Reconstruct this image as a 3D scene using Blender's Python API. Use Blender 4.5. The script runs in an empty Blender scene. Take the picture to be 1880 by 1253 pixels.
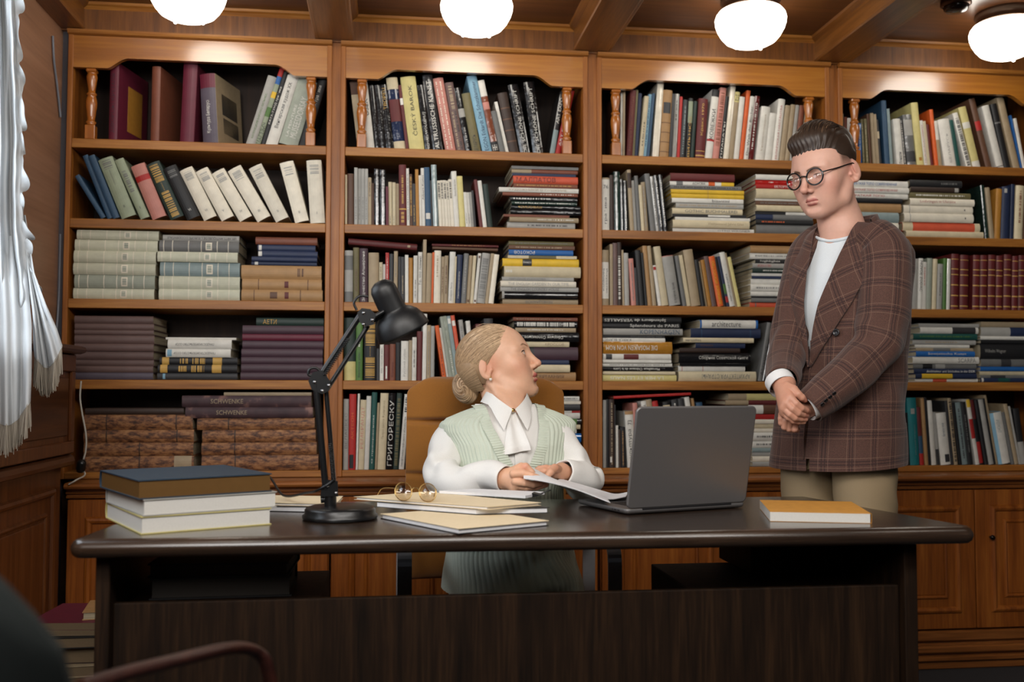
import bpy, math, random
import numpy as np
from mathutils import Vector, Matrix, Euler
R = random.Random(7)
SC = bpy.context.scene
COL = SC.collection
PI = math.pi
rad = math.radians

# ------------------------------------------------------------ camera, world, lights, exposure
CAM = np.array([0.0, 0.0, 1.07])
FPX = 35 / 36 * 1880
YAW, PITCH, ROLL = rad(7.0905), rad(2.6714), rad(0.1195)
_f = np.array([math.sin(YAW) * math.cos(PITCH), math.cos(YAW) * math.cos(PITCH), math.sin(PITCH)])
_r = np.array([math.cos(YAW), -math.sin(YAW), 0.0])
_u = np.cross(_r, _f)
C_R = math.cos(ROLL) * _r + math.sin(ROLL) * _u
C_U = -math.sin(ROLL) * _r + math.cos(ROLL) * _u
C_F = _f
cd = bpy.data.cameras.new('camera')
cd.lens = 35; cd.sensor_width = 36; cd.clip_start = 0.05
cd.dof.use_dof = True; cd.dof.focus_distance = 2.85; cd.dof.aperture_fstop = 2.8
cam = bpy.data.objects.new('camera', cd); COL.objects.link(cam)
m = Matrix.Identity(4)
for i in range(3):
    m[i][0] = C_R[i]; m[i][1] = C_U[i]; m[i][2] = -C_F[i]; m[i][3] = CAM[i]
cam.matrix_world = m
SC.camera = cam

w = bpy.data.worlds.new('world'); SC.world = w; w.use_nodes = True
w.node_tree.nodes['Background'].inputs[0].default_value = (0.80, 0.88, 1.0, 1)
w.node_tree.nodes['Background'].inputs[1].default_value = 0.03
SC.view_settings.view_transform = 'Standard'; SC.view_settings.look = 'None'
SC.view_settings.gamma = 1; SC.view_settings.use_curve_mapping = False
SC.view_settings.exposure = -0.15
SC.cycles.use_denoising = True
SC.cycles.max_bounces = 6
SC.cycles.sample_clamp_indirect = 4.0

def area(name, loc, target, sx, sy, power, col):
    l = bpy.data.lights.new(name, 'AREA'); l.shape = 'RECTANGLE'; l.size = sx; l.size_y = sy
    l.energy = power; l.color = col
    o = bpy.data.objects.new(name, l); COL.objects.link(o); o.location = loc
    o.rotation_euler = (Vector(target) - Vector(loc)).to_track_quat('-Z', 'Y').to_euler()
    return o
# daylight through the left window, then two added area lights without fixtures
area('window_light_left', (-1.40, 2.40, 1.75), (0.6, 2.9, 1.3), 1.1, 1.3, 26, (0.82, 0.91, 1.0))
area('added_left_fill', (-1.10, 0.3, 2.1), (0.9, 3.3, 1.25), 1.6, 1.1, 66, (1.0, 0.97, 0.94))  # added fill standing in for daylight; no window opening here
area('added_overhead_fill', (0.6, 0.75, 2.43), (0.85, 3.6, 1.15), 2.2, 0.7, 74, (1.0, 0.96, 0.91))  # added overhead fill aimed at the shelves; no such panel in the room

# ------------------------------------------------------------ pixel -> point helpers (1880 x 1253 frame)
def ray(px, py):
    d = C_F + C_R * ((px - 940) / FPX) - C_U * ((py - 626.5) / FPX)
    return d
def ptY(px, py, y):
    d = ray(px, py); return CAM + d * (y / d[1])
def ptZ(px, py, z):
    d = ray(px, py); return CAM + d * ((z - CAM[2]) / d[2])
def ptX(px, py, x):
    d = ray(px, py); return CAM + d * (x / d[0])
def ptD(px, py, dist):          # depth along the view axis
    return CAM + ray(px, py) * dist

# ------------------------------------------------------------ materials
MATS = {}
def lin(c):
    return tuple(((x / 255) / 12.92 if x / 255 <= 0.04045 else ((x / 255 + 0.055) / 1.055) ** 2.4) for x in c)
def nmat(name):
    m = bpy.data.materials.new(name); m.use_nodes = True
    nt = m.node_tree; b = nt.nodes['Principled BSDF']
    return m, nt, b
def N(nt, t, **kw):
    n = nt.nodes.new(t)
    for k, v in kw.items():
        if k.startswith('i_'):
            n.inputs[int(k[2:]) if k[2:].isdigit() else k[2:].replace('_', ' ')].default_value = v
        else:
            setattr(n, k, v)
    return n
def ramp(nt, stops):
    r = nt.nodes.new('ShaderNodeValToRGB'); e = r.color_ramp.elements
    e[0].position, e[0].color = stops[0][0], (*stops[0][1], 1)
    e[1].position, e[1].color = stops[-1][0], (*stops[-1][1], 1)
    for p, c in stops[1:-1]:
        x = e.new(p); x.color = (*c, 1)
    return r
def bump(nt, b, src, strength, dist=0.002):
    bp = N(nt, 'ShaderNodeBump'); bp.inputs['Strength'].default_value = strength; bp.inputs['Distance'].default_value = dist
    nt.links.new(src, bp.inputs['Height']); nt.links.new(bp.outputs[0], b.inputs['Normal'])
def plain(name, rgb, rough=0.5, metal=0.0, spec=0.5, var=0.0, nscale=60, bmp=0.0, coat=0.0):
    """one colour with a soft procedural mottle and a small change from one object to the next"""
    if name in MATS: return MATS[name]
    m, nt, b = nmat(name); c = lin(rgb)
    b.inputs['Roughness'].default_value = rough; b.inputs['Metallic'].default_value = metal
    b.inputs['Specular IOR Level'].default_value = spec; b.inputs['Coat Weight'].default_value = coat
    tc = N(nt, 'ShaderNodeTexCoord'); no = N(nt, 'ShaderNodeTexNoise'); no.inputs['Scale'].default_value = nscale
    no.inputs['Detail'].default_value = 4
    nt.links.new(tc.outputs['Object'], no.inputs['Vector'])
    v = max(var, 0.04)
    rp = ramp(nt, [(0.25, tuple(x * (1 - v) for x in c)), (0.75, tuple(min(1, x * (1 + v)) for x in c))])
    nt.links.new(no.outputs[0], rp.inputs[0])
    if var > 0:
        oi = N(nt, 'ShaderNodeObjectInfo'); hs = N(nt, 'ShaderNodeHueSaturation')
        mr = N(nt, 'ShaderNodeMapRange'); mr.inputs['To Min'].default_value = 1 - var; mr.inputs['To Max'].default_value = 1 + var
        nt.links.new(oi.outputs['Random'], mr.inputs['Value']); nt.links.new(mr.outputs[0], hs.inputs['Value'])
        nt.links.new(rp.outputs[0], hs.inputs['Color']); nt.links.new(hs.outputs[0], b.inputs['Base Color'])
    else:
        nt.links.new(rp.outputs[0], b.inputs['Base Color'])
    if bmp: bump(nt, b, no.outputs[0], bmp)
    MATS[name] = m
    return m
def thin_glass(name, k, rgb=(1, 1, 1)):
    m = bpy.data.materials.new(name); m.use_nodes = True; nt = m.node_tree; nt.nodes.remove(nt.nodes['Principled BSDF'])
    t = N(nt, 'ShaderNodeBsdfTransparent'); t.inputs[0].default_value = (*rgb, 1); g = N(nt, 'ShaderNodeBsdfGlossy'); g.inputs['Roughness'].default_value = 0.03
    mx = N(nt, 'ShaderNodeMixShader'); mx.inputs[0].default_value = k; nt.links.new(t.outputs[0], mx.inputs[1]); nt.links.new(g.outputs[0], mx.inputs[2])
    nt.links.new(mx.outputs[0], nt.nodes['Material Output'].inputs[0]); return m
def wood(name, dark, mid, light, axis='x', rough=0.35, scale=1.0, coat=0.3, coatr=0.25, ior=1.5):
    """varnished wood, grain running along the given axis"""
    if name in MATS: return MATS[name]
    m, nt, b = nmat(name)
    tc = N(nt, 'ShaderNodeTexCoord'); mp = N(nt, 'ShaderNodeMapping')
    s = {'x': (1.2, 22, 22), 'y': (22, 1.2, 22), 'z': (22, 22, 1.2)}[axis]
    mp.inputs['Scale'].default_value = tuple(k * scale for k in s)
    nt.links.new(tc.outputs['Object'], mp.inputs[0])
    n1 = N(nt, 'ShaderNodeTexNoise'); n1.inputs['Scale'].default_value = 1.6; n1.inputs['Detail'].default_value = 6; n1.inputs['Distortion'].default_value = 0.6
    n2 = N(nt, 'ShaderNodeTexNoise'); n2.inputs['Scale'].default_value = 7; n2.inputs['Detail'].default_value = 3
    nt.links.new(mp.outputs[0], n1.inputs['Vector']); nt.links.new(mp.outputs[0], n2.inputs['Vector'])
    mx = N(nt, 'ShaderNodeMix'); mx.inputs[0].default_value = 0.35
    nt.links.new(n1.outputs[0], mx.inputs[2]); nt.links.new(n2.outputs[0], mx.inputs[3])
    rp = ramp(nt, [(0.32, lin(dark)), (0.5, lin(mid)), (0.68, lin(light))])
    nt.links.new(mx.outputs[0], rp.inputs[0]); nt.links.new(rp.outputs[0], b.inputs['Base Color'])
    b.inputs['Roughness'].default_value = rough; b.inputs['Coat Weight'].default_value = coat; b.inputs['Coat Roughness'].default_value = coatr; b.inputs['Coat IOR'].default_value = ior
    bump(nt, b, mx.outputs[0], 0.12, 0.001)
    MATS[name] = m
    return m

W_SHELF = wood('honey wood', (126, 76, 26), (156, 98, 36), (180, 124, 54), 'x', rough=0.5, coat=0.08)
W_STILE = wood('honey wood upright', (118, 66, 20), (150, 88, 30), (174, 110, 44), 'z', rough=0.5, coat=0.08)
W_VAL = wood('golden birch wood', (150, 90, 26), (172, 108, 34), (190, 128, 48), 'x', rough=0.36, scale=0.6, coat=1.0, coatr=0.2, ior=1.8)
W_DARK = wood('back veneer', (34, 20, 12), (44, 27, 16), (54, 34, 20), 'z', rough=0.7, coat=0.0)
W_CAB = wood('cabinet wood', (108, 54, 18), (140, 76, 26), (166, 98, 38), 'z', rough=0.33)
W_CABX = wood('cabinet wood flat', (106, 60, 26), (136, 80, 36), (160, 100, 50), 'x', rough=0.33)
W_CEIL = wood('ceiling wood', (66, 38, 19), (84, 49, 25), (102, 62, 33), 'x', rough=0.34)
W_BEAM = wood('beam wood', (92, 54, 20), (114, 69, 27), (136, 86, 37), 'y', rough=0.35)
W_FRIEZE = wood('frieze wood', (90, 52, 20), (114, 68, 27), (134, 84, 37), 'z', rough=0.4, scale=1.4)
W_WALL = wood('brown wall panel', (128, 92, 68), (148, 108, 82), (162, 120, 94), 'y', rough=0.5, scale=0.5, coat=0.1)
W_DESK = wood('dark desk wood', (19, 12, 7), (34, 22, 13), (52, 35, 21), 'z', rough=0.6, scale=1.1, coat=0.0)
W_DESK.node_tree.nodes['Principled BSDF'].inputs['Specular IOR Level'].default_value = 0.15
W_DESKT = wood('dark desk top', (34, 24, 18), (50, 37, 28), (68, 52, 40), 'x', rough=0.22, scale=1.0, coat=0.5)

# ------------------------------------------------------------ mesh builder
class MB:
    def __init__(s): s.v = []; s.f = []; s.m = []; s.sm = []
    def add(s, vs, fs, mi=0, smooth=False):
        o = len(s.v); s.v += [tuple(map(float, p)) for p in vs]
        for f in fs: s.f.append([i + o for i in f]); s.m.append(mi); s.sm.append(smooth)
        return s
    def box(s, a, b, mi=0, bev=0.0):
        x0, y0, z0 = a; x1, y1, z1 = b
        x0, x1 = min(x0, x1), max(x0, x1); y0, y1 = min(y0, y1), max(y0, y1); z0, z1 = min(z0, z1), max(z0, z1)
        if bev <= 0:
            v = [(x0, y0, z0), (x1, y0, z0), (x1, y1, z0), (x0, y1, z0), (x0, y0, z1), (x1, y0, z1), (x1, y1, z1), (x0, y1, z1)]
            return s.add(v, [(0, 3, 2, 1), (4, 5, 6, 7), (0, 1, 5, 4), (1, 2, 6, 5), (2, 3, 7, 6), (3, 0, 4, 7)], mi)
        c = min(bev, (x1 - x0) / 2.01, (y1 - y0) / 2.01, (z1 - z0) / 2.01)
        v = []; X = ((x0, c), (x1, -c)); Y = ((y0, c), (y1, -c)); Z = ((z0, c), (z1, -c)); idx = {}
        for i, (x, dx) in enumerate(X):
            for j, (y, dy) in enumerate(Y):
                for k, (z, dz) in enumerate(Z):
                    idx[i, j, k] = len(v); v += [(x, y + dy, z + dz), (x + dx, y, z + dz), (x + dx, y + dy, z)]
        g = lambda i, j, k, a: idx[i, j, k] + a
        f = []
        f.append([g(0, 0, 0, 0), g(0, 0, 1, 0), g(0, 1, 1, 0), g(0, 1, 0, 0)]); f.append([g(1, 0, 0, 0), g(1, 1, 0, 0), g(1, 1, 1, 0), g(1, 0, 1, 0)])
        f.append([g(0, 0, 0, 1), g(1, 0, 0, 1), g(1, 0, 1, 1), g(0, 0, 1, 1)]); f.append([g(0, 1, 0, 1), g(0, 1, 1, 1), g(1, 1, 1, 1), g(1, 1, 0, 1)])
        f.append([g(0, 0, 0, 2), g(0, 1, 0, 2), g(1, 1, 0, 2), g(1, 0, 0, 2)]); f.append([g(0, 0, 1, 2), g(1, 0, 1, 2), g(1, 1, 1, 2), g(0, 1, 1, 2)])
        for j in (0, 1):
            for k in (0, 1):
                q = [g(0, j, k, 1), g(1, j, k, 1), g(1, j, k, 2), g(0, j, k, 2)]; f.append(q if j == k else q[::-1])
        for i in (0, 1):
            for k in (0, 1):
                q = [g(i, 0, k, 0), g(i, 1, k, 0), g(i, 1, k, 2), g(i, 0, k, 2)]; f.append(q[::-1] if i == k else q)
        for i in (0, 1):
            for j in (0, 1):
                q = [g(i, j, 0, 0), g(i, j, 1, 0), g(i, j, 1, 1), g(i, j, 0, 1)]; f.append(q if i == j else q[::-1])
        for i in (0, 1):
            for j in (0, 1):
                for k in (0, 1):
                    q = [g(i, j, k, 0), g(i, j, k, 1), g(i, j, k, 2)]; f.append(q if (i + j + k) % 2 == 0 else q[::-1])
        return s.add(v, f, mi)
    def grid(s, P, mi=0, smooth=True, closeu=False, closev=False):
        """P: array [nu][nv][3]"""
        nu, nv = len(P), len(P[0]); vs = [p for row in P for p in row]; fs = []
        for i in range(nu if closeu else nu - 1):
            for j in range(nv if closev else nv - 1):
                a, b = i, (i + 1) % nu; c, d = j, (j + 1) % nv
                fs.append((a * nv + c, b * nv + c, b * nv + d, a * nv + d))
        return s.add(vs, fs, mi, smooth)
    def tube(s, pts, r, n=10, mi=0, caps=True, smooth=True, up=None, flat=1.0):
        pts = [np.array(p, float) for p in pts]; rs = r if hasattr(r, '__len__') else [r] * len(pts)
        rows = []; prev = None
        for i, p in enumerate(pts):
            t = pts[min(i + 1, len(pts) - 1)] - pts[max(i - 1, 0)]; t = t / (np.linalg.norm(t) + 1e-12)
            if prev is None:
                a = np.array(up if up is not None else ((0, 0, 1) if abs(t[2]) < 0.9 else (1, 0, 0)), float)
            else: a = prev
            a = a - t * a.dot(t); a /= np.linalg.norm(a) + 1e-12; b = np.cross(t, a); prev = a
            rows.append([p + (a * math.cos(2 * PI * k / n) + b * math.sin(2 * PI * k / n) * flat) * rs[i] for k in range(n)])
        s.grid(rows, mi, smooth, closev=True)
        if caps:
            s.add(rows[0], [list(range(n))], mi); s.add(rows[-1], [list(range(n))[::-1]], mi)
        return s
    def lathe(s, prof, c=(0, 0, 0), n=32, mi=0, smooth=True, ax=None):
        """prof: (radius, height) pairs turned about the vertical through c (or about ax)"""
        q = Vector((0, 0, 1)).rotation_difference(Vector(ax)) if ax is not None else None
        rows = []
        for r, z in prof:
            row = []
            for k in range(n):
                v = Vector((r * math.cos(2 * PI * k / n), r * math.sin(2 * PI * k / n), z))
                if q: v = q @ v
                row.append((v.x + c[0], v.y + c[1], v.z + c[2]))
            rows.append(row)
        return s.grid(rows, mi, smooth, closev=True)
    def prism(s, poly, d0, d1, ax='y', mi=0):
        """polygon in the two other axes, extruded along ax"""
        def mk(p, d):
            return {'y': (p[0], d, p[1]), 'x': (d, p[0], p[1]), 'z': (p[0], p[1], d)}[ax]
        n = len(poly)
        s.add([mk(p, d0) for p in poly] + [mk(p, d1) for p in poly],
              [list(range(n))[::-1], [i + n for i in range(n)]] + [(i, (i + 1) % n, (i + 1) % n + n, i + n) for i in range(n)], mi)
        return s
    def build(s, name, mats, parent=None, world=True, fix=True, **props):
        me = bpy.data.meshes.new(name)
        v = s.v
        o = bpy.data.objects.new(name, me); COL.objects.link(o)
        if parent is not None:
            o.parent = parent
            if world:
                M = parent_matrix(parent).inverted(); v = [tuple(M @ Vector(p)) for p in v]
        me.from_pydata(v, [], s.f)
        for mt in (mats if isinstance(mats, (list, tuple)) else [mats]): me.materials.append(mt)
        me.polygons.foreach_set('material_index', s.m); me.polygons.foreach_set('use_smooth', s.sm)
        if fix: fix_normals(me)
        me.update()
        for k, q in props.items(): o[k] = q
        return o
import bmesh
def fix_normals(me):
    bm = bmesh.new(); bm.from_mesh(me); bmesh.ops.recalc_face_normals(bm, faces=bm.faces); bm.to_mesh(me); bm.free()
def parent_matrix(o):
    M = Matrix.LocRotScale(o.location, o.rotation_euler, None)
    return parent_matrix(o.parent) @ M if o.parent else M
def thing(name, label, cat, loc=(0, 0, 0), rot=(0, 0, 0), group=None):
    o = bpy.data.objects.new(name, None); COL.objects.link(o); o.empty_display_size = 0.05
    o.location = loc; o.rotation_euler = rot; o['label'] = label; o['category'] = cat
    if group: o['group'] = group
    return o
def tag(o, label, cat, group=None):
    o['label'] = label; o['category'] = cat
    if group: o['group'] = group
    return o
def struct(name, mb, mats):
    o = mb.build(name, mats); o['kind'] = 'structure'; return o
def smoothstep(a, b, x):
    t = min(1, max(0, (x - a) / (b - a))); return t * t * (3 - 2 * t)
def crom(pts, n):
    """Catmull-Rom through pts, n samples per span"""
    P = [np.array(p, float) for p in pts]; P = [2 * P[0] - P[1]] + P + [2 * P[-1] - P[-2]]; out = []
    for i in range(1, len(P) - 2):
        for k in range(n):
            t = k / n
            out.append(0.5 * (2 * P[i] + (P[i + 1] - P[i - 1]) * t + (2 * P[i - 1] - 5 * P[i] + 4 * P[i + 1] - P[i + 2]) * t * t + (3 * P[i] - P[i - 1] - 3 * P[i + 1] + P[i + 2]) * t ** 3))
    out.append(P[-2]); return out
def ring(mb, c, r, u, v, wr, n=36, sq=1.0):
    pts = [c + u * r * math.cos(2 * PI * k / n) + v * r * sq * math.sin(2 * PI * k / n) for k in range(n + 1)]; mb.tube(pts, wr, 6, caps=False)
def text_mesh(s):
    c = bpy.data.curves.new('lettering', 'FONT'); c.body = s; c.resolution_u = 2
    o = bpy.data.objects.new('lettering', c); me = bpy.data.meshes.new_from_object(o)
    vs = np.array([v.co[:] for v in me.vertices]); fs = [list(p.vertices) for p in me.polygons]
    bpy.data.objects.remove(o); bpy.data.curves.remove(c); bpy.data.meshes.remove(me)
    return vs, fs
# ------------------------------------------------------------ the room: wall, floor, ceiling, beams, lamps
YF = 3.72                      # front plane of the bookcases
YB = 4.02                      # back of the shelves
ZS = [1.967, 1.676, 1.386, 1.095, 0.765]     # shelf tops, top to bottom
TB = 0.034
BAYS = [(-1.140, -0.234), (-0.1655, 0.737), (0.8095, 1.715), (1.787, 2.692)]
ST = 0.018
XL = -1.182                    # left wall
ZC = 2.462                     # ceiling panels
ZBM = 2.364                    # underside of the beams
M_CARPET = plain('dark carpet', (40, 38, 40), 0.95, var=0.0, nscale=400, bmp=0.6)
struct('floor', MB().box((XL - 0.3, -3.4, -0.06), (4.6, 4.3, 0)), M_CARPET)
struct('wall_back', MB().box((XL - 0.3, 4.06, 0), (4.6, 4.2, 2.7)), W_WALL)
# left wall with its window opening (the window stands between y 1.75 and 3.05, sill at 0.95)
lw = MB()
lw.box((XL - 0.2, 3.02, 0), (XL, 4.06, 2.7)); lw.box((XL - 0.2, -0.2, 0), (XL, 1.75, 2.7))
lw.box((XL - 0.2, 1.75, 0), (XL, 3.02, 0.95)); lw.box((XL - 0.2, 1.75, 2.30), (XL, 3.02, 2.7))
struct('wall_left', lw, W_WALL)
wf = MB(); M_WIN = plain('white window paint', (225, 226, 224), 0.45)
for y0, y1 in ((1.75, 1.81), (2.96, 3.02), (2.36, 2.41)): wf.box((XL - 0.16, y0, 0.95), (XL - 0.09, y1, 2.30))
for z0, z1 in ((0.95, 1.01), (2.24, 2.30)): wf.box((XL - 0.16, 1.75, z0), (XL - 0.09, 3.02, z1))
struct('window_1', wf, M_WIN)
mg = thin_glass('window glass', 0.06)
struct('window_glass', MB().box((XL - 0.128, 1.81, 1.01), (XL - 0.124, 2.96, 2.24)), mg)
# ceiling panels between beams
struct('ceiling', MB().box((XL - 0.3, -3.4, ZC), (4.6, 4.06, ZC + 0.06)), W_CEIL)
fr = MB(); fr.box((XL, YF + 0.0, 2.360), (4.6, 4.06, ZC))
struct('trim_frieze', fr, W_FRIEZE)
# moulding where frieze meets ceiling
mo = MB(); mo.prism([(YF - 0.022, ZC), (YF - 0.018, ZC - 0.008), (YF - 0.008, ZC - 0.012), (YF, ZC - 0.022), (YF + 0.01, ZC - 0.022), (YF + 0.01, ZC)], XL, 4.6, 'x')
struct('trim_cornice', mo, W_SHELF)
BEAMX = [(-1.225, -1.105), (-0.275, -0.142), (0.700, 0.835), (1.672, 1.808), (2.66, 2.79), (3.6, 3.73)]
for i, (a, bb) in enumerate(BEAMX):
    bm = MB(); bm.box((a, -3.4, ZBM), (bb, YF + 0.01, ZC + 0.001), bev=0.006)
    bm.box((a - 0.006, -3.4, ZBM - 0.001), (a + 0.012, YF - 0.002, ZBM + 0.012), bev=0.004); bm.box((bb - 0.012, -3.4, ZBM - 0.001), (bb + 0.006, YF - 0.002, ZBM + 0.012), bev=0.004)
    struct('trim_beam.%03d' % i if i else 'trim_beam', bm, W_BEAM)
    if i < len(BEAMX) - 1:
        x0, x1 = bb, BEAMX[i + 1][0]
        sm = MB()
        for s_, x in ((1, x0), (-1, x1)):
            sm.prism([(x, ZC), (x + s_ * 0.022, ZC), (x + s_ * 0.018, ZC - 0.008), (x, ZC - 0.018)], -3.4, YF, 'y')
        struct('trim_bead.%03d' % i if i else 'trim_bead', sm, W_BEAM)
# cross beams toward the camera side
for i, y in enumerate((2.10, 0.4, -1.3)):
    struct('trim_cross_beam.%03d' % i if i else 'trim_cross_beam', MB().box((XL, y, ZBM + 0.004), (4.6, y + 0.13, ZC + 0.001), bev=0.006), W_CEIL)

# ceiling lamps
mgl, nt, b = nmat('lit opal glass')
b.inputs['Base Color'].default_value = (0.9, 0.88, 0.84, 1); b.inputs['Roughness'].default_value = 0.2
b.inputs['Emission Color'].default_value = (1.0, 0.93, 0.82, 1); b.inputs['Emission Strength'].default_value = 9.0
M_RING = plain('brushed bronze', (120, 96, 78), 0.35, metal=0.8)
LAMPG = 'globe ceiling lamps'
def lamp(x, y, label):
    t = thing('ceiling_lamp', label, 'ceiling lamp', (x, y, ZC), group=None)
    r_ = MB(); r_.lathe([(0, 0), (0.104, 0), (0.106, -0.010), (0.100, -0.014), (0.098, -0.034), (0.106, -0.036), (0.106, -0.042), (0, -0.042)], (x, y, ZC), 40)
    r_.build('ceiling_ring', M_RING, t)
    g = MB(); R0 = 0.126
    g.lathe([(0.096, -0.040), (0.113, -0.046), (0.122, -0.058), (R0, -0.072), (0.1245, -0.088), (0.118, -0.108), (0.106, -0.130), (0.090, -0.149), (0.070, -0.160), (0.052, -0.166), (0.040, -0.168), (0.038, -0.171), (0.020, -0.173), (0, -0.1735)], (x, y, ZC), 48)
    for k in range(3):
        a = 2 * PI * k / 3 + 0.5; g.lathe([(0, 0.006), (0.006, 0.004), (0.006, 0.000), (0, -0.003)], (x + 0.052 * math.cos(a), y + 0.052 * math.sin(a), ZC - 0.171), 10)
    g.build('glass_shade', mgl, t)
    return t
LY = 3.38
lx = [ptY(px, 40, LY)[0] for px in (344, 875, 1378, 1846)]
for x, l in zip(lx, ('lit white glass ceiling lamp above the purple books of the leftmost bookcase', 'lit white glass ceiling lamp above the dust-jacketed books of the second bookcase',
                     'lit white glass ceiling lamp above the man in the checked jacket', 'lit white glass ceiling lamp beside the smoke detector, cut by the right edge')):
    lamp(x, LY, l)
for y in (1.3, -0.5):
    for x in lx: lamp(x, y, 'lit white glass ceiling lamp on the ceiling behind the camera')['group'] = LAMPG
p = ptZ(1755, 3, ZC)
sd = thing('smoke_detector', 'small dark round smoke detector on the ceiling beside the right lamp', 'smoke detector', (p[0], p[1], ZC))
MB().lathe([(0, 0), (0.052, 0), (0.053, -0.012), (0.045, -0.018)], (p[0], p[1], ZC), 28).build('detector_base', plain('brown metal', (92, 62, 44), 0.35, metal=0.6), sd)
MB().lathe([(0.042, -0.016), (0.042, -0.028), (0.034, -0.036), (0.015, -0.040), (0, -0.0405)], (p[0], p[1], ZC), 28).build('detector_dome', plain('dark brown plastic', (40, 22, 16), 0.2), sd)
# ------------------------------------------------------------ bookcases
ORDN = ['leftmost', 'second', 'third', 'right']
ZTOP = 2.358
def baluster(x, z0, z1, y, par):
    b = MB(); h = z1 - z0; s = 0.0175
    b.box((x - s, y - s, z0), (x + s, y + s, z0 + 0.2 * h), bev=0.002)
    pr = [(0.0165, 0.2), (0.0125, 0.215), (0.0165, 0.235), (0.0165, 0.25), (0.0115, 0.27), (0.0135, 0.34), (0.0175, 0.46), (0.0185, 0.52), (0.0165, 0.58), (0.0125, 0.62), (0.0165, 0.635), (0.0165, 0.65), (0.0125, 0.665),
          (0.0115, 0.70), (0.0150, 0.80), (0.0178, 0.88), (0.0165, 0.92), (0.0135, 0.935), (0.017, 0.95)]
    b.lathe([(r * 1.08, z0 + t * h) for r, t in pr], (x, y, 0), 20)
    b.box((x - s, y - s, z0 + 0.95 * h), (x + s, y + s, z1), bev=0.003)
    b.build('baluster', W_BAL, par)
W_BAL = wood('turned honey wood', (140, 76, 24), (168, 98, 36), (186, 116, 50), 'z', rough=0.22, coat=0.6)
ZV0, ZVA = 2.227, 2.266        # underside of the valance at its ends / in the arch
for i, (a, b_) in enumerate(BAYS):
    t = thing('bookcase', ['honey wood bookcase at the left wall, behind the desk lamp', 'honey wood bookcase directly behind the seated woman', 'honey wood bookcase behind the laptop', 'honey wood bookcase behind the standing man, cut by the right edge'][i], 'bookcase', ((a + b_) / 2, YF, 0.73))
    for s_, x in ((-1, a), (1, b_)):
        m_ = MB(); m_.box((x, YF, 0.7405), (x + s_ * ST, YB, ZTOP), bev=0.002); m_.build('side_panel', W_STILE, t)
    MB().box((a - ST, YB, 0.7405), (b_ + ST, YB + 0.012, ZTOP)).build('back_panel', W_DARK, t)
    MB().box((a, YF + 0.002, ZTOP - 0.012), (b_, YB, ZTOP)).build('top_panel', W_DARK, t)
    for z in ZS:
        MB().box((a, YF + 0.003, max(z - TB, 0.7405)), (b_, YB, z - 0.0006), bev=0.002).build('shelf', W_SHELF, t)
    # shaped valance board
    w_ = b_ - a; c1, c2 = a + 0.118, b_ - 0.118
    poly = [(a, ZTOP - 0.012), (a, ZV0), (c1, ZV0)]
    for k in range(1, 13):
        u = k / 12; poly.append((c1 + 0.075 * u, ZV0 + (ZVA - ZV0) * smoothstep(0, 1, u ** 0.8)))
    for k in range(0, 13):
        u = 1 - k / 12; poly.append((c2 - 0.075 * u, ZV0 + (ZVA - ZV0) * smoothstep(0, 1, u ** 0.8)))
    poly += [(b_, ZV0), (b_, ZTOP - 0.012)]
    MB().prism(poly, YF + 0.004, YF + 0.026, 'y').build('valance', W_VAL, t)
    MB().prism([(YF + 0.003, ZTOP - 0.014), (YF - 0.012, ZTOP - 0.010), (YF - 0.016, ZTOP - 0.003), (YF - 0.016, ZTOP + 0.004), (YF + 0.03, ZTOP + 0.004), (YF + 0.03, ZTOP - 0.014)], a - ST, b_ + ST, 'x').build('top_moulding', W_SHELF, t)
    baluster(a + 0.060, ZS[0], ZV0, YF + 0.026, t); baluster(b_ - 0.060, ZS[0], ZV0, YF + 0.026, t)
# filler strips between the cases
xs = [(BAYS[k][1] + ST, BAYS[k + 1][0] - ST) for k in range(3)] + [(BAYS[3][1] + ST, 4.6)]
for k, (a, b_) in enumerate(xs):
    struct('trim_filler.%03d' % k if k else 'trim_filler', MB().box((a, YF + 0.012, 0.735), (b_, YF + 0.035, 2.362)), W_STILE)
struct('trim_edge', MB().box((XL, YF + 0.02, 0.0), (BAYS[0][0] - ST, YF + 0.05, 2.362)), plain('grey edge strip', (74, 72, 78), 0.6))

# base cabinets
YC = 3.60
KN = plain('dark bronze knob', (34, 26, 22), 0.35, metal=0.7)
def raised_door(x0, x1, z0, z1, y, par, knob):
    d = MB(); d.box((x0, y, z0), (x1, y + 0.02, z1), bev=0.002); o = d.build('door', W_CAB, par)
    w = 0.058
    f = MB(); outer = [(x0 + w, z0 + w), (x1 - w, z1 - w)]
    def frame(ax0, az0, ax1, az1, wid, yy0, yy1):
        prof = [(0, 0), (0.2, 0.7), (0.5, 1), (0.8, 0.7), (1, 0)]
        corners = [((ax0, az0), (1, 1)), ((ax1, az0), (-1, 1)), ((ax1, az1), (-1, -1)), ((ax0, az1), (1, -1))]
        rows = [[(cx + sx * wid * u, yy0 - (yy0 - yy1) * v, cz + sz * wid * u) for u, v in prof] for (cx, cz), (sx, sz) in corners]
        f.grid(rows, 0, False, closeu=True)
    frame(x0 + w, z0 + w, x1 - w, z1 - w, 0.026, y, y - 0.012)
    frame(x0 + w + 0.055, z0 + w + 0.055, x1 - w - 0.055, z1 - w - 0.055, 0.016, y, y - 0.008)
    f.box((x0 + w + 0.07, y - 0.004, z0 + w + 0.07), (x1 - w - 0.07, y + 0.004, z1 - w - 0.07), bev=0.003)
    f.build('door_panel', W_CAB, o)
    k = MB(); k.lathe([(0.0, 0.026), (0.008, 0.024), (0.010, 0.018), (0.006, 0.010), (0.004, 0.0)], (knob, y, 0.50), 14, ax=(0, -1, 0)); k.build('knob', KN, o)
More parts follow.
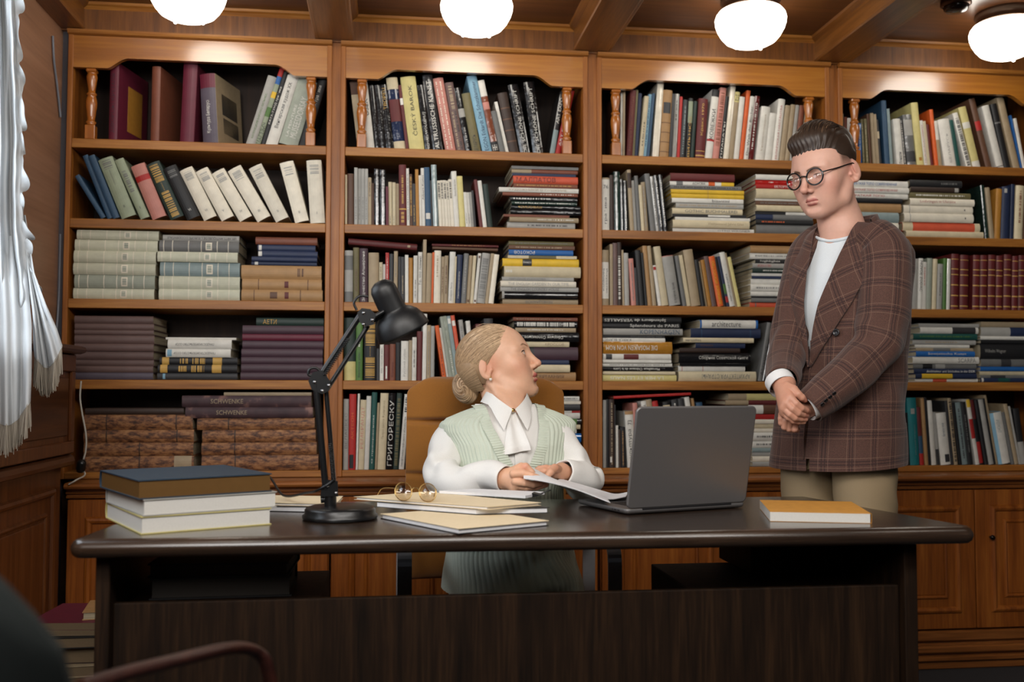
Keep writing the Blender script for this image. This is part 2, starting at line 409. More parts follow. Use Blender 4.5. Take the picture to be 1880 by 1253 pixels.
for i, (a, b_) in enumerate(BAYS):
    a -= ST + 0.016; b_ += ST + 0.016
    if i == 0: a = -1.094
    t = thing('base_cabinet', ['low panelled wood cabinet under the leftmost bookcase, beside the sideboard', 'low panelled wood cabinet behind the swivel chair', 'low panelled wood cabinet seen under the desk, left of the man', 'low panelled wood cabinet right of the standing man'][i], 'cabinet', ((a + b_) / 2, YC, 0))
    MB().box((a + 0.003, YC + 0.022, 0.10), (b_ - 0.003, YB, 0.730)).build('carcass', W_CAB, t)
    m_ = MB()
    prof = [(YC + 0.02, 0.686), (YC + 0.004, 0.686), (YC + 0.002, 0.692), (YC + 0.010, 0.694), (YC + 0.010, 0.699), (YC + 0.0, 0.701), (YC - 0.004, 0.706), (YC + 0.006, 0.708), (YC + 0.006, 0.713),
            (YC - 0.012, 0.716), (YC - 0.024, 0.721), (YC - 0.028, 0.728), (YC - 0.024, 0.735), (YC - 0.012, 0.739), (YC + 0.16, 0.739), (YC + 0.16, 0.700), (YC + 0.02, 0.700)]
    m_.prism(prof, a, b_, 'x'); m_.build('worktop', W_CABX, t)
    mid = (a + b_) / 2
    if i == 0: mid = a + 0.48
    for x0, x1, k in ((a + 0.006, mid - 0.002, mid - 0.06), (mid + 0.002, b_ - 0.006, mid + 0.06)):
        raised_door(x0, x1, 0.155, 0.680, YC, t, k)
    pl = MB(); pl.box((a, YC + 0.014, 0.0), (b_, YC + 0.04, 0.15), bev=0.004); pl.box((a, YC + 0.0, 0.032), (b_, YC + 0.03, 0.052), bev=0.005); pl.box((a, YC - 0.006, 0.064), (b_, YC + 0.03, 0.092), bev=0.006); pl.box((a, YC - 0.002, 0.108), (b_, YC + 0.03, 0.148), bev=0.006)
    pl.build('plinth', W_CABX, t)
# ------------------------------------------------------------ books
PALN = dict(wh=('white', 214, 211, 202), cr=('cream', 202, 188, 156), be=('beige', 158, 140, 112), lg=('pale grey', 158, 156, 150), gy=('grey', 108, 108, 106), ch=('charcoal', 50, 50, 52),
    bk=('black', 24, 24, 26), br=('brown', 92, 62, 44), db=('dark brown', 52, 36, 28), rb=('red-brown', 122, 68, 48), rd=('red', 168, 34, 30), dr=('dark red', 92, 28, 28), ma=('maroon', 96, 26, 46),
    og=('orange', 206, 90, 32), oc=('ochre', 170, 118, 44), ye=('yellow', 216, 176, 44), py=('pale yellow', 202, 190, 126), gn=('green', 76, 112, 52), dg=('dark green', 30, 48, 42), sg=('sage green', 142, 152, 128),
    tl=('teal', 20, 112, 116), bl=('blue', 28, 92, 160), nb=('navy blue', 30, 42, 72), sb=('steel blue', 44, 76, 104), lb=('light blue', 126, 168, 190), pk=('pink', 186, 124, 112), ta=('tan', 166, 128, 84), pu=('plum', 70, 48, 58),
    mv=('mauve brown', 98, 76, 72), ol=('olive', 104, 96, 62), gg=('grey-green', 150, 156, 142), cs=('cream-green', 196, 196, 174), iv=('ivory', 222, 214, 196), gs=('blue-grey', 132, 148, 148), go=('gold', 190, 150, 74),
    co=('coral red', 200, 84, 56), vi=('violet-grey', 84, 76, 88), te=('dark teal', 20, 74, 68), kr=('kraft', 206, 146, 62), iw=('dark blue', 34, 54, 70))
def cov(code):
    gloss = code.endswith('*'); k = code.rstrip('*')
    if k == 'wl': return M_WORN
    if k == 'ws': return M_SCUFF
    n, *rgb = PALN[k]
    if gloss:
        key = 'glossy ' + n + ' jacket'
        if key in MATS: return MATS[key]
        m = plain(key, rgb, 0.16, var=0.1, nscale=40, coat=0.5); nt = m.node_tree; b = nt.nodes['Principled BSDF']
        tc = N(nt, 'ShaderNodeTexCoord'); no = N(nt, 'ShaderNodeTexNoise'); no.inputs['Scale'].default_value = 34; no.inputs['Detail'].default_value = 2
        nt.links.new(tc.outputs['Object'], no.inputs['Vector']); bump(nt, b, no.outputs[0], 0.5, 0.006)
        return m
    return plain(n + ' book cover', rgb, 0.55, var=0.10, nscale=45, bmp=0.05)
m, nt, b = nmat('worn brown leather'); M_WORN = m
tc = N(nt, 'ShaderNodeTexCoord'); no = N(nt, 'ShaderNodeTexNoise'); no.inputs['Scale'].default_value = 40; no.inputs['Detail'].default_value = 9; no.inputs['Roughness'].default_value = 0.7
mp = N(nt, 'ShaderNodeMapping'); mp.inputs['Scale'].default_value = (2.2, 1, 0.8); oi = N(nt, 'ShaderNodeObjectInfo')
nt.links.new(tc.outputs['Object'], mp.inputs[0]); nt.links.new(oi.outputs['Random'], mp.inputs['Location']); nt.links.new(mp.outputs[0], no.inputs['Vector'])
rp = ramp(nt, [(0.34, lin((44, 27, 18))), (0.44, lin((92, 56, 36))), (0.53, lin((138, 92, 56))), (0.68, lin((170, 124, 82)))])
nt.links.new(no.outputs[0], rp.inputs[0]); nt.links.new(rp.outputs[0], b.inputs['Base Color']); b.inputs['Roughness'].default_value = 0.6; bump(nt, b, no.outputs[0], 0.4, 0.003)
m, nt, b = nmat('scuffed plum cloth'); M_SCUFF = m
tc = N(nt, 'ShaderNodeTexCoord'); no = N(nt, 'ShaderNodeTexNoise'); no.inputs['Scale'].default_value = 16; no.inputs['Detail'].default_value = 9; oi = N(nt, 'ShaderNodeObjectInfo'); mp = N(nt, 'ShaderNodeMapping')
nt.links.new(tc.outputs['Object'], mp.inputs[0]); nt.links.new(oi.outputs['Random'], mp.inputs['Location']); nt.links.new(mp.outputs[0], no.inputs['Vector'])
rp = ramp(nt, [(0.3, lin((52, 36, 42))), (0.56, lin((72, 50, 54))), (0.64, lin((130, 96, 88))), (0.8, lin((160, 124, 112)))])
nt.links.new(no.outputs[0], rp.inputs[0]); nt.links.new(rp.outputs[0], b.inputs['Base Color']); b.inputs['Roughness'].default_value = 0.65
# paper: leaves stacked across the thickness
m, nt, b = nmat('book pages'); M_PAGE = m
tc = N(nt, 'ShaderNodeTexCoord'); mp = N(nt, 'ShaderNodeMapping'); mp.inputs['Scale'].default_value = (900, 3, 3); no = N(nt, 'ShaderNodeTexNoise'); no.inputs['Scale'].default_value = 1.0
nt.links.new(tc.outputs['Object'], mp.inputs[0]); nt.links.new(mp.outputs[0], no.inputs['Vector'])
rp = ramp(nt, [(0.3, lin((140, 126, 100))), (0.7, lin((202, 190, 162)))]); nt.links.new(no.outputs[0], rp.inputs[0]); nt.links.new(rp.outputs[0], b.inputs['Base Color']); b.inputs['Roughness'].default_value = 0.8
GILT = plain('gilt page edge', (118, 86, 46), 0.4, metal=0.35)
_tx = {}
MASS = MB(); MASS_M = []
def into_mass(mb, mats, M):
    ix = []
    for q in mats:
        if q not in MASS_M: MASS_M.append(q)
        ix.append(MASS_M.index(q))
    o = len(MASS.v); MASS.v += [tuple(M @ Vector(p)) for p in mb.v]
    for f, mi in zip(mb.f, mb.m): MASS.f.append([i + o for i in f]); MASS.m.append(ix[mi]); MASS.sm.append(False)
QUEUE = []
def queue(*a, **k): QUEUE.append((a, k))
HIDE = [(1425, 230, 1665, 870), (800, 600, 985, 900), (750, 700, 1040, 900), (1165, 756, 1385, 900), (672, 515, 772, 640)]
def pix(p):
    d = np.array(p) - CAM; z = d.dot(C_F); return 940 + FPX * d.dot(C_R) / z, 626.5 - FPX * d.dot(C_U) / z
def flush_books():
    seen = []
    for a, k in QUEUE:
        label, t, h, d, code, loc, rot = a[:7]; n = 0
        M = Matrix.LocRotScale(Vector(loc), Euler(rot), None)
        for u in (0.15, 0.5, 0.85):
            for v in (0.05, 0.25, 0.5, 0.75, 0.95):
                x, y = pix(M @ Vector((t * u, 0, h * v))); n += any(q[0] < x < q[2] and q[1] < y < q[3] for q in HIDE) or not (0 < x < 1880)
        seen.append(t * h * (1 - n / 15) / loc[1] ** 2)
    bk = sorted([i for i, (a, k) in enumerate(QUEUE) if k['name'] == 'book'], key=lambda i: -seen[i])
    rest = set(bk[NBOOK:]) | {i for i, s_ in enumerate(seen) if s_ <= 1e-9}
    for i, (a, k) in enumerate(QUEUE): book(*a, **k, mass=i in rest)
    o = MASS.build('book_rows', MASS_M, fix=False); o['kind'] = 'stuff'
    tag(o, 'smaller and half-hidden books filling the gaps among the rows on the bookshelves', 'books')
NBOOK = 288
def book(label, t, h, d, code, loc, rot, group=None, opts='', hard=True, pages=None, cat='book', name='book', nobulge=False, mass=False):
    if mass: root = None; MX = Matrix.LocRotScale(Vector(loc), Euler(rot), None)
    else: root = thing(name, label, cat, loc, rot, group)
    gloss = code.endswith('*')
    bul = min(0.007, 0.16 * t) if (hard and not nobulge) else 0.0008
    th = 0.0022 if hard else 0.0006
    th = min(th, t * 0.2)
    def sec(u, off=0.0):
        e = abs(2 * u - 1); return (t * u, -bul * (1 - e ** 2.4) - off)
    us = [0, 0.06, 0.2, 0.35, 0.5, 0.65, 0.8, 0.94, 1] if t > 0.012 else [0, 0.15, 0.5, 0.85, 1]
    out = [(0, d)] + [sec(u) for u in us] + [(t, d)]
    inn = [(th, d)] + [(min(max(x, th), t - th), y + th) for x, y in (sec(u) for u in us)] + [(t - th, d)]
    c = MB(); n = len(out)
    v = [(x, y, 0) for x, y in out] + [(x, y, h) for x, y in out] + [(x, y, 0) for x, y in inn] + [(x, y, h) for x, y in inn]
    f = []
    for i in range(n - 1):
        f += [(i, i + 1, n + i + 1, n + i), (2 * n + i, 3 * n + i, 3 * n + i + 1, 2 * n + i + 1), (i, 2 * n + i, 2 * n + i + 1, i + 1), (n + i, n + i + 1, 3 * n + i + 1, 3 * n + i)]
    f += [(0, n, 3 * n, 2 * n), (n - 1, 3 * n - 1, 4 * n - 1, 2 * n - 1)]
    c.add(v, f, 0)
    mats = [cov(code)]; kids = []
    def strip(mb, u0, u1, z0, z1, mi, off=0.0004):
        k = 6; row = []
        for j in range(k + 1):
            x, y = sec(u0 + (u1 - u0) * j / k, off); row.append([(x, y, z0), (x, y, z1)])
        mb.grid(row, mi, False)
        # returns so the strip has thickness
        for x, y in (sec(u0, off), sec(u1, off)): mb.add([(x, y, z0), (x, y, z1), (x, y + off, z1), (x, y + off, z0)], [(0, 1, 2, 3)], mi)
    for o in [q for q in opts.split(';') if q]:
        k, _, a = o.partition('='); a = a.split(':')
        if k == 'b':                      # colour band across the spine
            mats.append(cov(a[0])); strip(c, 0.0, 1.0, h * float(a[1]), h * float(a[2]), len(mats) - 1)
        elif k == 'c':                    # panel on the right-hand board
            mats.append(cov(a[0])); y0, y1, z0, z1 = [float(q) for q in a[1:5]]
            c.box((t - 0.0002, d * y0, h * z0), (t + 0.0008, d * y1, h * z1), len(mats) - 1)
        elif k == 'p':
            pb = MB(); strip(pb, float(a[3]), float(a[4]), h * float(a[1]), h * float(a[2]), 0, 0.0007); kids.append((pb, 'spine_label', cov(a[0])))
        elif k == 'l':                    # rows of small raised marks where the print is too small to read
            mats.append(cov(a[0])); f0, f1 = float(a[1]), float(a[2]); u0, u1 = (float(a[3]), float(a[4])) if len(a) > 4 else (0.36, 0.6)
            z = f0
            while z < f1:
                z2 = min(f1, z + R.uniform(0.006, 0.022)); strip(c, u0, u1, h * z, h * z2, len(mats) - 1, 0.0003); z = z2 + R.choice((0.006, 0.008, 0.02))
        elif k == 't':
            s_, col, dr = a[0].replace('_', ' '), a[1], a[2]; f0, f1, hh = (float(a[3]), float(a[4]), float(a[5])) if len(a) > 5 else (0.12, 0.88, 0.5)
            hc = float(a[6]) if len(a) > 6 else 0.5
            if s_ not in _tx: _tx[s_] = text_mesh(s_)
            vs, fs = _tx[s_]; lo, hi = vs.min(0), vs.max(0); q = (vs - lo) / np.maximum(hi - lo, 1e-6)
            if dr == 'h':                 # across the spine
                f0, f1 = float(a[3]), float(a[4]); H = h * (f1 - f0); W = min(t * 0.7, H * (hi[0] - lo[0]) / (hi[1] - lo[1])); px = t * 0.5 + (q[:, 0] - 0.5) * W; pz = h * f0 + q[:, 1] * H
            else:
                L = h * (f1 - f0); H = min(t * hh, L * (hi[1] - lo[1]) / (hi[0] - lo[0]) * 1.5)
                if dr == 'u': pz = h * f0 + q[:, 0] * L; px = t * hc - (q[:, 1] - 0.5) * H
                else: pz = h * f1 - q[:, 0] * L; px = t * hc + (q[:, 1] - 0.5) * H
            tb = MB(); P = []
            for x, z in zip(px, pz): P.append((x, sec(min(1, max(0, x / t)), 0.0011)[1], z))
            tb.add(P, fs); kids.append((tb, 'title', cov(col)))
    if mass: into_mass(c, mats, MX)
    else: c.build('cover', mats, root, world=False, fix=False)
    g = 0.003 if hard else 0.0002
    if d > 0.02 and t > 3 * th:
        p = MB(); p.box((th + 0.0001, 0.003, g), (t - th - 0.0001, d - g, h - g)); into_mass(p, [pages or M_PAGE], MX) if mass else p.build('page_block', pages or M_PAGE, root, world=False, fix=False)
    for mb, nm, mt in kids:
        if mass: into_mass(mb, [mt], MX)
        else: mb.build(nm, mt, root, world=False)
    return root
ORD = 'zeroth first second third fourth fifth sixth seventh eighth ninth tenth eleventh twelfth thirteenth fourteenth fifteenth sixteenth seventeenth eighteenth nineteenth twentieth'.split()
def ordn(n):
    if n <= 20: return ORD[n]
    t_ = {2: 'twenty', 3: 'thirty', 4: 'forty'}[n // 10]; return t_ + '-' + ORD[n % 10] if n % 10 else t_[:-1] + 'ieth'
SHN = ['top', 'second', 'third', 'fourth', 'lowest']
CASE = ['leftmost bookcase', 'second bookcase', 'third bookcase', 'rightmost bookcase']
FR = dict(r1=(0, 0, 640 / 1878), r2=(0, 400, 640 / 1878), r4=(600, 0, 520 / 1878), r5=(600, 280, 520 / 1878), r6=(600, 560, 520 / 1878), c1=(1080, 0, 480 / 1880), c2=(1080, 280, 480 / 1880), c3=(1080, 560, 480 / 1880),
          d2=(1480, 240, 400 / 1877), d3=(1480, 440, 400 / 1877), d4=(1480, 640, 400 / 1877), p=(0, 0, 1.0))
def colname(code):
    k = code.rstrip('*')
    return {'wl': 'worn brown leather', 'ws': 'scuffed plum'}.get(k) or (('glossy ' if code.endswith('*') else '') + PALN[k][0])
def lettering(opts):
    for o in opts.split(';'):
        if o.startswith(('t=', 'l=')): return ' with ' + PALN[o[2:].split(':')[1 if o[0] == 't' else 0].rstrip('*')][0] + ' lettering'
        if o.startswith('p='): return ' with ' + PALN[o[2:].split(':')[0].rstrip('*')][0] + ' label'
        if o.startswith('b='): return ' with ' + PALN[o[2:].split(':')[0].rstrip('*')][0] + ' band'
    return ''
def kind_of(t, code, opts):
    if 'скульптура' in opts or 'графика:ch' in opts or 'Искусство:ch:d' in opts: return 'box_file', 'box file'
    return ('booklet', 'booklet') if t < 0.0155 and 'wl' not in code else ('book', 'book')  # thin books split off as a separate kind by spine thickness
def uprights(bay, sh, frame, spec, ys, inset=None, n0=0):
    inset = inset or (0.052 if sh == 0 else 0.012)
    ox, oy, s = FR[frame]; a, b_ = BAYS[bay]; zs = ZS[sh]; yp = YF + inset
    top_lim = (ZS[sh - 1] - TB if sh else 2.34) - 0.006
    L = []
    for ln in spec.strip().split('\n'):
        if not ln.strip(): continue
        fs = ln.split(None, 5); b0, b1, t0, yt = [float(q) for q in fs[:4]]; code = fs[4]; opts = fs[5].strip() if len(fs) > 5 else ''
        yb = oy + ys * s
        x0 = ptY(ox + b0 * s, yb, yp)[0]; x1 = ptY(ox + b1 * s, yb, yp)[0]; q = ptY(ox + t0 * s, oy + yt * s, yp)
        dz = min(max(q[2] - zs, 0.08), top_lim - zs); k = (q[0] - x0) / max(q[2] - zs, 0.05)
        L.append([x0, x1, k, dz, code, opts])
    L.sort(key=lambda r: r[0])
    for i, r_ in enumerate(L):
        r_[0] = max(r_[0], a + 0.002); r_[1] = min(r_[1], b_ - 0.002)
        if i:
            p_ = L[i - 1]; lo = p_[1] + 0.0008
            if r_[0] < lo:
                mid = (r_[0] + lo) / 2 if (r_[1] - r_[0]) > 0.012 else lo
                if mid < lo: p_[1] = max(mid - 0.0008, p_[0] + 0.004); lo = p_[1] + 0.0008
                r_[0] = lo
            r_[1] = max(r_[1], r_[0] + 0.005)
            z_ = min(p_[3], r_[3]); gap = (r_[0] + r_[2] * z_) - (p_[1] + p_[2] * z_)
            if gap < 0.0004: r_[2] += (0.0004 - gap) / z_
    # a last pass keeps everything off the right side panel
    for i in range(len(L) - 1, -1, -1):
        x0, x1, k, dz = L[i][:4]
        if x1 + k * dz > b_ - 0.002: k = max(0, (b_ - 0.002 - x1) / dz)
        if x0 + k * dz < a + 0.002: k = min(0, (a + 0.002 - x0) / dz)
        if i < len(L) - 1:
            n_ = L[i + 1]; z_ = min(dz, n_[3]); k = min(k, (n_[0] + n_[2] * z_ - 0.0004 - x1) / z_)
        L[i][2] = k
    for i, (x0, x1, k, dz, code, opts) in enumerate(L):
        th = math.atan(k); t = (x1 - x0) * math.cos(th); h = dz / math.cos(th) - (t * abs(math.sin(th)))
        h = max(h, 0.08)
        yaw = 0; D = None; hard = t > 0.013; oo = []
        for o in opts.split(';'):
            if o.startswith('y='): yaw = rad(float(o[2:]))
            elif o.startswith('d='): D = float(o[2:])
            elif o == 'soft': hard = False
            elif o == 'hard': hard = True
            else: oo.append(o)
        opts2 = ';'.join(oo)
        D = D or min(0.25, max(0.12, h * 0.74)) * R.uniform(0.93, 1.0)

        iy = R.uniform(0, 0.010) if not yaw else 0.004
        if th >= 0: loc = (x1 - t * math.cos(th), yp + iy, zs + t * math.sin(th))
        else: loc = (x0, yp + iy, zs)
        lean = '' if abs(k) < 0.1 else ('leaning ')
        size = 'slim ' if t < 0.012 else ('thick ' if t > 0.032 else '')
        nm, what = kind_of(t, code, opts); D = min(D, YB - yp - iy - 0.006)
        if nm == 'booklet': size = ''
        label = f"{lean}{size}{colname(code)} {what}{lettering(opts2)}, {ordn(n0 + i + 1)} from left on {SHN[sh]} shelf, {CASE[bay]}"
        wd = label.split()
        if len(wd) > 16: label = label.replace(lean + size, size or lean, 1)
        if len(label.split()) > 16: label = label.replace(size or lean, '', 1)
        queue(label, t, h, D, code, loc, (0, th, yaw), f"{what}s standing on the {SHN[sh]} shelf of the {CASE[bay]}", opts2, hard, name=nm, cat=what)
STK = {1: ['only'], 2: ['left', 'right'], 3: ['left', 'middle', 'right']}
def stack(bay, sh, frame, which, spec, base=None, d0=0.22, zbase=None):
    """flat books, top one first: top y, left x, right x, colour"""
    ox, oy, s = FR[frame]; a, b_ = BAYS[bay]; zs = ZS[sh] if zbase is None else zbase; rows = []
    for ln in spec.strip().split('\n'):
        fs = ln.split(None, 4); yt, xl, xr = [float(q) for q in fs[:3]]; rows.append((yt, xl, xr, fs[3], fs[4].strip() if len(fs) > 4 else ''))
    yp = YF + 0.012
    zt = [ptY(ox + (r_[1] + r_[2]) / 2 * s, oy + r_[0] * s, yp)[2] for r_ in rows]
    lim = (ZS[sh - 1] - TB if sh else 2.34) - 0.006
    tot = zt[0] - zs
    if zt[0] > lim: zt = [zs + (z - zs) * (lim - zs) / tot for z in zt]
    zt.append(zs)
    for i in range(len(rows) - 1, -1, -1): zt[i] = max(zt[i], zt[i + 1] + 0.004)
    for i, (yt, xl, xr, code, opts) in enumerate(rows):
        x0 = max(ptY(ox + xl * s, oy + yt * s, yp)[0] + 0.001, a + 0.003); x1 = min(ptY(ox + xr * s, oy + yt * s, yp)[0] - 0.001, b_ - 0.003)
        t = zt[i] - zt[i + 1] - 0.0005; h = x1 - x0
        hard = t > 0.012; oo = []; D = None
        for o in opts.split(';'):
            if o == 'soft': hard = False
            elif o == 'hard': hard = True
            elif o.startswith('d='): D = float(o[2:])
            else: oo.append(o)
        opts2 = ';'.join(oo)
        D = D or min(0.265, d0 * R.uniform(0.92, 1.05))
        nm, what = kind_of(t, code, opts)
        label = f"{colname(code)} {what}{lettering(opts2)}, {ordn(i + 1)} from top of {which} stack, {SHN[sh]} shelf, {CASE[bay]}"
        if len(label.split()) > 16: label = label.replace(lettering(opts2), '')
        queue(label, t, h, D, code, (x0, yp + R.uniform(0, 0.012), zt[i]), (0, PI / 2, 0), f"{what}s stacked flat on the {SHN[sh]} shelf of the {CASE[bay]}", opts2, hard, name=nm, cat=what)
VOL = 'b=iv:.05:.06;b=iv:.16:.17;b=iv:.36:.37;b=iv:.52:.53;b=iv:.72:.73;b=iv:.86:.87;p=iv:.58:.66:.15:.85;p=gg:.595:.645:.27:.73'
RED = 'b=go:.05:.07;b=go:.24:.26;b=go:.43:.45;b=go:.62:.635;b=go:.72:.735;b=go:.90:.91'
# leftmost bookcase
uprights(0, 0, 'r1', '''
583 633 595 338 ma y=-12;d=.25;t=ДВОРЦЫ_КРЕМЛЯ:pu:u:.12:.86:.5;c=oc:.32:.8:.2:.78
810 858 820 358 rb y=-10;d=.22
968 1045 990 338 ma y=-6;d=.22
1095 1183 1073 395 vi y=-16;d=.22;b=ma:.80:1;t=Культура_Беларусi:wh:u:.16:.62:.3;c=be:.0:1:.0:1;c=ch:.22:.82:.46:.76;c=ch:.24:.84:.2:.42
1320 1370 1450 405 lg t=КАМЕНЕЦКИЯ_БАРОККО_ВИЛЬНЮС:gn:u:.1:.75:.3
1371 1398 1500 368 sg t=МАЛЕВИЧ:bk:u:.03:.3:.8;b=rd:.9:1;b=bl:.8:.9;b=ye:.62:.7;b=gn:.38:.5
1399 1424 1530 385 bk t=КАТХ-ТУНД_графика:wh:u:.3:.8:.6
1425 1490 1560 400 wh t=Венгерская_худож_XX:bk:u:.25:.9:.4
1494 1600 1590 415 gg t=MUSEESDORSAY:wh:u:.12:.74:.42:.62;t=LA_PEINTURE:wh:u:.12:.6:.14:.3
1606 1655 1688 420 bk t=Школы_графики:wh:u:.45:.9:.5
''', 760)
uprights(0, 1, 'r1', '''
545 575 395 940 sb d=.16
577 608 438 830 sb d=.18
610 648 470 832 sb d=.18
655 742 515 838 sg t=ИСТОРИЯ_РУССКОГО_ИСКУССТВА:gy:u:.55:.8:.3;t=II:ch:h:.16:.2;l=gy:.82:.96:.2:.8
757 812 607 848 sg t=I:ch:h:.16:.2;l=gy:.45:.8:.25:.7
820 905 690 872 pk b=rd:.70:.80
918 1003 762 862 dg t=ИСТОРИЯ_ИСКУССТВ:go:u:.5:.64:.3;l=go:.66:.96:.18:.8;l=go:.04:.48:.2:.75
1010 1092 850 885 bk t=VI:wh:h:.14:.18;l=gy:.8:.93:.2:.8
1100 1182 925 895 iv t=VI:gy:h:.14:.18;l=lg:.78:.93:.2:.8
1195 1277 1008 900 iv t=V:gy:h:.14:.18;l=lg:.78:.93:.2:.8
1292 1378 1098 905 iv t=IV:gy:h:.14:.18;l=lg:.78:.93:.2:.8
1388 1480 1205 890 iv t=III:gy:h:.14:.18;l=lg:.78:.93:.2:.8
1488 1572 1325 882 iv t=II:gy:h:.14:.18;l=lg:.78:.93:.2:.8
1590 1668 1500 862 iv t=II:gy:h:.14:.18;l=lg:.78:.93:.2:.8
1672 1752 1650 860 iv t=I:gy:h:.14:.18;l=lg:.78:.93:.2:.8
''', 1190)
stack(0, 2, 'r2', 'left', f'''
68 412 857 cs {VOL}
118 400 850 cs {VOL}
180 397 843 cs {VOL}
243 393 840 cs {VOL}
308 398 835 gg {VOL}
380 390 830 cs {VOL}
''')
stack(0, 2, 'r2', 'middle', f'''
95 875 1290 lg t=LES_ARTS_ANTIQUES_DE_L_EUROPE_OCCIDENTALE:ch:d:.06:.96:.5
125 858 1290 gy {VOL}
185 848 1283 cs {VOL}
240 860 1293 gs {VOL}
315 853 1293 cs {VOL}
385 853 1293 cs {VOL}
''')
stack(0, 2, 'r2', 'right', '''
105 1375 1710 rb
145 1385 1700 nb p=wh:.02:.07:.1:.9
180 1390 1712 nb p=wh:.0:.06:.1:.9
212 1355 1710 nb
237 1352 1708 nb p=wh:.05:.1:.1:.9
257 1298 1733 ta l=br:.7:.78:.2:.8
332 1303 1735 ta p=dr:.53:.58:.2:.8;b=br:.2:.21;b=br:.82:.83
390 1300 1740 ta p=dr:.53:.58:.2:.8;p=br:.35:.44:.2:.8;b=br:.15:.16;b=br:.72:.73
''')
stack(0, 3, 'r2', 'left', '''
530 400 828 mv
572 402 832 mv
605 400 830 mv
632 400 832 mv
680 400 830 mv
720 400 828 mv
765 402 828 mv
800 400 826 mv
835 400 826 vi
''', d0=0.24)
stack(0, 3, 'r2', 'middle', '''
645 888 1272 wh
658 903 1250 wh t=ГРАДОСТРОИТЕЛЬСТВО_СССР:ch:d:.12:.72:.3
707 893 1245 wh t=ГРАДОСТРОИТЕЛЬСТВО_СССР:ch:d:.12:.76:.3;p=lb:.02:.09:.1:.9
753 858 1280 bk b=go:.03:.12;l=go:.26:.36:.15:.85;l=go:.42:.58:.1:.9;b=go:.68:.8
793 850 1280 bk b=go:.03:.12;l=go:.26:.36:.15:.85;l=go:.42:.58:.1:.9;b=go:.68:.8
837 845 1280 ch p=lb:.07:.1:.1:.9
''')
stack(0, 3, 'r2', 'right', '''
540 1378 1745 dg t=АЕТИ:go:u:.1:.3:.6
582 1305 1745 pu
627 1303 1743 ma
663 1303 1745 pu
707 1298 1740 pu
752 1298 1740 pu
790 1298 1740 pu
835 1295 1738 pu
''', d0=0.24)
stack(0, 4, 'p', 'left', '''
750 156 338 db
762 154 355 wl b=db:.2:.21;b=db:.84:.85
790 154 357 wl b=db:.2:.21;b=db:.84:.85
813 154 356 wl b=db:.5:.51
838 153 357 wl b=db:.5:.51;b=be:.82:.98
''', d0=0.26)
stack(0, 4, 'p', 'right', '''
721 410 572 be
727 334 572 ws t=SCHWENKE:be:u:.22:.47:.4
748 340 575 ws t=SCHWENKE:be:u:.24:.48:.4
768 361 578 wl b=db:.26:.27
790 371 580 wl b=db:.28:.29
813 370 582 wl b=db:.28:.29
836 370 585 wl b=db:.28:.29
''', d0=0.26)
# second bookcase
uprights(1, 0, 'r4', '''
205 260 150 528 cr b=br:.8:1;soft
262 318 212 540 wh t=USEK:ch:u:.5:.75:.6
320 352 275 560 bk*
353 394 298 560 bk*
396 445 315 555 bk* t=ТВОРЕЦ:go:u:.62:.95:.5
450 525 355 505 nb* b=cr:.0:.13;b=cr:.84:1;b=dr:.4:.7
526 546 437 560 dr b=wh:.7:.8
550 650 452 500 py t=ČESKÝ_BAROK:bk:u:.2:.88:.32
655 702 562 558 bk* t=MICHAEL_WOLGEMUT:wh:u:.02:.6:.34
705 772 600 490 ch* t=ALTRUSSISCHE_KUNST:wh:u:.04:.92:.42
790 860 700 508 pk l=iv:.05:.95:.2:.3;l=iv:.05:.95:.6:.7
865 922 780 538 mv l=be:.05:.6:.2:.4;l=ch:.05:.6:.55:.75;l=be:.62:.95:.3:.7
925 966 840 575 bk* b=lg:.55:.68;l=lg:.1:.4
968 1026 885 612 ol t=БЕЛАРУСЬ:ch:u:.02:.3:.5
1035 1100 910 492 lb t=EGON_Eckardt_Die_Schatzkammer:nb:u:.03:.92:.4
1102 1146 985 528 rb* b=wh:.78:1;b=bk:.0:.16;t=HH:wh:h:.04:.12;b=pk:.6:.7
1150 1190 1085 730 gy
1192 1213 1110 668 wh
1215 1280 1130 605 db b=br:.2:.22;b=br:.38:.4;b=br:.56:.58;b=br:.74:.76
1288 1356 1200 550 bk* t=DIE_SCHÖNE_SCHRIFT:wh:u:.02:.92:.38
1370 1440 1303 538 bk* t=DIE_SCHÖNE_SCHRIFT:wh:u:.02:.92:.38
1475 1508 1548 605 ch* b=gs:.0:.4;t=ART_EXPO:wh:u:.5:.9:.6
1510 1548 1608 592 rd t=ART_EXPO:wh:u:.15:.6:.4
''', 995)
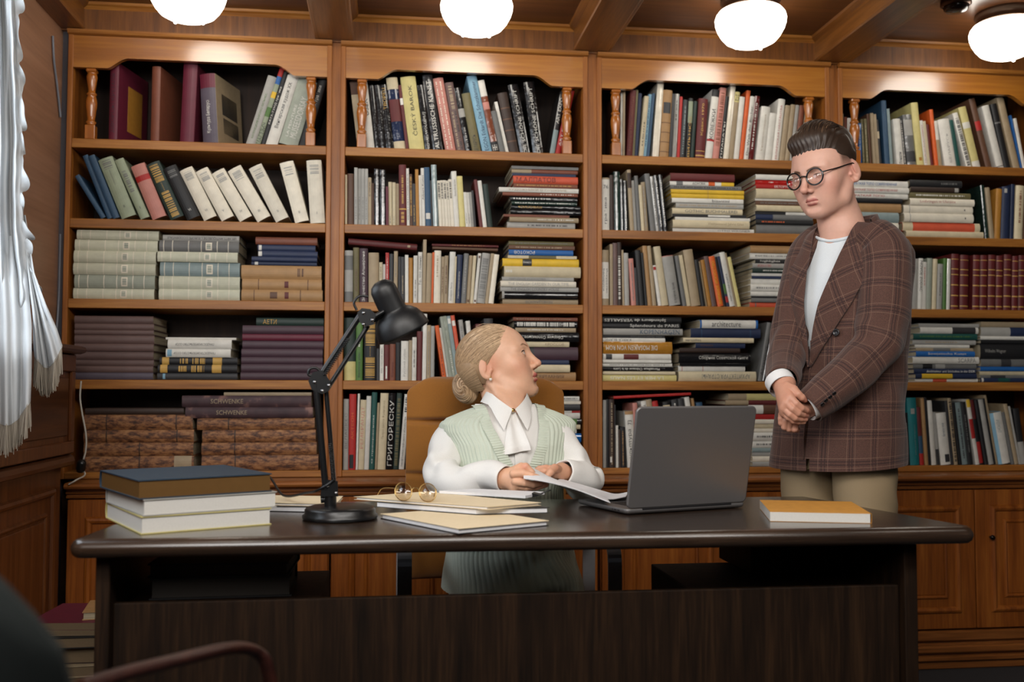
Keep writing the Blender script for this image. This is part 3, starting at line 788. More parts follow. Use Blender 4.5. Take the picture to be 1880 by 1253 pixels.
uprights(1, 1, 'r5', '''
120 134 120 145 cr
136 180 134 138 br
182 204 182 100 lg l=gy:.1:.5
205 227 205 104 lg l=gy:.1:.5
228 251 228 105 lg l=gy:.1:.5
252 273 252 108 lg l=gy:.1:.5
274 296 272 165 be l=ch:.6:.9
297 313 296 200 br
314 350 313 108 bk*
351 391 350 112 bk*
392 409 391 225 ma
410 434 408 193 cr l=gy:.05:.2
436 456 435 198 cr l=gy:.05:.2
457 480 455 203 be
482 530 475 80 dr l=go:.36:.82:.35:.6;b=go:.26:.28;l=go:.05:.22:.25:.65
531 549 520 105 wh l=gy:.1:.9
550 570 545 140 br l=go:.2:.95:.3:.8
571 592 560 205 ch l=go:.1:.5
593 614 572 110 oc
615 631 592 148 wh
632 653 600 102 wh t=Albert_Kunst:ch:u:.45:.88:.5
656 692 622 97 sb p=wh:.12:.22:.1:.9
693 704 655 185 ch
706 741 655 80 gs*
745 766 715 185 iv l=ch:.6:.95:.2:.8
767 786 735 182 iv l=ch:.6:.95:.2:.8
787 806 752 182 iv l=ch:.6:.95:.2:.8
807 823 772 185 iv l=ch:.6:.95:.2:.8
824 846 788 175 iv l=ch:.6:.95:.2:.8
847 881 815 122 wh t=Grand_Art_du_Livre:gy:u:.55:.85:.4
882 919 850 156 py
921 940 897 262 wh l=gy:.1:.4
941 959 915 262 wh l=gy:.1:.4
960 976 935 262 lg l=gy:.1:.4
977 992 950 250 ch
1014 1035 975 178 dr
1036 1063 998 185 wh
1065 1102 1030 205 dg
''', 485)
stack(1, 1, 'r5', 'right', '''
92 1225 1672 gy
112 1225 1668 be b=rb:.3:1
138 1228 1655 nb
158 1235 1668 co t=М.АЛПАТОВ:dr:u:.05:.65:.62
207 1238 1665 rb l=go:.05:.9
235 1140 1672 wh t=ХУДОЖНИКИ_О_ПУШКИНЕ:be:u:.12:.85:.5
266 1165 1668 rb l=wh:.5:.95
290 1215 1665 bk* l=wh:.05:.6
325 1225 1662 dg* l=wh:.05:.9
350 1220 1685 bk* t=ЖИВОПИСЬ:go:d:.1:.45:.5
378 1215 1685 bk*
414 1170 1610 rb
432 1210 1670 be l=wh:.4:.95
464 1195 1650 lg l=ch:.3:.9
''', d0=0.23)
uprights(1, 2, 'r5', '''
118 172 118 650 lg b=gy:.62:.9;b=gy:.0:.2
175 214 175 630 ol t=ИСКУССТВО:br:u:.2:.6:.4
217 272 217 635 pu t=Зодчество_Апшерона:wh:u:.02:.94:.4
277 345 277 665 be
348 369 348 728 cr l=ch:.6:.9
371 388 372 740 wh
390 412 390 665 rd l=wh:.2:.9
414 440 416 672 ch
443 468 446 655 be l=gy:.5:.8
473 488 473 690 ch
490 517 490 692 ch l=be:.2:.6
519 541 519 680 wh
543 570 543 698 oc
573 600 576 685 wh l=gy:.1:.5
603 631 607 660 wh t=То,_что_помню:bk:u:.35:.92:.6
632 654 640 578 be
656 690 665 668 be
691 705 700 662 og
708 752 713 650 iv l=be:.5:.9
755 775 762 690 be l=br:.2:.8:.3:.7
776 800 781 685 be l=br:.2:.8:.3:.7
803 840 818 658 wh t=Очерки_быта:gy:u:.05:.4:.4
841 849 853 690 cr
850 889 864 677 nb t=О._Винкель_Современная_архитектура:wh:u:.1:.65:.3
890 922 911 670 gy l=lg:.2:.9
924 948 945 682 be p=br:.03:.08:.2:.8
950 970 972 684 cr
971 990 1005 668 wh p=br:.03:.07:.2:.8;p=br:.9:.95:.2:.8
992 1046 1032 665 lg l=gy:.1:.9:.15:.85
1048 1070 1090 668 be
1072 1105 1112 675 iv
''', 998)
stack(1, 2, 'r5', 'right', '''
590 1205 1640 ol l=gy:.1:.9
618 1205 1645 br l=be:.1:.8
648 1205 1635 bl t=РОКОТОВ:wh:d:.08:.4:.6
685 1200 1660 cr b=ol:.3:.7
705 1165 1675 ye p=ch:.26:.38:.05:.95;t=Бенуа:wh:u:.27:.37:.3
757 1175 1685 cr l=wh:.02:.1
828 1160 1640 lg t=НАРОДНОЕ_ИСКУССТВО:gy:u:.1:.6:.5
855 1150 1655 iv t=THE_ENGLISH_GARDEN_IN_OUR_TIME:lg:u:.1:.9:.5
893 1150 1672 lg t=THE_ENGLISH_COUNTRY_HOUSE:gy:u:.13:.75:.6
924 1160 1665 bk* b=lg:.0:.03
973 1165 1670 be t=ВЕНЕЦИАНОВ:gy:d:.3:.66:.6
''', d0=0.23)
uprights(1, 3, 'r6', '''
115 190 115 85 dg b=py:.0:.3
192 236 195 95 gn t=Великие_умы:dg:u:.05:.45:.4;l=wh:.55:.7
245 326 250 55 bk t=ИСКУССТВО_ИСТОРИЯ:go:u:.36:.5:.4;l=go:.04:.34:.12:.88;l=go:.52:.95:.12:.88
330 349 330 290 ch
351 376 353 260 wh l=gy:.2:.9
378 414 380 265 dr p=wh:.05:.4:.3:.6
416 454 418 260 rb t=В.Швецов:dr:u:.1:.5:.4
456 488 458 250 bk
490 538 494 240 wh t=Русский_лубок:lg:u:.1:.8:.4
540 562 545 235 be
564 592 568 215 wh* l=ch:.3:.7
595 630 600 175 dr
632 658 640 60 wh
661 687 664 135 be l=gy:.1:.9
688 712 690 140 lg
768 795 697 135 og t=Мой_театр:bk:u:.1:.6:.5
797 812 722 150 wh
813 835 715 75 gg
836 858 757 72 gg* l=wh:.1:.5
859 884 790 72 gs p=wh:.88:.96:.1:.9
886 912 820 68 co p=wh:.84:.92:.1:.9
922 950 872 98 lg l=gy:.5:.9
962 990 920 105 wh
1010 1050 985 125 dr
1060 1120 1040 90 ch
''', 500)
stack(1, 3, 'r6', 'right', '''
84 1235 1665 rb l=be:.05:.9:.4:.6
108 1240 1665 bk* l=wh:.05:.95:.2:.8
152 1250 1655 be l=wh:.2:.8
182 1245 1675 bk* b=wh:.0:.02;t=Сборник_Соломонов:wh:d:.15:.75:.4
246 1250 1610 cr t=KPOCCOB:be:u:.55:.9:.6
280 1248 1670 pu b=ch:.0:.3
366 1255 1610 nb
398 1250 1613 cr
448 1250 1655 ta t=ГЕРМАНИЯ:br:u:.35:.8:.35
''', d0=0.22)
uprights(1, 4, 'r6', '''
108 142 112 625 lg t=ВЕЛАСКЕС:gy:u:.3:.8:.5
143 189 150 592 rd t=АКТЕОН:og:u:.4:.75:.4;p=bk:.02:.2:.1:.7
191 204 206 590 wh
206 245 224 630 cr t=РЕМБРАНДТ:pk:u:.3:.9:.6
247 278 264 605 wh
280 315 300 580 te t=О_прекрасном:wh:u:.08:.7:.3
318 333 336 650 be
335 388 357 585 cr t=Пьеро_делла_Франческа:be:u:.4:.9:.4
389 436 412 585 bk* t=ГРИГОРЕСКУ:wh:u:.05:.9:.62
438 473 465 585 dg l=ol:.05:.95:.2:.8
477 512 517 592 wh t=ПАМЯТНИКИ_МИРОВОГО_ИСКУССТВА:ch:u:.04:.7:.34;l=ch:.76:.96:.2:.8
530 575 560 600 be
590 640 610 600 wh
660 700 670 605 dr
''', 1092)
stack(1, 4, 'r6', 'right', '''
608 1400 1678 wh l=ch:.6:.95
640 1400 1688 iv
660 1400 1680 ch
700 1400 1684 rd b=wh:.3:.8
718 1400 1682 wh l=ch:.6:.7
757 1400 1690 bk* b=gn:.6:.9
797 1405 1684 cr
826 1405 1660 wh l=ch:.6:.8
855 1400 1690 bl*
915 1400 1684 bk
960 1400 1684 wh
1000 1400 1684 db
1042 1400 1684 be
''', d0=0.2)
# third bookcase
uprights(2, 0, 'c1', '''
200 215 205 650 br
232 246 236 655 wh
247 264 252 650 be
275 317 305 645 dr t=Акварели_Максимилиана:rb:u:.1:.9:.5
318 335 336 640 ol
336 361 366 665 nb
363 395 405 690 cr l=ch:.2:.6
396 419 432 672 lb l=nb:.2:.9
420 440 460 668 sb
460 505 500 588 iv*
511 576 540 645 ta p=ch:.66:.82:.1:.9;b=br:.1:.11;b=br:.24:.25;b=br:.38:.39;b=br:.52:.53
579 601 602 672 ch
603 636 627 670 lg* l=ch:.6:.9
640 660 664 690 rd
661 697 688 712 ch l=gs:.1:.9
700 732 725 705 bk t=ВИЛЬНЮС:go:u:.05:.7:.5;b=sg:.6:.95
735 762 762 725 dg
768 835 795 708 dr t=Кракх_1970:go:u:.4:.92:.3;b=go:.06:.08;b=go:.14:.15
837 890 895 640 wh t=КОВЕЖКИ:bk:u:.3:.72:.5;b=rd:.27:.3;b=bk:.9:1
891 936 935 628 pk l=rb:.2:.95:.2:.8
938 965 972 690 bk t=ПЛАКАТЫ:wh:u:.05:.6:.4
968 1005 1013 612 iv*
1008 1045 1060 655 be p=py:.85:1:.0:1;t=23:ch:h:.87:.96
1047 1085 1095 690 wh
1088 1117 1145 645 og
1119 1150 1163 690 wh t=Die_Welt_der_Bücher:bk:u:.1:.85:.5
1152 1192 1203 685 dr* l=wh:.2:.9
1202 1265 1250 762 wh t=Енциклопедия:be:u:.2:.85:.2
1267 1316 1308 810 wh
1318 1366 1370 710 wh t=БЕЛАРУСКАЯ_МАСТАЦТВА:rd:u:.05:.9:.3
1370 1410 1420 755 be
1412 1445 1460 750 be
1447 1475 1490 752 lg
1477 1512 1525 755 rb
1517 1550 1570 755 be
''', 1135)
uprights(2, 1, 'c2', '''
98 155 98 180 wh b=be:.97:1;t=графика:ch:u:.12:.62:.4;t=76:ch:h:.79:.86;hard
161 190 156 160 db
192 235 172 135 dg*
238 262 205 190 bk*
264 292 226 200 bk* l=wh:.05:.4
303 330 247 122 be b=db:.7:.95
332 356 285 198 lg
358 382 320 165 gy
384 405 335 232 cr
407 437 360 208 be l=lg:.1:.9
452 488 400 148 gy
490 515 432 168 lg* l=ch:.1:.9
517 545 470 162 bk* l=wh:.1:.9
547 573 505 158 bk* l=wh:.1:.9
''', 560)
stack(2, 1, 'c2', 'left', '''
152 590 1055 dr
208 590 1055 wh b=ye:.8:1;b=og:.6:.7;b=gy:.1:.2;t=АСНОВА:bk:u:.35:.55:.6
238 590 1105 gy l=ch:.05:.95
270 592 1122 ye b=go:.5:.51
300 596 1122 ye b=go:.5:.51
332 600 1118 wh t=bizantini:ch:u:.56:.8:.6
366 630 1120 lg l=be:.05:.9
402 605 1115 cr t=GOTHIC_BUCHMALEREI:gy:u:.18:.92:.5
445 605 1140 bk p=wh:.48:.78:.2:.8
468 625 1168 wh
490 605 1160 cr t=Viertausend_Jahre_Glas:be:u:.45:.92:.45
546 610 1200 wh t=OTTO_WAGNER:gy:u:.55:.95:.4
''', d0=0.24)
stack(2, 1, 'c2', 'right', '''
160 1205 1520 wh
198 1205 1530 rd* l=wh:.3:.4
232 1205 1540 rd t=БЕЛОРУССКАЯ:wh:u:.4:.9:.6
262 1205 1560 cr
332 1205 1560 wh
348 1205 1565 br l=gy:.1:.9
382 1205 1572 cr
425 1205 1574 bk b=wh:.6:1
447 1205 1620 nb b=gy:.3:1
485 1205 1622 bk l=og:.1:.5
520 1208 1622 gy
''', d0=0.24)
uprights(2, 2, 'c2', '''
98 152 98 700 be p=wh:.12:.78:.04:.96;t=Искусство:ch:d:.22:.66:.28:.68;t=Беларуси:ch:d:.26:.66:.28:.26;hard
158 178 156 660 be
180 214 164 650 mv
216 246 206 645 db l=wh:.1:.8:.2:.7
250 263 225 700 be
265 297 243 722 lg
311 344 280 762 pk l=gy:.1:.9
346 366 312 828 ch
371 410 322 700 bk
411 427 350 720 bk
430 462 340 668 ta
464 490 381 670 be
505 530 437 808 wh p=rd:.88:.96:.1:.9
531 580 452 672 cr
586 668 510 735 lg t=К_Кутепов_Архив:ch:u:.05:.45:.3:.6;b=pk:.985:1
682 710 622 740 gy
712 744 650 735 cr
746 814 684 692 be
816 844 757 768 bk
846 862 785 780 be
864 890 797 770 oc
892 926 810 742 mv
934 976 842 742 og t=КНИЖНОЕ_ИСКУССТВО:ye:u:.05:.9:.5
978 996 882 748 bk
998 1018 897 745 nb b=gn:.25:.45;b=rd:.08:.2
1020 1058 922 713 wh t=НАРОДНАЯ_КНИГА:ch:u:.1:.6:.4
1060 1075 957 720 be
1078 1104 986 748 py
''', 1105)
stack(2, 2, 'c2', 'right', '''
672 1165 1560 ta
725 1165 1560 wh l=gy:.1:.9
768 1205 1560 bk t=highlights:wh:u:.1:.5:.6
800 1180 1560 lg t=ИСКУССТВО:rd:u:.1:.35:.5
835 1180 1560 dg l=wh:.2:.8
870 1175 1555 wh
890 1175 1555 nb
910 1170 1555 wh p=rd:.72:.78:.2:.8
953 1165 1550 wh l=gy:.1:.8
1002 1165 1550 wh
1035 1170 1550 bk
1050 1170 1550 gy
1080 1165 1550 co b=gy:.1:.12
''', d0=0.24)
stack(2, 3, 'c3', 'left', '''
86 105 675 bk t=Splendeurs_de_VERSAILLES:wh:d:.02:.8:.6
132 105 668 bk t=Splendeurs_de_PARIS:wh:u:.35:.98:.7
172 105 680 lg t=KOPENHAGEN:sb:u:.46:.96:.7
218 105 555 bk t=DAS_GEGENWÄRTIGE:gy:d:.45:.95:.5
238 105 558 wh t=KARLA_BLANC:gy:d:.02:.45:.6
266 105 605 oc* t=DIE_MOSAIKEN_VON_ROM:wh:d:.04:.78:.4
354 105 597 wh p=dr:.3:.52:.05:.95;p=ch:.04:.13:.05:.95
396 105 600 wh
420 105 610 wh l=gy:.1:.9
446 105 620 bk* t=Merveilleux_Châteaux_de_la_Loire:wh:d:.15:.8:.5
480 105 630 cr
504 105 640 py t=LA_MER_ET_LES_NAUS:wh:d:.1:.82:.5
''', d0=0.25)
stack(2, 3, 'c3', 'right', '''
110 800 1220 wh b=bl:.0:.03;b=bl:.96:1;t=architecture:ch:u:.2:.7:.65
170 735 1240 nb b=sb:.15:.16;b=sb:.85:.86
238 680 1192 cr t=versailles:ch:u:.03:.25:.5
273 775 1135 nb t=ROMANIA:br:u:.1:.35:.4
312 655 1095 db
346 650 1170 bk* t=Сборник_Советской_книги:wh:u:.28:.96:.4
420 655 1150 bk*
440 650 1135 wh b=pk:.05:.06;b=pk:.36:.37
480 650 1212 cr t=АРХИТЕКТУРА_СТРАНЫ:gy:d:.3:.92:.5
''', d0=0.25)
uprights(2, 3, 'c3', '''
1222 1252 1290 125 gy t=Abrasimov:ch:u:.1:.6:.6
1256 1292 1330 140 ch* l=wh:.1:.6
''', 556)
uprights(2, 4, 'c3', '''
108 130 108 685 lg
132 150 130 680 bk
152 188 150 680 db l=be:.05:.95;p=wh:.08:.16:.15:.5
190 201 190 720 ch
204 221 198 868 wh
223 236 205 900 db
238 274 214 880 bk l=ta:.05:.9
286 345 208 764 wh b=ta:.94:1;t=скульптура:ch:u:.04:.68:.42;t=73:ch:u:.76:.84:.5;hard
350 384 281 705 pk l=rb:.2:.9
390 420 318 745 br
440 478 348 690 wh t=TENDU:ch:d:.7:.95:.5
480 520 392 678 be
540 580 452 690 rd
590 640 535 695 bk b=cr:.85:.95
645 690 600 680 ch l=wh:.6:.95
695 735 640 672 ch
770 805 690 662 wh
808 825 740 672 ta
835 880 775 700 sb
''', 1172)
stack(2, 4, 'c3', 'right', '''
640 1010 1400 be b=py:.34:1
688 985 1400 dr b=be:.0:.4
722 1150 1500 wh* b=br:.3:.9
785 1155 1500 rd
825 1180 1500 iv
858 1180 1500 cr
890 1180 1500 iv
920 1180 1500 wh l=ch:.1:.8
980 1180 1500 wh l=ch:.1:.8
1032 1180 1510 gs
1062 1180 1510 lg
1090 1180 1510 iv
1130 1180 1510 lg
''', d0=0.24)
# rightmost bookcase
uprights(3, 0, 'd2', '''
305 328 305 -151 be
333 356 333 -120 rb
360 390 360 -111 wh
464 490 455 -70 bl* l=wh:.2:.9
500 521 476 -106 ol l=cr:.1:.9
523 546 500 -106 ol l=cr:.1:.9
558 579 530 -150 br
581 609 547 -152 be
611 634 572 -145 be
640 662 602 -100 ch b=cr:.6:.75
690 733 655 -266 sb
735 758 700 -196 gs
788 848 750 -106 wh t=Лондон:ch:u:.05:.3:.5
850 879 800 -100 ch* l=wh:.05:.9
881 956 815 -146 gy* b=lg:.6:.9;b=ch:.1:.3
960 1020 885 -246 py p=oc:.1:.15:.3:.7
1022 1049 970 -90 wh l=pk:.1:.9
1051 1076 1000 -85 cr
1080 1108 1022 -60 dr
1112 1143 1060 -184 og
1146 1180 1062 -90 wh b=be:.0:.6
1202 1300 1120 -110 wh t=БЕЛАРУСЬ:lg:u:.1:.7:.2
1305 1344 1222 -100 te
1384 1430 1258 -160 wh l=bk:.05:.9:.2:.8
1442 1510 1310 -215 py b=wh:.0:.12;b=wh:.65:.75
1560 1612 1405 -286 br b=rd:.55:.68
1646 1710 1510 -225 wh b=bk:.04:.05
1716 1770 1590 -240 bk b=gy:.7:.72
1790 1850 1640 -300 be
1856 1871 1757 -136 bl
1873 1900 1788 -110 wh
''', 300)
stack(3, 1, 'd2', 'left', '''
428 375 888 wh t=КРАТКАЯ_ТОПО_СОВРЕМЕННАЯ:bl:u:.05:.8:.4
488 372 890 wh t=КРАТКАЯ_ТОПО_СОВРЕМЕННАЯ:rd:u:.05:.8:.4
537 372 886 wh t=КРАТКАЯ_ТОПО:rd:u:.05:.6:.4
582 372 830 bk
625 370 822 ta
702 370 800 gs
790 370 800 iv
860 370 800 be
''', d0=0.24)
stack(3, 1, 'd2', 'right', '''
425 895 1350 bk l=gy:.6:.9
488 898 1320 db p=lg:.9:.98:.1:.9
535 893 1420 ol l=wh:.1:.9
588 893 1450 iv t=Lothringen_in_Ukraine:pk:u:.15:.7:.5
646 840 1440 iv b=lg:.08:.09;p=ch:.87:.885:.4:.6
716 840 1440 iv b=lg:.08:.09;p=ch:.87:.885:.4:.6
792 835 1506 co b=cr:.0:.13;b=cr:.93:1
868 860 1530 cr
''', d0=0.25)
uprights(3, 1, 'd2', '''
1556 1588 1512 465 dg*
1590 1628 1500 485 be
1632 1682 1650 495 oc
1686 1758 1702 478 nb p=lg:.88:.96:.2:.5
1764 1796 1778 458 nb
1800 1872 1820 468 cr l=rb:.3:.9
1880 1940 1895 470 br
''', 926)
uprights(3, 2, 'd3', '''
560 620 560 170 oc
640 700 640 160 br
720 800 720 170 be
850 905 850 150 br
918 962 930 162 lg
964 999 972 162 wh t=NOVOE_ZODAC:bk:d:.35:.95:.6
1001 1040 1010 190 wh l=pk:.5:.9
1042 1086 1055 158 gg
1090 1126 1103 165 cr
1130 1176 1142 208 lg l=gy:.3:.8
1180 1211 1186 160 gn
1213 1242 1222 165 wh*
''' + ''.join(f'{a_} {b_} {a_ + 8} {t_} dr {RED}\n' for a_, b_, t_ in ((1250, 1312, 122), (1322, 1392, 132), (1438, 1496, 132), (1504, 1562, 132), (1570, 1630, 130), (1638, 1692, 138), (1700, 1762, 128), (1772, 1822, 142), (1832, 1884, 134), (1892, 1944, 136))), 603)
stack(3, 3, 'd3', 'left', '''
725 975 1500 lg
757 985 1490 wh b=ch:.55:.95
812 925 1480 te l=gn:.1:.9
865 925 1475 lg l=be:.2:.7
908 945 1420 wh
936 950 1450 be b=gy:.3:.6
964 945 1455 bl t=Sowjetische_Kunst:wh:u:.2:.85:.5
1012 920 1495 wh t=SCARPA:gy:u:.68:.95:.6
1072 930 1480 gy b=bk:.15:.3;b=lg:.35:.5
1115 935 1475 nb t=Architektur_und_Städtebau_in_der_DDR:wh:u:.2:.98:.5
1158 940 1470 nb b=ye:.1:.6
1200 945 1490 wh b=co:.28:.5
''', d0=0.25)
stack(3, 3, 'd3', 'right', '''
710 1515 1935 be
757 1510 1935 lg b=nb:.6:.9
835 1505 1935 wh
865 1505 1935 bk
900 1500 1935 bk t=Wilhelm_Wagner:lg:u:.08:.5:.3
1033 1500 1935 gy* b=ch:.4:.6
1097 1500 1935 bl
1135 1500 1935 cr
1170 1500 1935 gy b=ch:.2:.5
1195 1500 1935 nb b=te:.35:.58;b=wh:.02:.06
''', d0=0.25)
uprights(3, 4, 'd4', '''
600 660 590 450 be
680 725 670 500 rb
742 790 720 700 ye
795 836 780 720 lb b=oc:.1:.6
860 902 838 555 bk t=ПЛАСТИКА_ДИЗАЙН:wh:u:.3:.8:.4
905 985 845 424 tl p=lg:.76:.84:.3:.7;t=Пособие_для_архитекторов:gs:d:.15:.6:.16:.6
990 1026 930 505 dr b=rd:.0:.2;b=sb:.2:.5
1030 1058 942 428 ta
1060 1084 976 422 bk
1086 1130 1005 448 wh
1136 1162 1052 553 lg b=ch:.0:.3
1170 1254 1088 552 wh t=Витебск_1918:sb:u:.55:.8:.3;p=ch:.05:.2:.4:.9
1256 1279 1150 450 ch
1281 1311 1165 428 be l=bk:.05:.95:.2:.8
1318 1344 1210 465 bk
1346 1400 1225 463 gs* l=ch:.1:.9
1402 1445 1275 460 bk l=gy:.2:.8
1464 1496 1300 438 wh b=ye:.88:1;b=rd:.4:.7
1498 1536 1335 440 bk b=rd:.02:.35;b=dr:.7:1
1540 1572 1390 440 bk
1576 1618 1430 438 lg
1620 1638 1476 430 bk
1640 1662 1505 403 be
1666 1768 1560 543 lb p=wh:.0:1:.25:1;t=РЕМОНТ:gs:d:.6:.85:.3
1772 1795 1640 548 gy
1800 1834 1700 478 be
1836 1852 1742 498 lg
1856 1910 1790 515 bk b=lg:.0:.4
''', 1015)
# books lying on top of the standing ones
def lying(bay, sh, p0, p1, code, t, label, d=0.2, opts=''):
    a = ptY(*p0, YF + 0.03); b = ptY(*p1, YF + 0.03); L = math.hypot(b[0] - a[0], b[2] - a[2]); th = math.atan2(b[2] - a[2], b[0] - a[0])
    book(label, t, L, d, code, (a[0], YF + 0.028, a[2]), (0, PI / 2 - th, 0), None, opts, True)
lying(1, 2, (640, 438), (766, 449), 'dr', 0.022, 'dark red book lying flat across the standing books left on the third shelf, second bookcase', opts='p=be:.86:.9:.3:.7')
lying(1, 2, (793, 448), (915, 451), 'dr', 0.008, 'thin dark red book with gold lettering lying on standing books, third shelf, second bookcase', opts='l=go:.3:.8')
lying(1, 2, (794, 453), (914, 457), 'br', 0.009, 'thin brown book lying under a dark red one, third shelf, second bookcase')
lying(2, 4, (1126, 728), (1268, 721), 'rd', 0.010, 'thin red book lying tilted across the standing books, lowest shelf, third bookcase')
flush_books()
# ------------------------------------------------------------ desk
ZT = 0.77
desk = thing('desk', 'large dark wood desk with a thick rounded top', 'desk', (0.3, 2.35, 0))
def rounded_poly(P, r, n=6):
    out = []; m_ = len(P)
    for i in range(m_):
        p0, p1, p2 = [np.array(P[k % m_], float) for k in (i - 1, i, i + 1)]
        a = (p0 - p1) / np.linalg.norm(p0 - p1); b_ = (p2 - p1) / np.linalg.norm(p2 - p1)
        ang = math.acos(max(-1, min(1, a.dot(b_)))); d = r / math.tan(ang / 2); c = p1 + (a + b_) / np.linalg.norm(a + b_) * (r / math.sin(ang / 2))
        s0 = p1 + a * d - c; s1 = p1 + b_ * d - c; t0 = math.atan2(s0[1], s0[0]); t1 = math.atan2(s1[1], s1[0]); dt = (t1 - t0 + PI) % (2 * PI) - PI
        for k in range(n + 1): out.append(c + r * np.array([math.cos(t0 + dt * k / n), math.sin(t0 + dt * k / n)]))
    return out
def inset(poly, d):
    n = len(poly); out = []
    for i in range(n):
        t_ = poly[(i + 1) % n] - poly[i - 1]; t_ = t_ / (np.linalg.norm(t_) + 1e-9); out.append(poly[i] + np.array([-t_[1], t_[0]]) * d)
    return out
def slab(mb, poly, prof, mi=0):
    rows = [[(p[0], p[1], z) for p in inset(poly, d)] for d, z in prof]
    n = len(poly); mb.grid(rows, mi, True, closev=True)
    mb.add(rows[0], [list(range(n))], mi); mb.add(rows[-1], [list(range(n))], mi)
TOP = rounded_poly([(-0.622, 2.046), (1.280, 2.030), (1.158, 2.672), (-0.570, 2.682)], 0.03)
d_ = MB(); slab(d_, TOP, [(0.020, ZT), (0.012, ZT - 0.0012), (0.006, ZT - 0.005), (0.001, ZT - 0.013), (0, ZT - 0.020), (0.003, ZT - 0.030), (0.010, ZT - 0.036), (0.020, ZT - 0.038)])
d_.build('desk_top', W_DESKT, desk)
MB().box((-0.578, 2.10, 0.0), (-0.550, 2.60, ZT - 0.0385), bev=0.002).build('side_panel', W_DESK, desk)
MB().box((1.138, 2.10, 0.0), (1.168, 2.60, ZT - 0.0385), bev=0.002).build('side_panel', W_DESK, desk)
MB().box((-0.5495, 2.125, 0.02), (1.1375, 2.143, 0.630), bev=0.002).build('modesty_panel', W_DESK, desk)
MB().box((-0.549, 2.36, ZT - 0.066), (1.137, 2.38, ZT - 0.0385)).build('top_rail', W_DESK, desk)
MB().box((0.89, 2.38, 0.611), (1.137, 2.62, ZT - 0.0385), bev=0.002).build('upper_compartment', W_DESK, desk)
for x0, x1, k in ((0.686, 1.136, 0.73), (-0.548, -0.141, -0.2)):
    p_ = MB(); p_.box((x0, 2.16, 0.05), (x1, 2.56, 0.610), bev=0.002); q_ = p_.build('pedestal', W_DESK, desk)
    for z in (0.06, 0.24, 0.42):
        dr_ = MB(); dr_.box((x0 + 0.006, 2.561, z), (x1 - 0.006, 2.575, z + 0.17), bev=0.002); dd = dr_.build('drawer', W_DESK, q_)
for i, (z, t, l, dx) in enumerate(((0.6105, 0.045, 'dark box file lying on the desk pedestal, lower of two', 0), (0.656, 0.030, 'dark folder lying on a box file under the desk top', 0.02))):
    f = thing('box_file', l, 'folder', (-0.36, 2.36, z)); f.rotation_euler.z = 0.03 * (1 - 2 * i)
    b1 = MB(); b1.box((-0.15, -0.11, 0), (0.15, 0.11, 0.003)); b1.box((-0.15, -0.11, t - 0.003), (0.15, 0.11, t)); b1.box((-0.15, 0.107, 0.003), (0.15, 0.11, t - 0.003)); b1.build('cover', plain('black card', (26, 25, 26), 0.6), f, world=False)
    b2 = MB(); b2.box((-0.145, -0.105, 0.0032), (0.145, 0.106, t - 0.0032)); b2.build('paper_block', plain('shade-darkened grey paper', (58, 52, 46), 0.8), f, world=False)  # page colour darkened to stand in for shade under the desk top

# ------------------------------------------------------------ left sideboard
W_SIDE = wood('sideboard wood', (72, 38, 17), (94, 52, 24), (114, 68, 33), 'z', rough=0.35)
W_SIDEY = wood('sideboard wood flat', (58, 31, 16), (78, 44, 23), (96, 58, 31), 'y', rough=0.35)
def side_panel_face(x, y0, y1, z0, z1, w, par, name='front_panel'):
    f = MB()
    def frame(a0, b0, a1, b1, wid, h):
        prof = [(0, 0), (0.2, 0.7), (0.5, 1), (0.8, 0.7), (1, 0)]
        cs = [((a0, b0), (1, 1)), ((a1, b0), (-1, 1)), ((a1, b1), (-1, -1)), ((a0, b1), (1, -1))]
        f.grid([[(x + h * v, cy + sy * wid * u, cz + sz * wid * u) for u, v in prof] for (cy, cz), (sy, sz) in cs], 0, False, closeu=True)
    frame(y0 + w, z0 + w, y1 - w, z1 - w, 0.028, 0.013); frame(y0 + w + 0.075, z0 + w + 0.075, y1 - w - 0.075, z1 - w - 0.075, 0.018, 0.009)
    f.box((x - 0.002, y0 + w + 0.10, z0 + w + 0.10), (x + 0.005, y1 - w - 0.10, z1 - w - 0.10), bev=0.003)
    return f.build(name, W_SIDE, par)
sb = thing('sideboard', 'low brown panelled sideboard along the left wall', 'sideboard', (-1.16, 2.7, 0))
MB().box((XL + 0.002, 1.6, 0.0), (-1.100, 3.560, 0.800), bev=0.002).build('carcass', W_SIDE, sb)
for y0, y1 in ((1.62, 2.56), (2.58, 3.535)): side_panel_face(-1.0995, y0, y1, 0.06, 0.78, 0.045, sb)
MB().prism([(XL + 0.002, 0.8005), (-1.072, 0.8005), (-1.060, 0.806), (-1.056, 0.818), (-1.060, 0.832), (-1.070, 0.840), (XL + 0.002, 0.840)], 1.6, 3.565, 'y').build('sideboard_top', W_SIDEY, sb)
cb = thing('wall_box', 'upper panelled wood box on the sideboard below the curtain', 'cabinet', (-1.14, 2.7, 0.841))
MB().box((XL + 0.002, 1.6, 0.8412), (-1.070, 3.560, 1.180), bev=0.002).build('carcass', W_SIDE, cb)
fm = MB()
for z0, z1 in ((0.845, 0.885), (1.12, 1.178)): fm.box((-1.0698, 1.6, z0), (-1.058, 3.560, z1), bev=0.003)
for y0, y1 in ((3.525, 3.560), (2.40, 2.44)): fm.box((-1.0698, y0, 0.885), (-1.058, y1, 1.12), bev=0.003)
fm.build('face_frame', W_SIDE, cb)
bp = MB(); bp.box((-1.0698, 2.46, 0.905), (-1.064, 3.505, 1.10), bev=0.004); bp.build('inset_panel', W_SIDEY, cb)
MB().prism([(XL + 0.002, 1.1805), (-1.050, 1.1805), (-1.036, 1.186), (-1.031, 1.195), (-1.036, 1.204), (-1.050, 1.209), (XL + 0.002, 1.209)], 1.6, 3.585, 'y').build('box_top', W_SIDEY, cb)
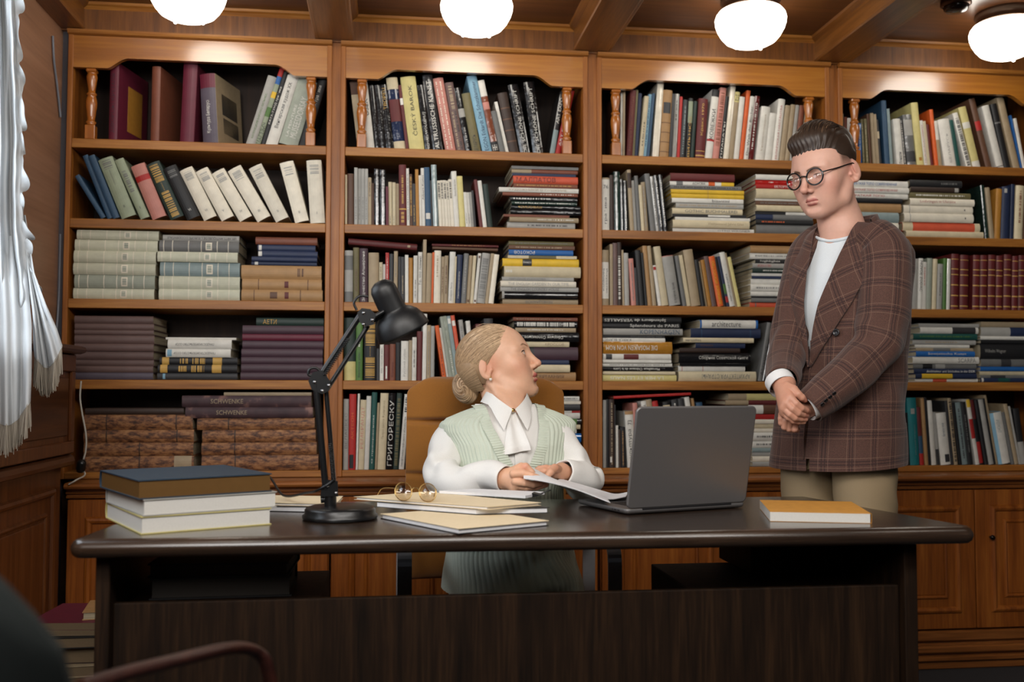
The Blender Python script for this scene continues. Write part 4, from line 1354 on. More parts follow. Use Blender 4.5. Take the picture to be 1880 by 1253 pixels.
# ------------------------------------------------------------ desk things
def flat_book(label, cx, cy, z0, L, D, t, yaw, code, opts='', pages=None, hard=True, group=None, nm='book', cat='book'):
    M = Matrix.Rotation(yaw, 3, 'Z') @ Vector((L / 2, D / 2, 0))
    return book(label, t, L, D, code, (cx - M.x, cy - M.y, z0 + t), (0, PI / 2, yaw), group, opts, hard, pages, cat, nm)
M_WPAGE = plain('white page edge', (208, 206, 200), 0.8, nscale=300)
A = math.atan2(2.233 - 2.107, -0.25 + 0.494)
ey = np.array([math.cos(A), math.sin(A)]); ex = np.array([-math.sin(A), math.cos(A)])
near = np.array([-0.494, 2.107]); G = 'books stacked on the left of the desk'
def dbook(label, off, z, L, D, t, code, da, pages, opts=''):
    a = A + da; e1 = np.array([math.cos(a), math.sin(a)]); e2 = np.array([-math.sin(a), math.cos(a)])
    c = near + np.array(off) + e1 * L / 2 + e2 * D / 2
    return flat_book(label, c[0], c[1], z, L, D, t, a + PI, code, opts, pages, True, G)
dbook('thick white-paged book with cream boards, lowest of the stack on the desk', (0, 0), ZT + 0.0005, 0.275, 0.31, 0.036, 'py', 0.0, M_WPAGE)
dbook('white-paged book with red corner, middle of the stack on the desk', (0.004, 0.0), ZT + 0.037, 0.285, 0.30, 0.034, 'lg', 0.02, M_WPAGE)
dbook('dark blue book with gilt page edges, topmost of the stack on the desk', (-0.006, -0.004), ZT + 0.0715, 0.285, 0.30, 0.039, 'iw', 0.03, GILT)
# kraft-covered notebook
a = math.atan2(2.107 - 2.166, 1.066 - 0.855)
c = np.array([0.855, 2.166]) + np.array([math.cos(a), math.sin(a)]) * 0.1095 + np.array([-math.sin(a), math.cos(a)]) * 0.118
flat_book('thick notebook with plain orange-brown kraft cover, right end of the desk', c[0], c[1], ZT + 0.0005, 0.238, 0.219, 0.0215, a + PI / 2, 'kr' if 'kr' in PALN else 'oc', '', M_WPAGE, False, None, 'notebook', 'notebook')
# laptop
hl, hr = np.array([0.557, 2.298]), np.array([0.887, 2.409]); e1 = (hr - hl) / np.linalg.norm(hr - hl); e2 = np.array([-e1[1], e1[0]])
M_ALU = plain('space grey aluminium', (116, 114, 114), 0.42, metal=0.55, nscale=900)
M_KEY = plain('black key', (22, 22, 24), 0.5)
lp = thing('laptop', 'open grey aluminium laptop with its lid toward the camera', 'laptop', ((hl[0] + hr[0]) / 2, (hl[1] + hr[1]) / 2, ZT + 0.0005), (0, 0, math.atan2(e1[1], e1[0])))
LW = 0.349
def rrect(w_, d_, r, n=6): return rounded_poly([(-w_ / 2, 0), (w_ / 2, 0), (w_ / 2, d_), (-w_ / 2, d_)], r, n)
b1 = MB(); slab(b1, rrect(LW, 0.236, 0.012), [(0.001, 0.0142), (0, 0.0135), (0, 0.008), (0.004, 0.003), (0.012, 0.001)]); base = b1.build('base', M_ALU, lp, world=False)
k_ = MB()
for r_ in range(6):
    for q in range(14): k_.box((-0.137 + q * 0.0197, 0.028 + r_ * 0.0175, 0.0142), (-0.137 + q * 0.0197 + 0.0165, 0.028 + r_ * 0.0175 + 0.0145, 0.0152))
k_.build('keyboard', M_KEY, base, world=False)
MB().box((-0.065, 0.145, 0.0141), (0.065, 0.225, 0.0145)).build('trackpad', M_ALU, base, world=False)
po = MB()
for y in (0.03, 0.045, 0.06): po.box((-LW / 2 - 0.0004, y, 0.007), (-LW / 2 + 0.002, y + (0.009 if y < 0.055 else 0.004), 0.010))
po.build('port', M_KEY, base, world=False)
l_ = MB(); slab(l_, rrect(LW, 0.245, 0.014), [(0.001, 0.0), (0, 0.0008), (0, 0.003), (0.0005, 0.0050), (0.003, 0.0062)])
tl = rad(101)     # lid opening angle
Ml = Matrix.Translation((0, 0.004, 0.0155)) @ Matrix.Rotation(tl, 4, 'X')
l_.v = [tuple(Ml @ Vector((x, y, z))) for x, y, z in l_.v]; lid = l_.build('lid', M_ALU, lp, world=False)
s_ = MB(); s_.box((-LW / 2 + 0.006, 0.012, -0.0007), (LW / 2 - 0.006, 0.238, -0.0001)); s_.v = [tuple(Ml @ Vector(v)) for v in s_.v]
s_.build('screen', plain('dark screen glass', (14, 15, 18), 0.08), lid, world=False)
MB().tube([(-0.13, 0.003, 0.0135), (0.13, 0.003, 0.0135)], 0.0045, 10).build('hinge', M_KEY, base, world=False)

# desk lamp
M_BLK = plain('black lacquer', (15, 16, 18), 0.32, nscale=200)
M_BLKM = plain('matt black shade', (17, 18, 20), 0.45)
M_STEEL = plain('steel', (150, 150, 152), 0.25, metal=1.0)
LYD = 2.317; bc = np.array([-0.106, LYD])
dl = thing('desk_lamp', 'black jointed desk lamp with a round base on the desk', 'desk lamp', (bc[0], bc[1], ZT + 0.0005))
z0 = ZT + 0.0005
MB().lathe([(0, z0), (0.083, z0), (0.085, z0 + 0.003), (0.085, z0 + 0.009), (0.080, z0 + 0.012), (0.080, z0 + 0.021), (0.076, z0 + 0.026), (0.068, z0 + 0.0285), (0, z0 + 0.0285)], (bc[0], bc[1], 0), 56).build('lamp_base', M_BLK, dl)
L2 = lambda px, py, dy=0.0: ptY(px, py, LYD + dy)
MB().tube([L2(607, 940), L2(606, 905)], 0.014, 16).tube([L2(589, 918), L2(600, 917)], 0.008, 12).build('post', M_BLK, dl)
for dy in (-0.017, 0.017):
    cl = MB()
    P = [L2(588, 912, dy), L2(621, 912, dy), L2(620, 884, dy), L2(592, 880, dy)]; Q = [p + np.array([0, 0.003, 0]) for p in P]
    cl.add(P + Q, [(0, 1, 2, 3), (7, 6, 5, 4), (0, 4, 5, 1), (1, 5, 6, 2), (2, 6, 7, 3), (3, 7, 4, 0)])
    ba = cl.build('clamp', M_BLK, dl)
    if dy < 0: ba0 = ba
ba = ba0
arm = MB()
for dy in (-0.011, 0.011): arm.tube([L2(598, 900, dy), L2(580, 705, dy)], 0.0075, 12)
arm.tube([L2(614, 900), L2(606, 800), L2(598, 712)], 0.0055, 10); arm.build('lower_arm', M_BLK, dl)
ua = MB()
for dy in (-0.011, 0.011): ua.tube([L2(578, 706, dy), L2(662, 578, dy)], 0.0070, 12)
ua.tube([L2(600, 716), L2(676, 598)], 0.0055, 10); ua.build('upper_arm', M_BLK, dl)
for a0, a1 in (((612, 880), (606, 815)), ((596, 690), (640, 622))):
    p0, p1 = L2(*a0, -0.022), L2(*a1, -0.022); H = []; sp = MB()
    for k in range(140):
        u = k / 139; H.append(p0 + (p1 - p0) * u + np.array([math.cos(k * 0.9) * 0.0045, math.sin(k * 0.9) * 0.0045, 0]))
    sp.tube(H, 0.0011, 5); sp.build('spring', M_BLK, dl)
def plate(pts, name, par):
    for dy in (0.018, -0.018):
        b = MB(); P = [L2(x, y, dy) for x, y in pts]; n = len(P); Q = [p + np.array([0, 0.0025, 0]) for p in P]
        b.add(P + Q, [list(range(n)), list(range(n, 2 * n))[::-1]] + [(i, (i + 1) % n, n + (i + 1) % n, n + i) for i in range(n)]); o = b.build(name, M_BLK, par)
    return o
el = plate([(566, 700), (574, 684), (592, 680), (606, 700), (604, 718), (592, 724), (572, 716)], 'elbow_joint', dl)
hd = plate([(656, 574), (664, 566), (680, 568), (690, 578), (686, 596), (672, 600), (660, 592)], 'head_joint', dl)
def bolt(px, py, par, dy=-0.0185):
    p = L2(px, py, dy); MB().lathe([(0, 0.003), (0.0035, 0.0025), (0.0045, 0)], p, 12, ax=(0, -1, 0)).build('bolt', M_STEEL, par)
for px, py in ((578, 702), (592, 718), (604, 718 - 10)): bolt(px, py, el)
for px, py in ((668, 575), (668, 596), (684, 588)): bolt(px, py, hd)
for px, py in ((601, 893), (617, 906)): bolt(px, py, ba)
MB().tube(crom([L2(571, 690, 0.01), L2(566, 688, 0.01), L2(569, 678, 0.01), L2(580, 676, 0.01), L2(590, 684, 0.01)], 6), 0.003, 8).tube(crom([L2(655, 570, 0.01), L2(650, 556, 0.01), L2(660, 544, 0.01), L2(676, 545, 0.01)], 6), 0.003, 8).build('cable', M_BLK, dl)
MB().tube(crom([L2(612, 878, -0.02), L2(610, 884, -0.02), L2(585, 900, -0.01), L2(560, 906, 0.08), L2(520, 910, 0.20), np.array([-0.315, 2.70, ZT + 0.06]), np.array([-0.33, 2.74, ZT - 0.1]), np.array([-0.34, 2.75, 0.3]), np.array([-0.35, 2.75, 0.006])], 8), 0.003, 8).build('power_cable', M_BLK, dl)
# head: axis from cap to rim, tilted to the right
ctop = L2(696, 516); crim = L2(739, 606, 0.022); ax = crim - ctop; LN = np.linalg.norm(ax); ax = ax / LN
h_ = MB()
prof = [(0.0, 0.0), (0.014, 0.002), (0.026, 0.010), (0.0315, 0.022), (0.0325, 0.040), (0.033, 0.078), (0.0335, 0.082), (0.043, 0.088), (0.055, 0.100), (0.063, 0.117), (0.0665, 0.136), (0.0672, 0.142), (0.0655, 0.142), (0.062, 0.118), (0.053, 0.102), (0.040, 0.092), (0.030, 0.086), (0, 0.085)]
h_.lathe([(r * 0.96, z * LN / 0.135) for r, z in prof], ctop, 48, ax=tuple(ax)); sh_ = h_.build('lamp_shade', M_BLKM, dl)
bb = MB(); bb.lathe([(0.012, 0.085), (0.020, 0.098), (0.026, 0.112), (0.022, 0.128), (0.010, 0.136), (0, 0.137)], ctop, 20, ax=tuple(ax)); bb.build('bulb', plain('frosted bulb', (220, 218, 210), 0.3), sh_)
MB().tube([L2(684, 588), L2(700, 578)], 0.008, 10).tube([L2(688, 582, -0.012), L2(705, 572, -0.012)], 0.005, 8).build('swivel', M_BLK, dl)
# ------------------------------------------------------------ papers and folders
M_MAN = plain('manila card', (230, 211, 176), 0.6, nscale=90)
M_PAP = plain('white paper', (226, 226, 228), 0.6, nscale=90)
M_DKC = plain('black folder card', (24, 24, 28), 0.45)
PAPG = 'papers and folders on the desk'
def sheet_quad(mb, P, z0, z1, mi=0, curl=0.0, n=8):
    """quad sheet P (4 xy corners in order) from z0 to z1, slightly bowed"""
    P = [np.array(p, float) for p in P]; top = []; bot = []
    for i in range(n + 1):
        r1 = []; r0 = []
        for j in range(n + 1):
            u, v = i / n, j / n
            p = (P[0] * (1 - u) + P[1] * u) * (1 - v) + (P[3] * (1 - u) + P[2] * u) * v
            dz = curl * ((2 * u - 1) ** 2 * 0.6 + (2 * v - 1) ** 2 * 0.4)
            r1.append((p[0], p[1], z1 + dz)); r0.append((p[0], p[1], z0 + dz))
        top.append(r1); bot.append(r0)
    mb.grid(top, mi, False); mb.grid(bot, mi, False)
    for i in range(n):
        for a_, b_ in ((top[i][0], top[i + 1][0]), (top[i][n], top[i + 1][n]), (top[0][i], top[0][i + 1]), (top[n][i], top[n][i + 1])):
            mb.add([a_, b_, (b_[0], b_[1], b_[2] - (z1 - z0)), (a_[0], a_[1], a_[2] - (z1 - z0))], [(0, 1, 2, 3)], mi)
def shrink(P, k):
    P = np.array(P, float); c = P.mean(0); return [tuple(c + (p - c) * k) for p in P]
def folder(label, P, z, t, top_m, bot_m, curl=0.0, paper=True, cat='folder'):
    c = np.array(P).mean(0); f = thing('folder', label, cat, (c[0], c[1], z), group=None)
    b1 = MB(); sheet_quad(b1, P, z, z + 0.001); b1.build('back_cover', bot_m, f)
    if paper:
        b2 = MB(); sheet_quad(b2, shrink(P, 0.97), z + 0.0012, z + t - 0.0012 - 0.0002); b2.build('paper_block', M_PAP, f)
    b3 = MB(); sheet_quad(b3, shrink(P, 1.0), z + t - 0.001, z + t, curl=curl); b3.build('front_cover', top_m, f)
    return f
F1 = [(-0.015, 2.307), (0.145, 2.045), (0.349, 2.150), (0.190, 2.395)]
folder('slim manila folder with white papers at the front of the desk, right of the lamp', F1, ZT + 0.0005, 0.011, M_MAN, M_DKC, 0.0)
FB = [(-0.05, 2.50), (0.215, 2.235), (0.375, 2.262), (0.33, 2.42), (0.14, 2.55)]
folder('black folder lying under the manila folder that carries the spectacles', [(-0.03, 2.43), (0.20, 2.255), (0.37, 2.27), (0.22, 2.52)], ZT + 0.0125, 0.013, M_DKC, M_DKC)
folder('wide manila folder with the round spectacles on it', [(-0.08, 2.47), (0.225, 2.232), (0.355, 2.30), (0.10, 2.575)], ZT + 0.0262, 0.006, M_MAN, M_MAN, 0.001)
folder('black folder under a manila one, beside the stacked books left of the lamp', [(-0.29, 2.47), (-0.13, 2.425), (-0.115, 2.60), (-0.29, 2.63)], ZT + 0.0005, 0.013, M_DKC, M_DKC)
folder('manila folder behind the lamp base, beside the stacked books', [(-0.295, 2.48), (-0.122, 2.428), (-0.112, 2.60), (-0.29, 2.64)], ZT + 0.014, 0.006, M_MAN, M_MAN, 0.001)
folder('thick cream folder of papers in the back left corner of the desk', [(-0.43, 2.55), (-0.315, 2.50), (-0.31, 2.64), (-0.45, 2.66)], ZT + 0.0005, 0.022, M_MAN, M_MAN)
folder('loose cream folder lying on the thick one in the back left corner', [(-0.425, 2.555), (-0.312, 2.515), (-0.312, 2.63), (-0.44, 2.65)], ZT + 0.0232, 0.012, M_PAP, M_MAN)
ps = thing('paper_stack', 'thin stack of white papers held by a black binder clip', 'papers', (0.2, 2.5, ZT + 0.0005))
b1 = MB(); sheet_quad(b1, [(0.13, 2.520), (0.33, 2.385), (0.39, 2.47), (0.22, 2.565)], ZT + 0.0335, ZT + 0.040); b1.build('sheets', M_PAP, ps)
bcp = MB(); q = np.array([0.355, 2.43]); dv = np.array([0.9, -0.3]) / 0.9487; nv = np.array([0.3, 0.9]) / 0.9487
def cp(u, v, z): p = q + dv * u + nv * v; return (p[0], p[1], z)
zc = ZT + 0.037
bcp.add([cp(0, -.016, zc + .006), cp(.022, -.016, zc + .001), cp(0, -.016, zc - .005), cp(0, .016, zc + .006), cp(.022, .016, zc + .001), cp(0, .016, zc - .005)], [(0, 1, 4, 3), (1, 2, 5, 4), (0, 2, 1), (3, 4, 5), (0, 3, 5, 2)])
for v in (-.012, .012): bcp.tube([cp(.02, v, zc + .003), cp(.036, v * .6, zc + .011), cp(.044, 0, zc + .012)], 0.0012, 6)
bcp.build('binder_clip', M_BLK, ps)
# spectacles on the folder
M_GOLD = plain('gold wire', (196, 164, 104), 0.25, metal=1.0)
mlen = thin_glass('spectacle lens', 0.1, (0.92, 0.86, 0.78))
sg = thing('spectacles', 'round gold spectacles standing folded open on the manila folder', 'glasses', tuple(ptY(765, 920, 2.40)))
gz = ZT + 0.0335; gc = ptZ(762, 921, gz); GS = 1.0
yv = np.array([0.0, 0.35, 0.94]); c1 = gc + np.array([-0.027, 0.014, 0.0]) + yv * 0.022; c2 = gc + np.array([0.029, -0.014, 0.0]) + yv * 0.022
uu = (c2 - c1) / np.linalg.norm(c2 - c1)
fr_ = MB(); ring(fr_, c1, 0.022, uu, yv, 0.0011); ring(fr_, c2, 0.022, uu, yv, 0.0011)
fr_.tube(crom([c1 + uu * .0215 + yv * .004, c1 + uu * .027 + yv * .010, c2 - uu * .027 + yv * .010, c2 - uu * .0215 + yv * .004], 5), 0.0012, 6)
fr_.build('frame', M_GOLD, sg)
tm = MB(); up = np.array([0, 0, 1.0])
e_ = c1 - uu * .022 + yv * .006
tm.tube(crom([e_, e_ + np.array([-0.006, 0.02, 0.0]), e_ + np.array([-0.03, 0.07, -0.006]), e_ + np.array([-0.042, 0.10, -0.0245])], 6), 0.0011, 6); tm.build('temple', M_GOLD, sg)
tm = MB(); e_ = c2 + uu * .022 + yv * .006
tm.tube(crom([e_, e_ + np.array([0.002, 0.02, 0.0]), e_ + np.array([0.002, 0.08, -0.008]), e_ + np.array([0.0, 0.115, -0.0275])], 6), 0.0011, 6); tm.build('temple', M_GOLD, sg)
for c_ in (c1, c2):
    ln = MB(); nrm = np.cross(uu, yv); rows = [[c_ + nrm * s_ + (uu * math.cos(2 * PI * k / 28) + yv * math.sin(2 * PI * k / 28)) * rr for k in range(28)] for rr, s_ in ((0.0, .0006), (0.0212, .0006), (0.0212, -.0006), (0.0, -.0006))]
    ln.grid(rows, 0, True, closev=True); ln.build('lens', mlen, sg)

# ------------------------------------------------------------ swivel chair
m, nt, b = nmat('ochre velvet'); M_VELV = m
tc = N(nt, 'ShaderNodeTexCoord'); no = N(nt, 'ShaderNodeTexNoise'); no.inputs['Scale'].default_value = 900; nt.links.new(tc.outputs['Object'], no.inputs['Vector'])
rp = ramp(nt, [(0.3, lin((128, 78, 10))), (0.7, lin((154, 96, 16)))]); nt.links.new(no.outputs[0], rp.inputs[0]); nt.links.new(rp.outputs[0], b.inputs['Base Color']); b.inputs['Roughness'].default_value = 0.85
b.inputs['Sheen Weight'].default_value = 0.3; bump(nt, b, no.outputs[0], 0.4, 0.001)
CX, CY = 0.305, 3.06
ch = thing('office_chair', 'ochre velvet swivel chair behind the desk under the seated woman', 'chair', (CX, CY, 0))
def cushion(x0, x1, y, z0, z1, th, segs, r=0.05):
    """upright back cushion, seams across at the fractions in segs"""
    mb = MB(); nx, nz = 29, 121; F = []; B_ = []
    for k in range(nz):
        v = k / (nz - 1); z = z0 + (z1 - z0) * v; fr_r = []; bk_r = []
        for i in range(nx):
            u = i / (nx - 1); w_ = (x1 - x0) / 2; taper = 1.0 + 0.03 * (1 - v)
            xx = (2 * u - 1); edge = 1 - abs(xx) ** 8
            cr = max(0.0, (v - (1 - 0.085)) / 0.085); wtop = 1 - 0.13 * (1 - math.sqrt(max(0, 1 - cr * cr)))
            x = (x0 + x1) / 2 + w_ * xx * taper * wtop
            puff = (1 - abs(xx) ** 4) * (1 - abs(2 * v - 1) ** 10) ** 0.5
            s = min([abs(v - q) for q in segs] + [1]); seam = math.exp(-(s / 0.011) ** 2)
            zz = z - 0.028 * max(0, (abs(xx) - 0.75) / 0.25) ** 2.2 * (1 if v > 0.9 else 0) * ((v - 0.9) / 0.1)
            yy = y - th * 0.5 * puff + 0.034 * seam * max(puff, 0.35) + 0.05 * (v - 0.45) ** 2 * 0 - 0.03 * math.sin(PI * min(1, v * 1.1)) * 0.5 + 0.04 * xx * xx * -0.5
            fr_r.append((x, yy, zz)); bk_r.append((x, y + th * 0.5 * max(0.2, puff), zz))
        F.append(fr_r); B_.append(bk_r)
    mb.grid(F); mb.grid(B_)
    for k in range(nz - 1):
        for s_ in (0, nx - 1): mb.add([F[k][s_], F[k + 1][s_], B_[k + 1][s_], B_[k][s_]], [(0, 1, 2, 3)], 0, True)
    for i in range(nx - 1):
        for k in (0, nz - 1): mb.add([F[k][i], F[k][i + 1], B_[k][i + 1], B_[k][i]], [(0, 1, 2, 3)], 0, True)
    return mb
cushion(CX - 0.245, CX + 0.245, CY + 0.06, 0.48, 1.103, 0.11, [0.26, 0.52, 0.78]).build('backrest', M_VELV, ch)
st = MB(); st.box((CX - 0.24, CY - 0.46, 0.30), (CX + 0.24, CY + 0.01, 0.385), bev=0.03); st.build('seat', M_VELV, ch)
M_CHR = plain('chrome', (220, 220, 224), 0.22, metal=0.45)
for s_, xx in ((-1, 0.048), (1, 0.618)):
    arm = MB(); x_ = xx
    pth = crom([(x_, CY - 0.02, 0.36), (x_, CY - 0.02, 0.56), (x_, CY - 0.04, 0.622), (x_, CY - 0.12, 0.640), (x_, CY - 0.30, 0.640), (x_, CY - 0.36, 0.625), (x_, CY - 0.375, 0.56), (x_, CY - 0.37, 0.36)], 6)
    n_ = len(pth); L_ = [[p + np.array([a_, b_ * 0.0, 0]) for a_, b_ in ((-0.019, 0), (0.019, 0))] for p in pth]
    O = []; 
    for i, p in enumerate(pth):
        t_ = pth[min(i + 1, n_ - 1)] - pth[max(i - 1, 0)]; t_ /= np.linalg.norm(t_); nn = np.cross(t_, (1, 0, 0)) * 0.004
        O.append([p + np.array([-0.019, 0, 0]) + nn, p + np.array([0.019, 0, 0]) + nn, p + np.array([0.019, 0, 0]) - nn, p + np.array([-0.019, 0, 0]) - nn])
    arm.grid(O, 0, False, closev=True); ar_ = arm.build('arm', M_CHR, ch)
    pd = MB(); pd.box((x_ - 0.026, CY - 0.30, 0.645), (x_ + 0.026, CY - 0.08, 0.662), bev=0.008); pd.build('arm_pad', plain('black arm pad', (22, 22, 22), 0.5), ar_)
    br = MB(); br.box((min(x_, CX + s_ * 0.2), CY - 0.22, 0.352), (max(x_, CX + s_ * 0.2), CY - 0.16, 0.366)); br.build('arm_bracket', M_CHR, ar_)
MB().lathe([(0, 0.30), (0.03, 0.30), (0.03, 0.20), (0.04, 0.20), (0.04, 0.10), (0, 0.10)], (CX, CY - 0.2, 0), 20).build('column', M_CHR, ch)
for k in range(5):
    a = 2 * PI * k / 5 + 0.3; lg = MB(); lg.tube([(CX, CY - 0.2, 0.115), (CX + 0.16 * math.cos(a), CY - 0.2 + 0.16 * math.sin(a), 0.10), (CX + 0.28 * math.cos(a), CY - 0.2 + 0.28 * math.sin(a), 0.075)], [0.022, 0.018, 0.013], 10); l_ = lg.build('leg', M_CHR, ch)
    w_ = MB(); w_.lathe([(0, -0.02), (0.028, -0.018), (0.030, 0), (0.028, 0.018), (0, 0.02)], (CX + 0.28 * math.cos(a), CY - 0.2 + 0.28 * math.sin(a), 0.031), 18, ax=(math.sin(a), -math.cos(a), 0)); w_.build('caster', M_BLK, l_)
# ------------------------------------------------------------ curtain, cables, floor pile, visitor chair
m, nt, b = nmat('white curtain silk'); M_CURT = m
b.inputs['Base Color'].default_value = (*lin((214, 217, 219)), 1); b.inputs['Roughness'].default_value = 0.75; b.inputs['Specular IOR Level'].default_value = 0.2
tl_ = N(nt, 'ShaderNodeBsdfTranslucent'); tl_.inputs[0].default_value = (0.85, 0.88, 0.9, 1); mx_ = N(nt, 'ShaderNodeMixShader'); mx_.inputs[0].default_value = 0.3
nt.links.new(b.outputs[0], mx_.inputs[1]); nt.links.new(tl_.outputs[0], mx_.inputs[2]); nt.links.new(mx_.outputs[0], nt.nodes['Material Output'].inputs[0])
M_FR = plain('curtain fringe thread', (160, 150, 136), 0.8)
cu = thing('curtain', 'white draped silk curtain with ruffles and fringe at the left window', 'curtain', (-1.0, 2.9, 1.2))
def sheet(rows, name, mat, parent, thick=0.0015):
    """rows: list of point lists; closed into a thin solid"""
    mb = MB(); A_ = np.array(rows, float)
    nrm = np.cross(np.gradient(A_, axis=0), np.gradient(A_, axis=1)); nrm /= np.linalg.norm(nrm, axis=2, keepdims=True) + 1e-9
    B_ = A_ + nrm * thick
    mb.grid(A_.tolist()); mb.grid(B_[:, ::-1].tolist())
    for i in range(len(rows) - 1):
        for j in (0, -1): mb.add([A_[i, j], A_[i + 1, j], B_[i + 1, j], B_[i, j]], [(0, 1, 2, 3)])
    for j in range(len(rows[0]) - 1):
        for i in (0, -1): mb.add([A_[i, j], A_[i, j + 1], B_[i, j + 1], B_[i, j]], [(0, 1, 2, 3)])
    return mb.build(name, mat, parent)
def fringe(pts, length, name, par, n=7):
    """threads hanging from an edge"""
    mb = MB(); P = [np.array(p) for p in pts]
    for i in range(len(P) - 1):
        for k in range(n):
            p = P[i] + (P[i + 1] - P[i]) * ((k + R.random()) / n); l = length * R.uniform(0.75, 1.05); dx = R.uniform(-0.006, 0.006); dy = R.uniform(-0.006, 0.006)
            mb.tube([p + np.array([0, 0, 0.004]), p + np.array([dx * 0.6, dy * 0.6, -l * 0.5]), p + np.array([dx, dy, -l])], [0.0012, 0.0014, 0.0011], 4, caps=False)
    return mb.build(name, M_FR, par)
# the hanging sheet: its right edge follows the photograph, folds run down it into a rolled swag
prof_r = [(27, -40), (31, 40), (34, 120), (37, 200), (40, 270), (38, 330), (40, 400), (46, 440), (54, 490), (60, 530), (60, 560)]
def edge_at(tv):
    i = tv * (len(prof_r) - 1); k = min(int(i), len(prof_r) - 2); f = i - k
    return prof_r[k][0] * (1 - f) + prof_r[k + 1][0] * f, prof_r[k][1] * (1 - f) + prof_r[k + 1][1] * f
rows = []
for i in range(120):
    t = i / 119; ex_, eyy = edge_at(min(1, t / 0.93)); r_ = []; roll = max(0, (t - 0.80) / 0.20)
    for j in range(70):
        u = j / 69; px = ex_ + (-34 - ex_) * u; py = eyy + (30 * math.sin(PI * min(1, u * 1.15)) - 8) * max(0, (t - 0.6) / 0.4) * min(1, u * 3)
        f1 = 0.030 * math.cos(u * 15 + 1.3 * math.sin(t * 5) + 2.0 * t) + 0.012 * math.cos(u * 33 - 5 * t) + 0.010 * math.sin(t * 26 + u * 5) * (0.3 + t)
        d = 2.90 - 0.05 * t - 0.045 * math.sin(PI * min(1, roll)) + 0.03 * max(0, roll - 0.8) * 5 * 0.3 + f1 * min(1, 0.25 + u * 4)
        r_.append(ptD(px + 2.0 * math.sin(t * 60) * math.exp(-u * 9), py, d))
    rows.append(r_)
sheet(rows, 'drape', M_CURT, cu)
# ruffle along the free edge
rows = []; rr2 = random.Random(3); ph = 0.0; wv_ = 0.03
for i in range(300):
    t = i / 299; ex_, eyy = edge_at(t * 0.98); r_ = []
    ph += 0.24 + 0.13 * math.sin(t * 37) + 0.10 * math.sin(t * 91); wd = 13 + 5 * math.sin(t * 29) + 3 * math.sin(t * 71 + 1)
    for j in range(6):
        u = j / 5; d = 2.90 - 0.05 * t + 0.022 * u * math.sin(ph)
        r_.append(ptD(ex_ - 2 + wd * u * (0.75 + 0.45 * math.cos(ph)), eyy + 5 * u * math.sin(ph + 0.8), d))
    rows.append(r_)
sheet(rows, 'ruffle', M_CURT, cu)
# two swag tails with fringe
def tail(left, right, ybot, dep, dep1, seed, nfold, name):
    """left/right: pixel edge polylines from top to bottom at the given depth"""
    def at(pl, t):
        i = t * (len(pl) - 1); k = min(int(i), len(pl) - 2); f = i - k
        return pl[k][0] * (1 - f) + pl[k + 1][0] * f, pl[k][1] * (1 - f) + pl[k + 1][1] * f
    rows = []; n = 48
    for i in range(n):
        t = i / (n - 1); a_ = at(left, t); b_ = at(right, t); r_ = []
        for j in range(40):
            u = j / 39; px = a_[0] + (b_[0] - a_[0]) * u; py = a_[1] + (b_[1] - a_[1]) * u + ybot * t * math.sin(PI * u)
            d = dep + 0.022 * math.cos(u * nfold * PI + seed + t * 1.5) * (0.4 + 0.6 * t) + 0.012 * math.cos(u * nfold * 2.3 * PI + seed)
            r_.append(ptD(px, py, d + (dep1 - dep) * smoothstep(0.0, 0.55, t)))
        rows.append(r_)
    o = sheet(rows, name, M_CURT, cu); fringe(rows[-1], 0.080, 'fringe', o, 4); return o
tail([(40, 395), (52, 500), (60, 570), (62, 630), (64, 655)], [(46, 395), (62, 500), (84, 560), (104, 605), (114, 636)], 30, 2.93, 2.74, 0.6, 3, 'swag_tail')
tail([(-34, 420), (-34, 560), (-32, 680), (-28, 745)], [(44, 440), (58, 600), (57, 690), (55, 738)], 40, 2.90, 2.60, 1.9, 4, 'swag_tail')
M_GREYC = plain('grey cable sheath', (120, 124, 134), 0.5); M_WHC = plain('white cable sheath', (196, 190, 178), 0.5)
def cable(pts, r, mat, label, plug=None):
    t = thing('cable', label, 'cable', tuple(pts[0])); MB().tube(crom(pts, 8), r, 8).build('cord', mat, t)
    if plug is not None:
        b = MB(); b.lathe([(0, -0.022), (0.012, -0.022), (0.016, -0.012), (0.016, 0.012), (0.010, 0.022), (0, 0.022)], plug, 16, ax=(0.2, -0.3, 1)); b.build('plug', M_BLK, t)
    return t
Y3 = 3.66
XW = XL + 0.006
cable([ptX(97, 66, XW), ptX(99, 110, XW), ptX(104, 150, XW), ptX(108, 185, XW), ptX(111, 215, XW)], 0.004, M_GREYC, 'grey cable running down beside the top of the leftmost bookcase')
cable([ptX(111, 430, XW), ptX(109, 520, XW), ptX(106, 580, XW), ptX(102, 625, XW)], 0.004, M_GREYC, 'grey cable hanging beside the leftmost bookcase above the sideboard')
cable([ptY(149, 700, Y3), ptY(147, 730, Y3), ptY(151, 760, Y3), ptY(158, 800, Y3), ptY(157, 830, Y3), ptY(150, 856, Y3), ptY(156, 872, Y3), ptY(140, 882, 3.57), ptY(126, 890, 3.565)], 0.003, M_WHC, 'white cable with black plug hanging between sideboard and worn leather books', ptY(149, 856, Y3 - 0.02))

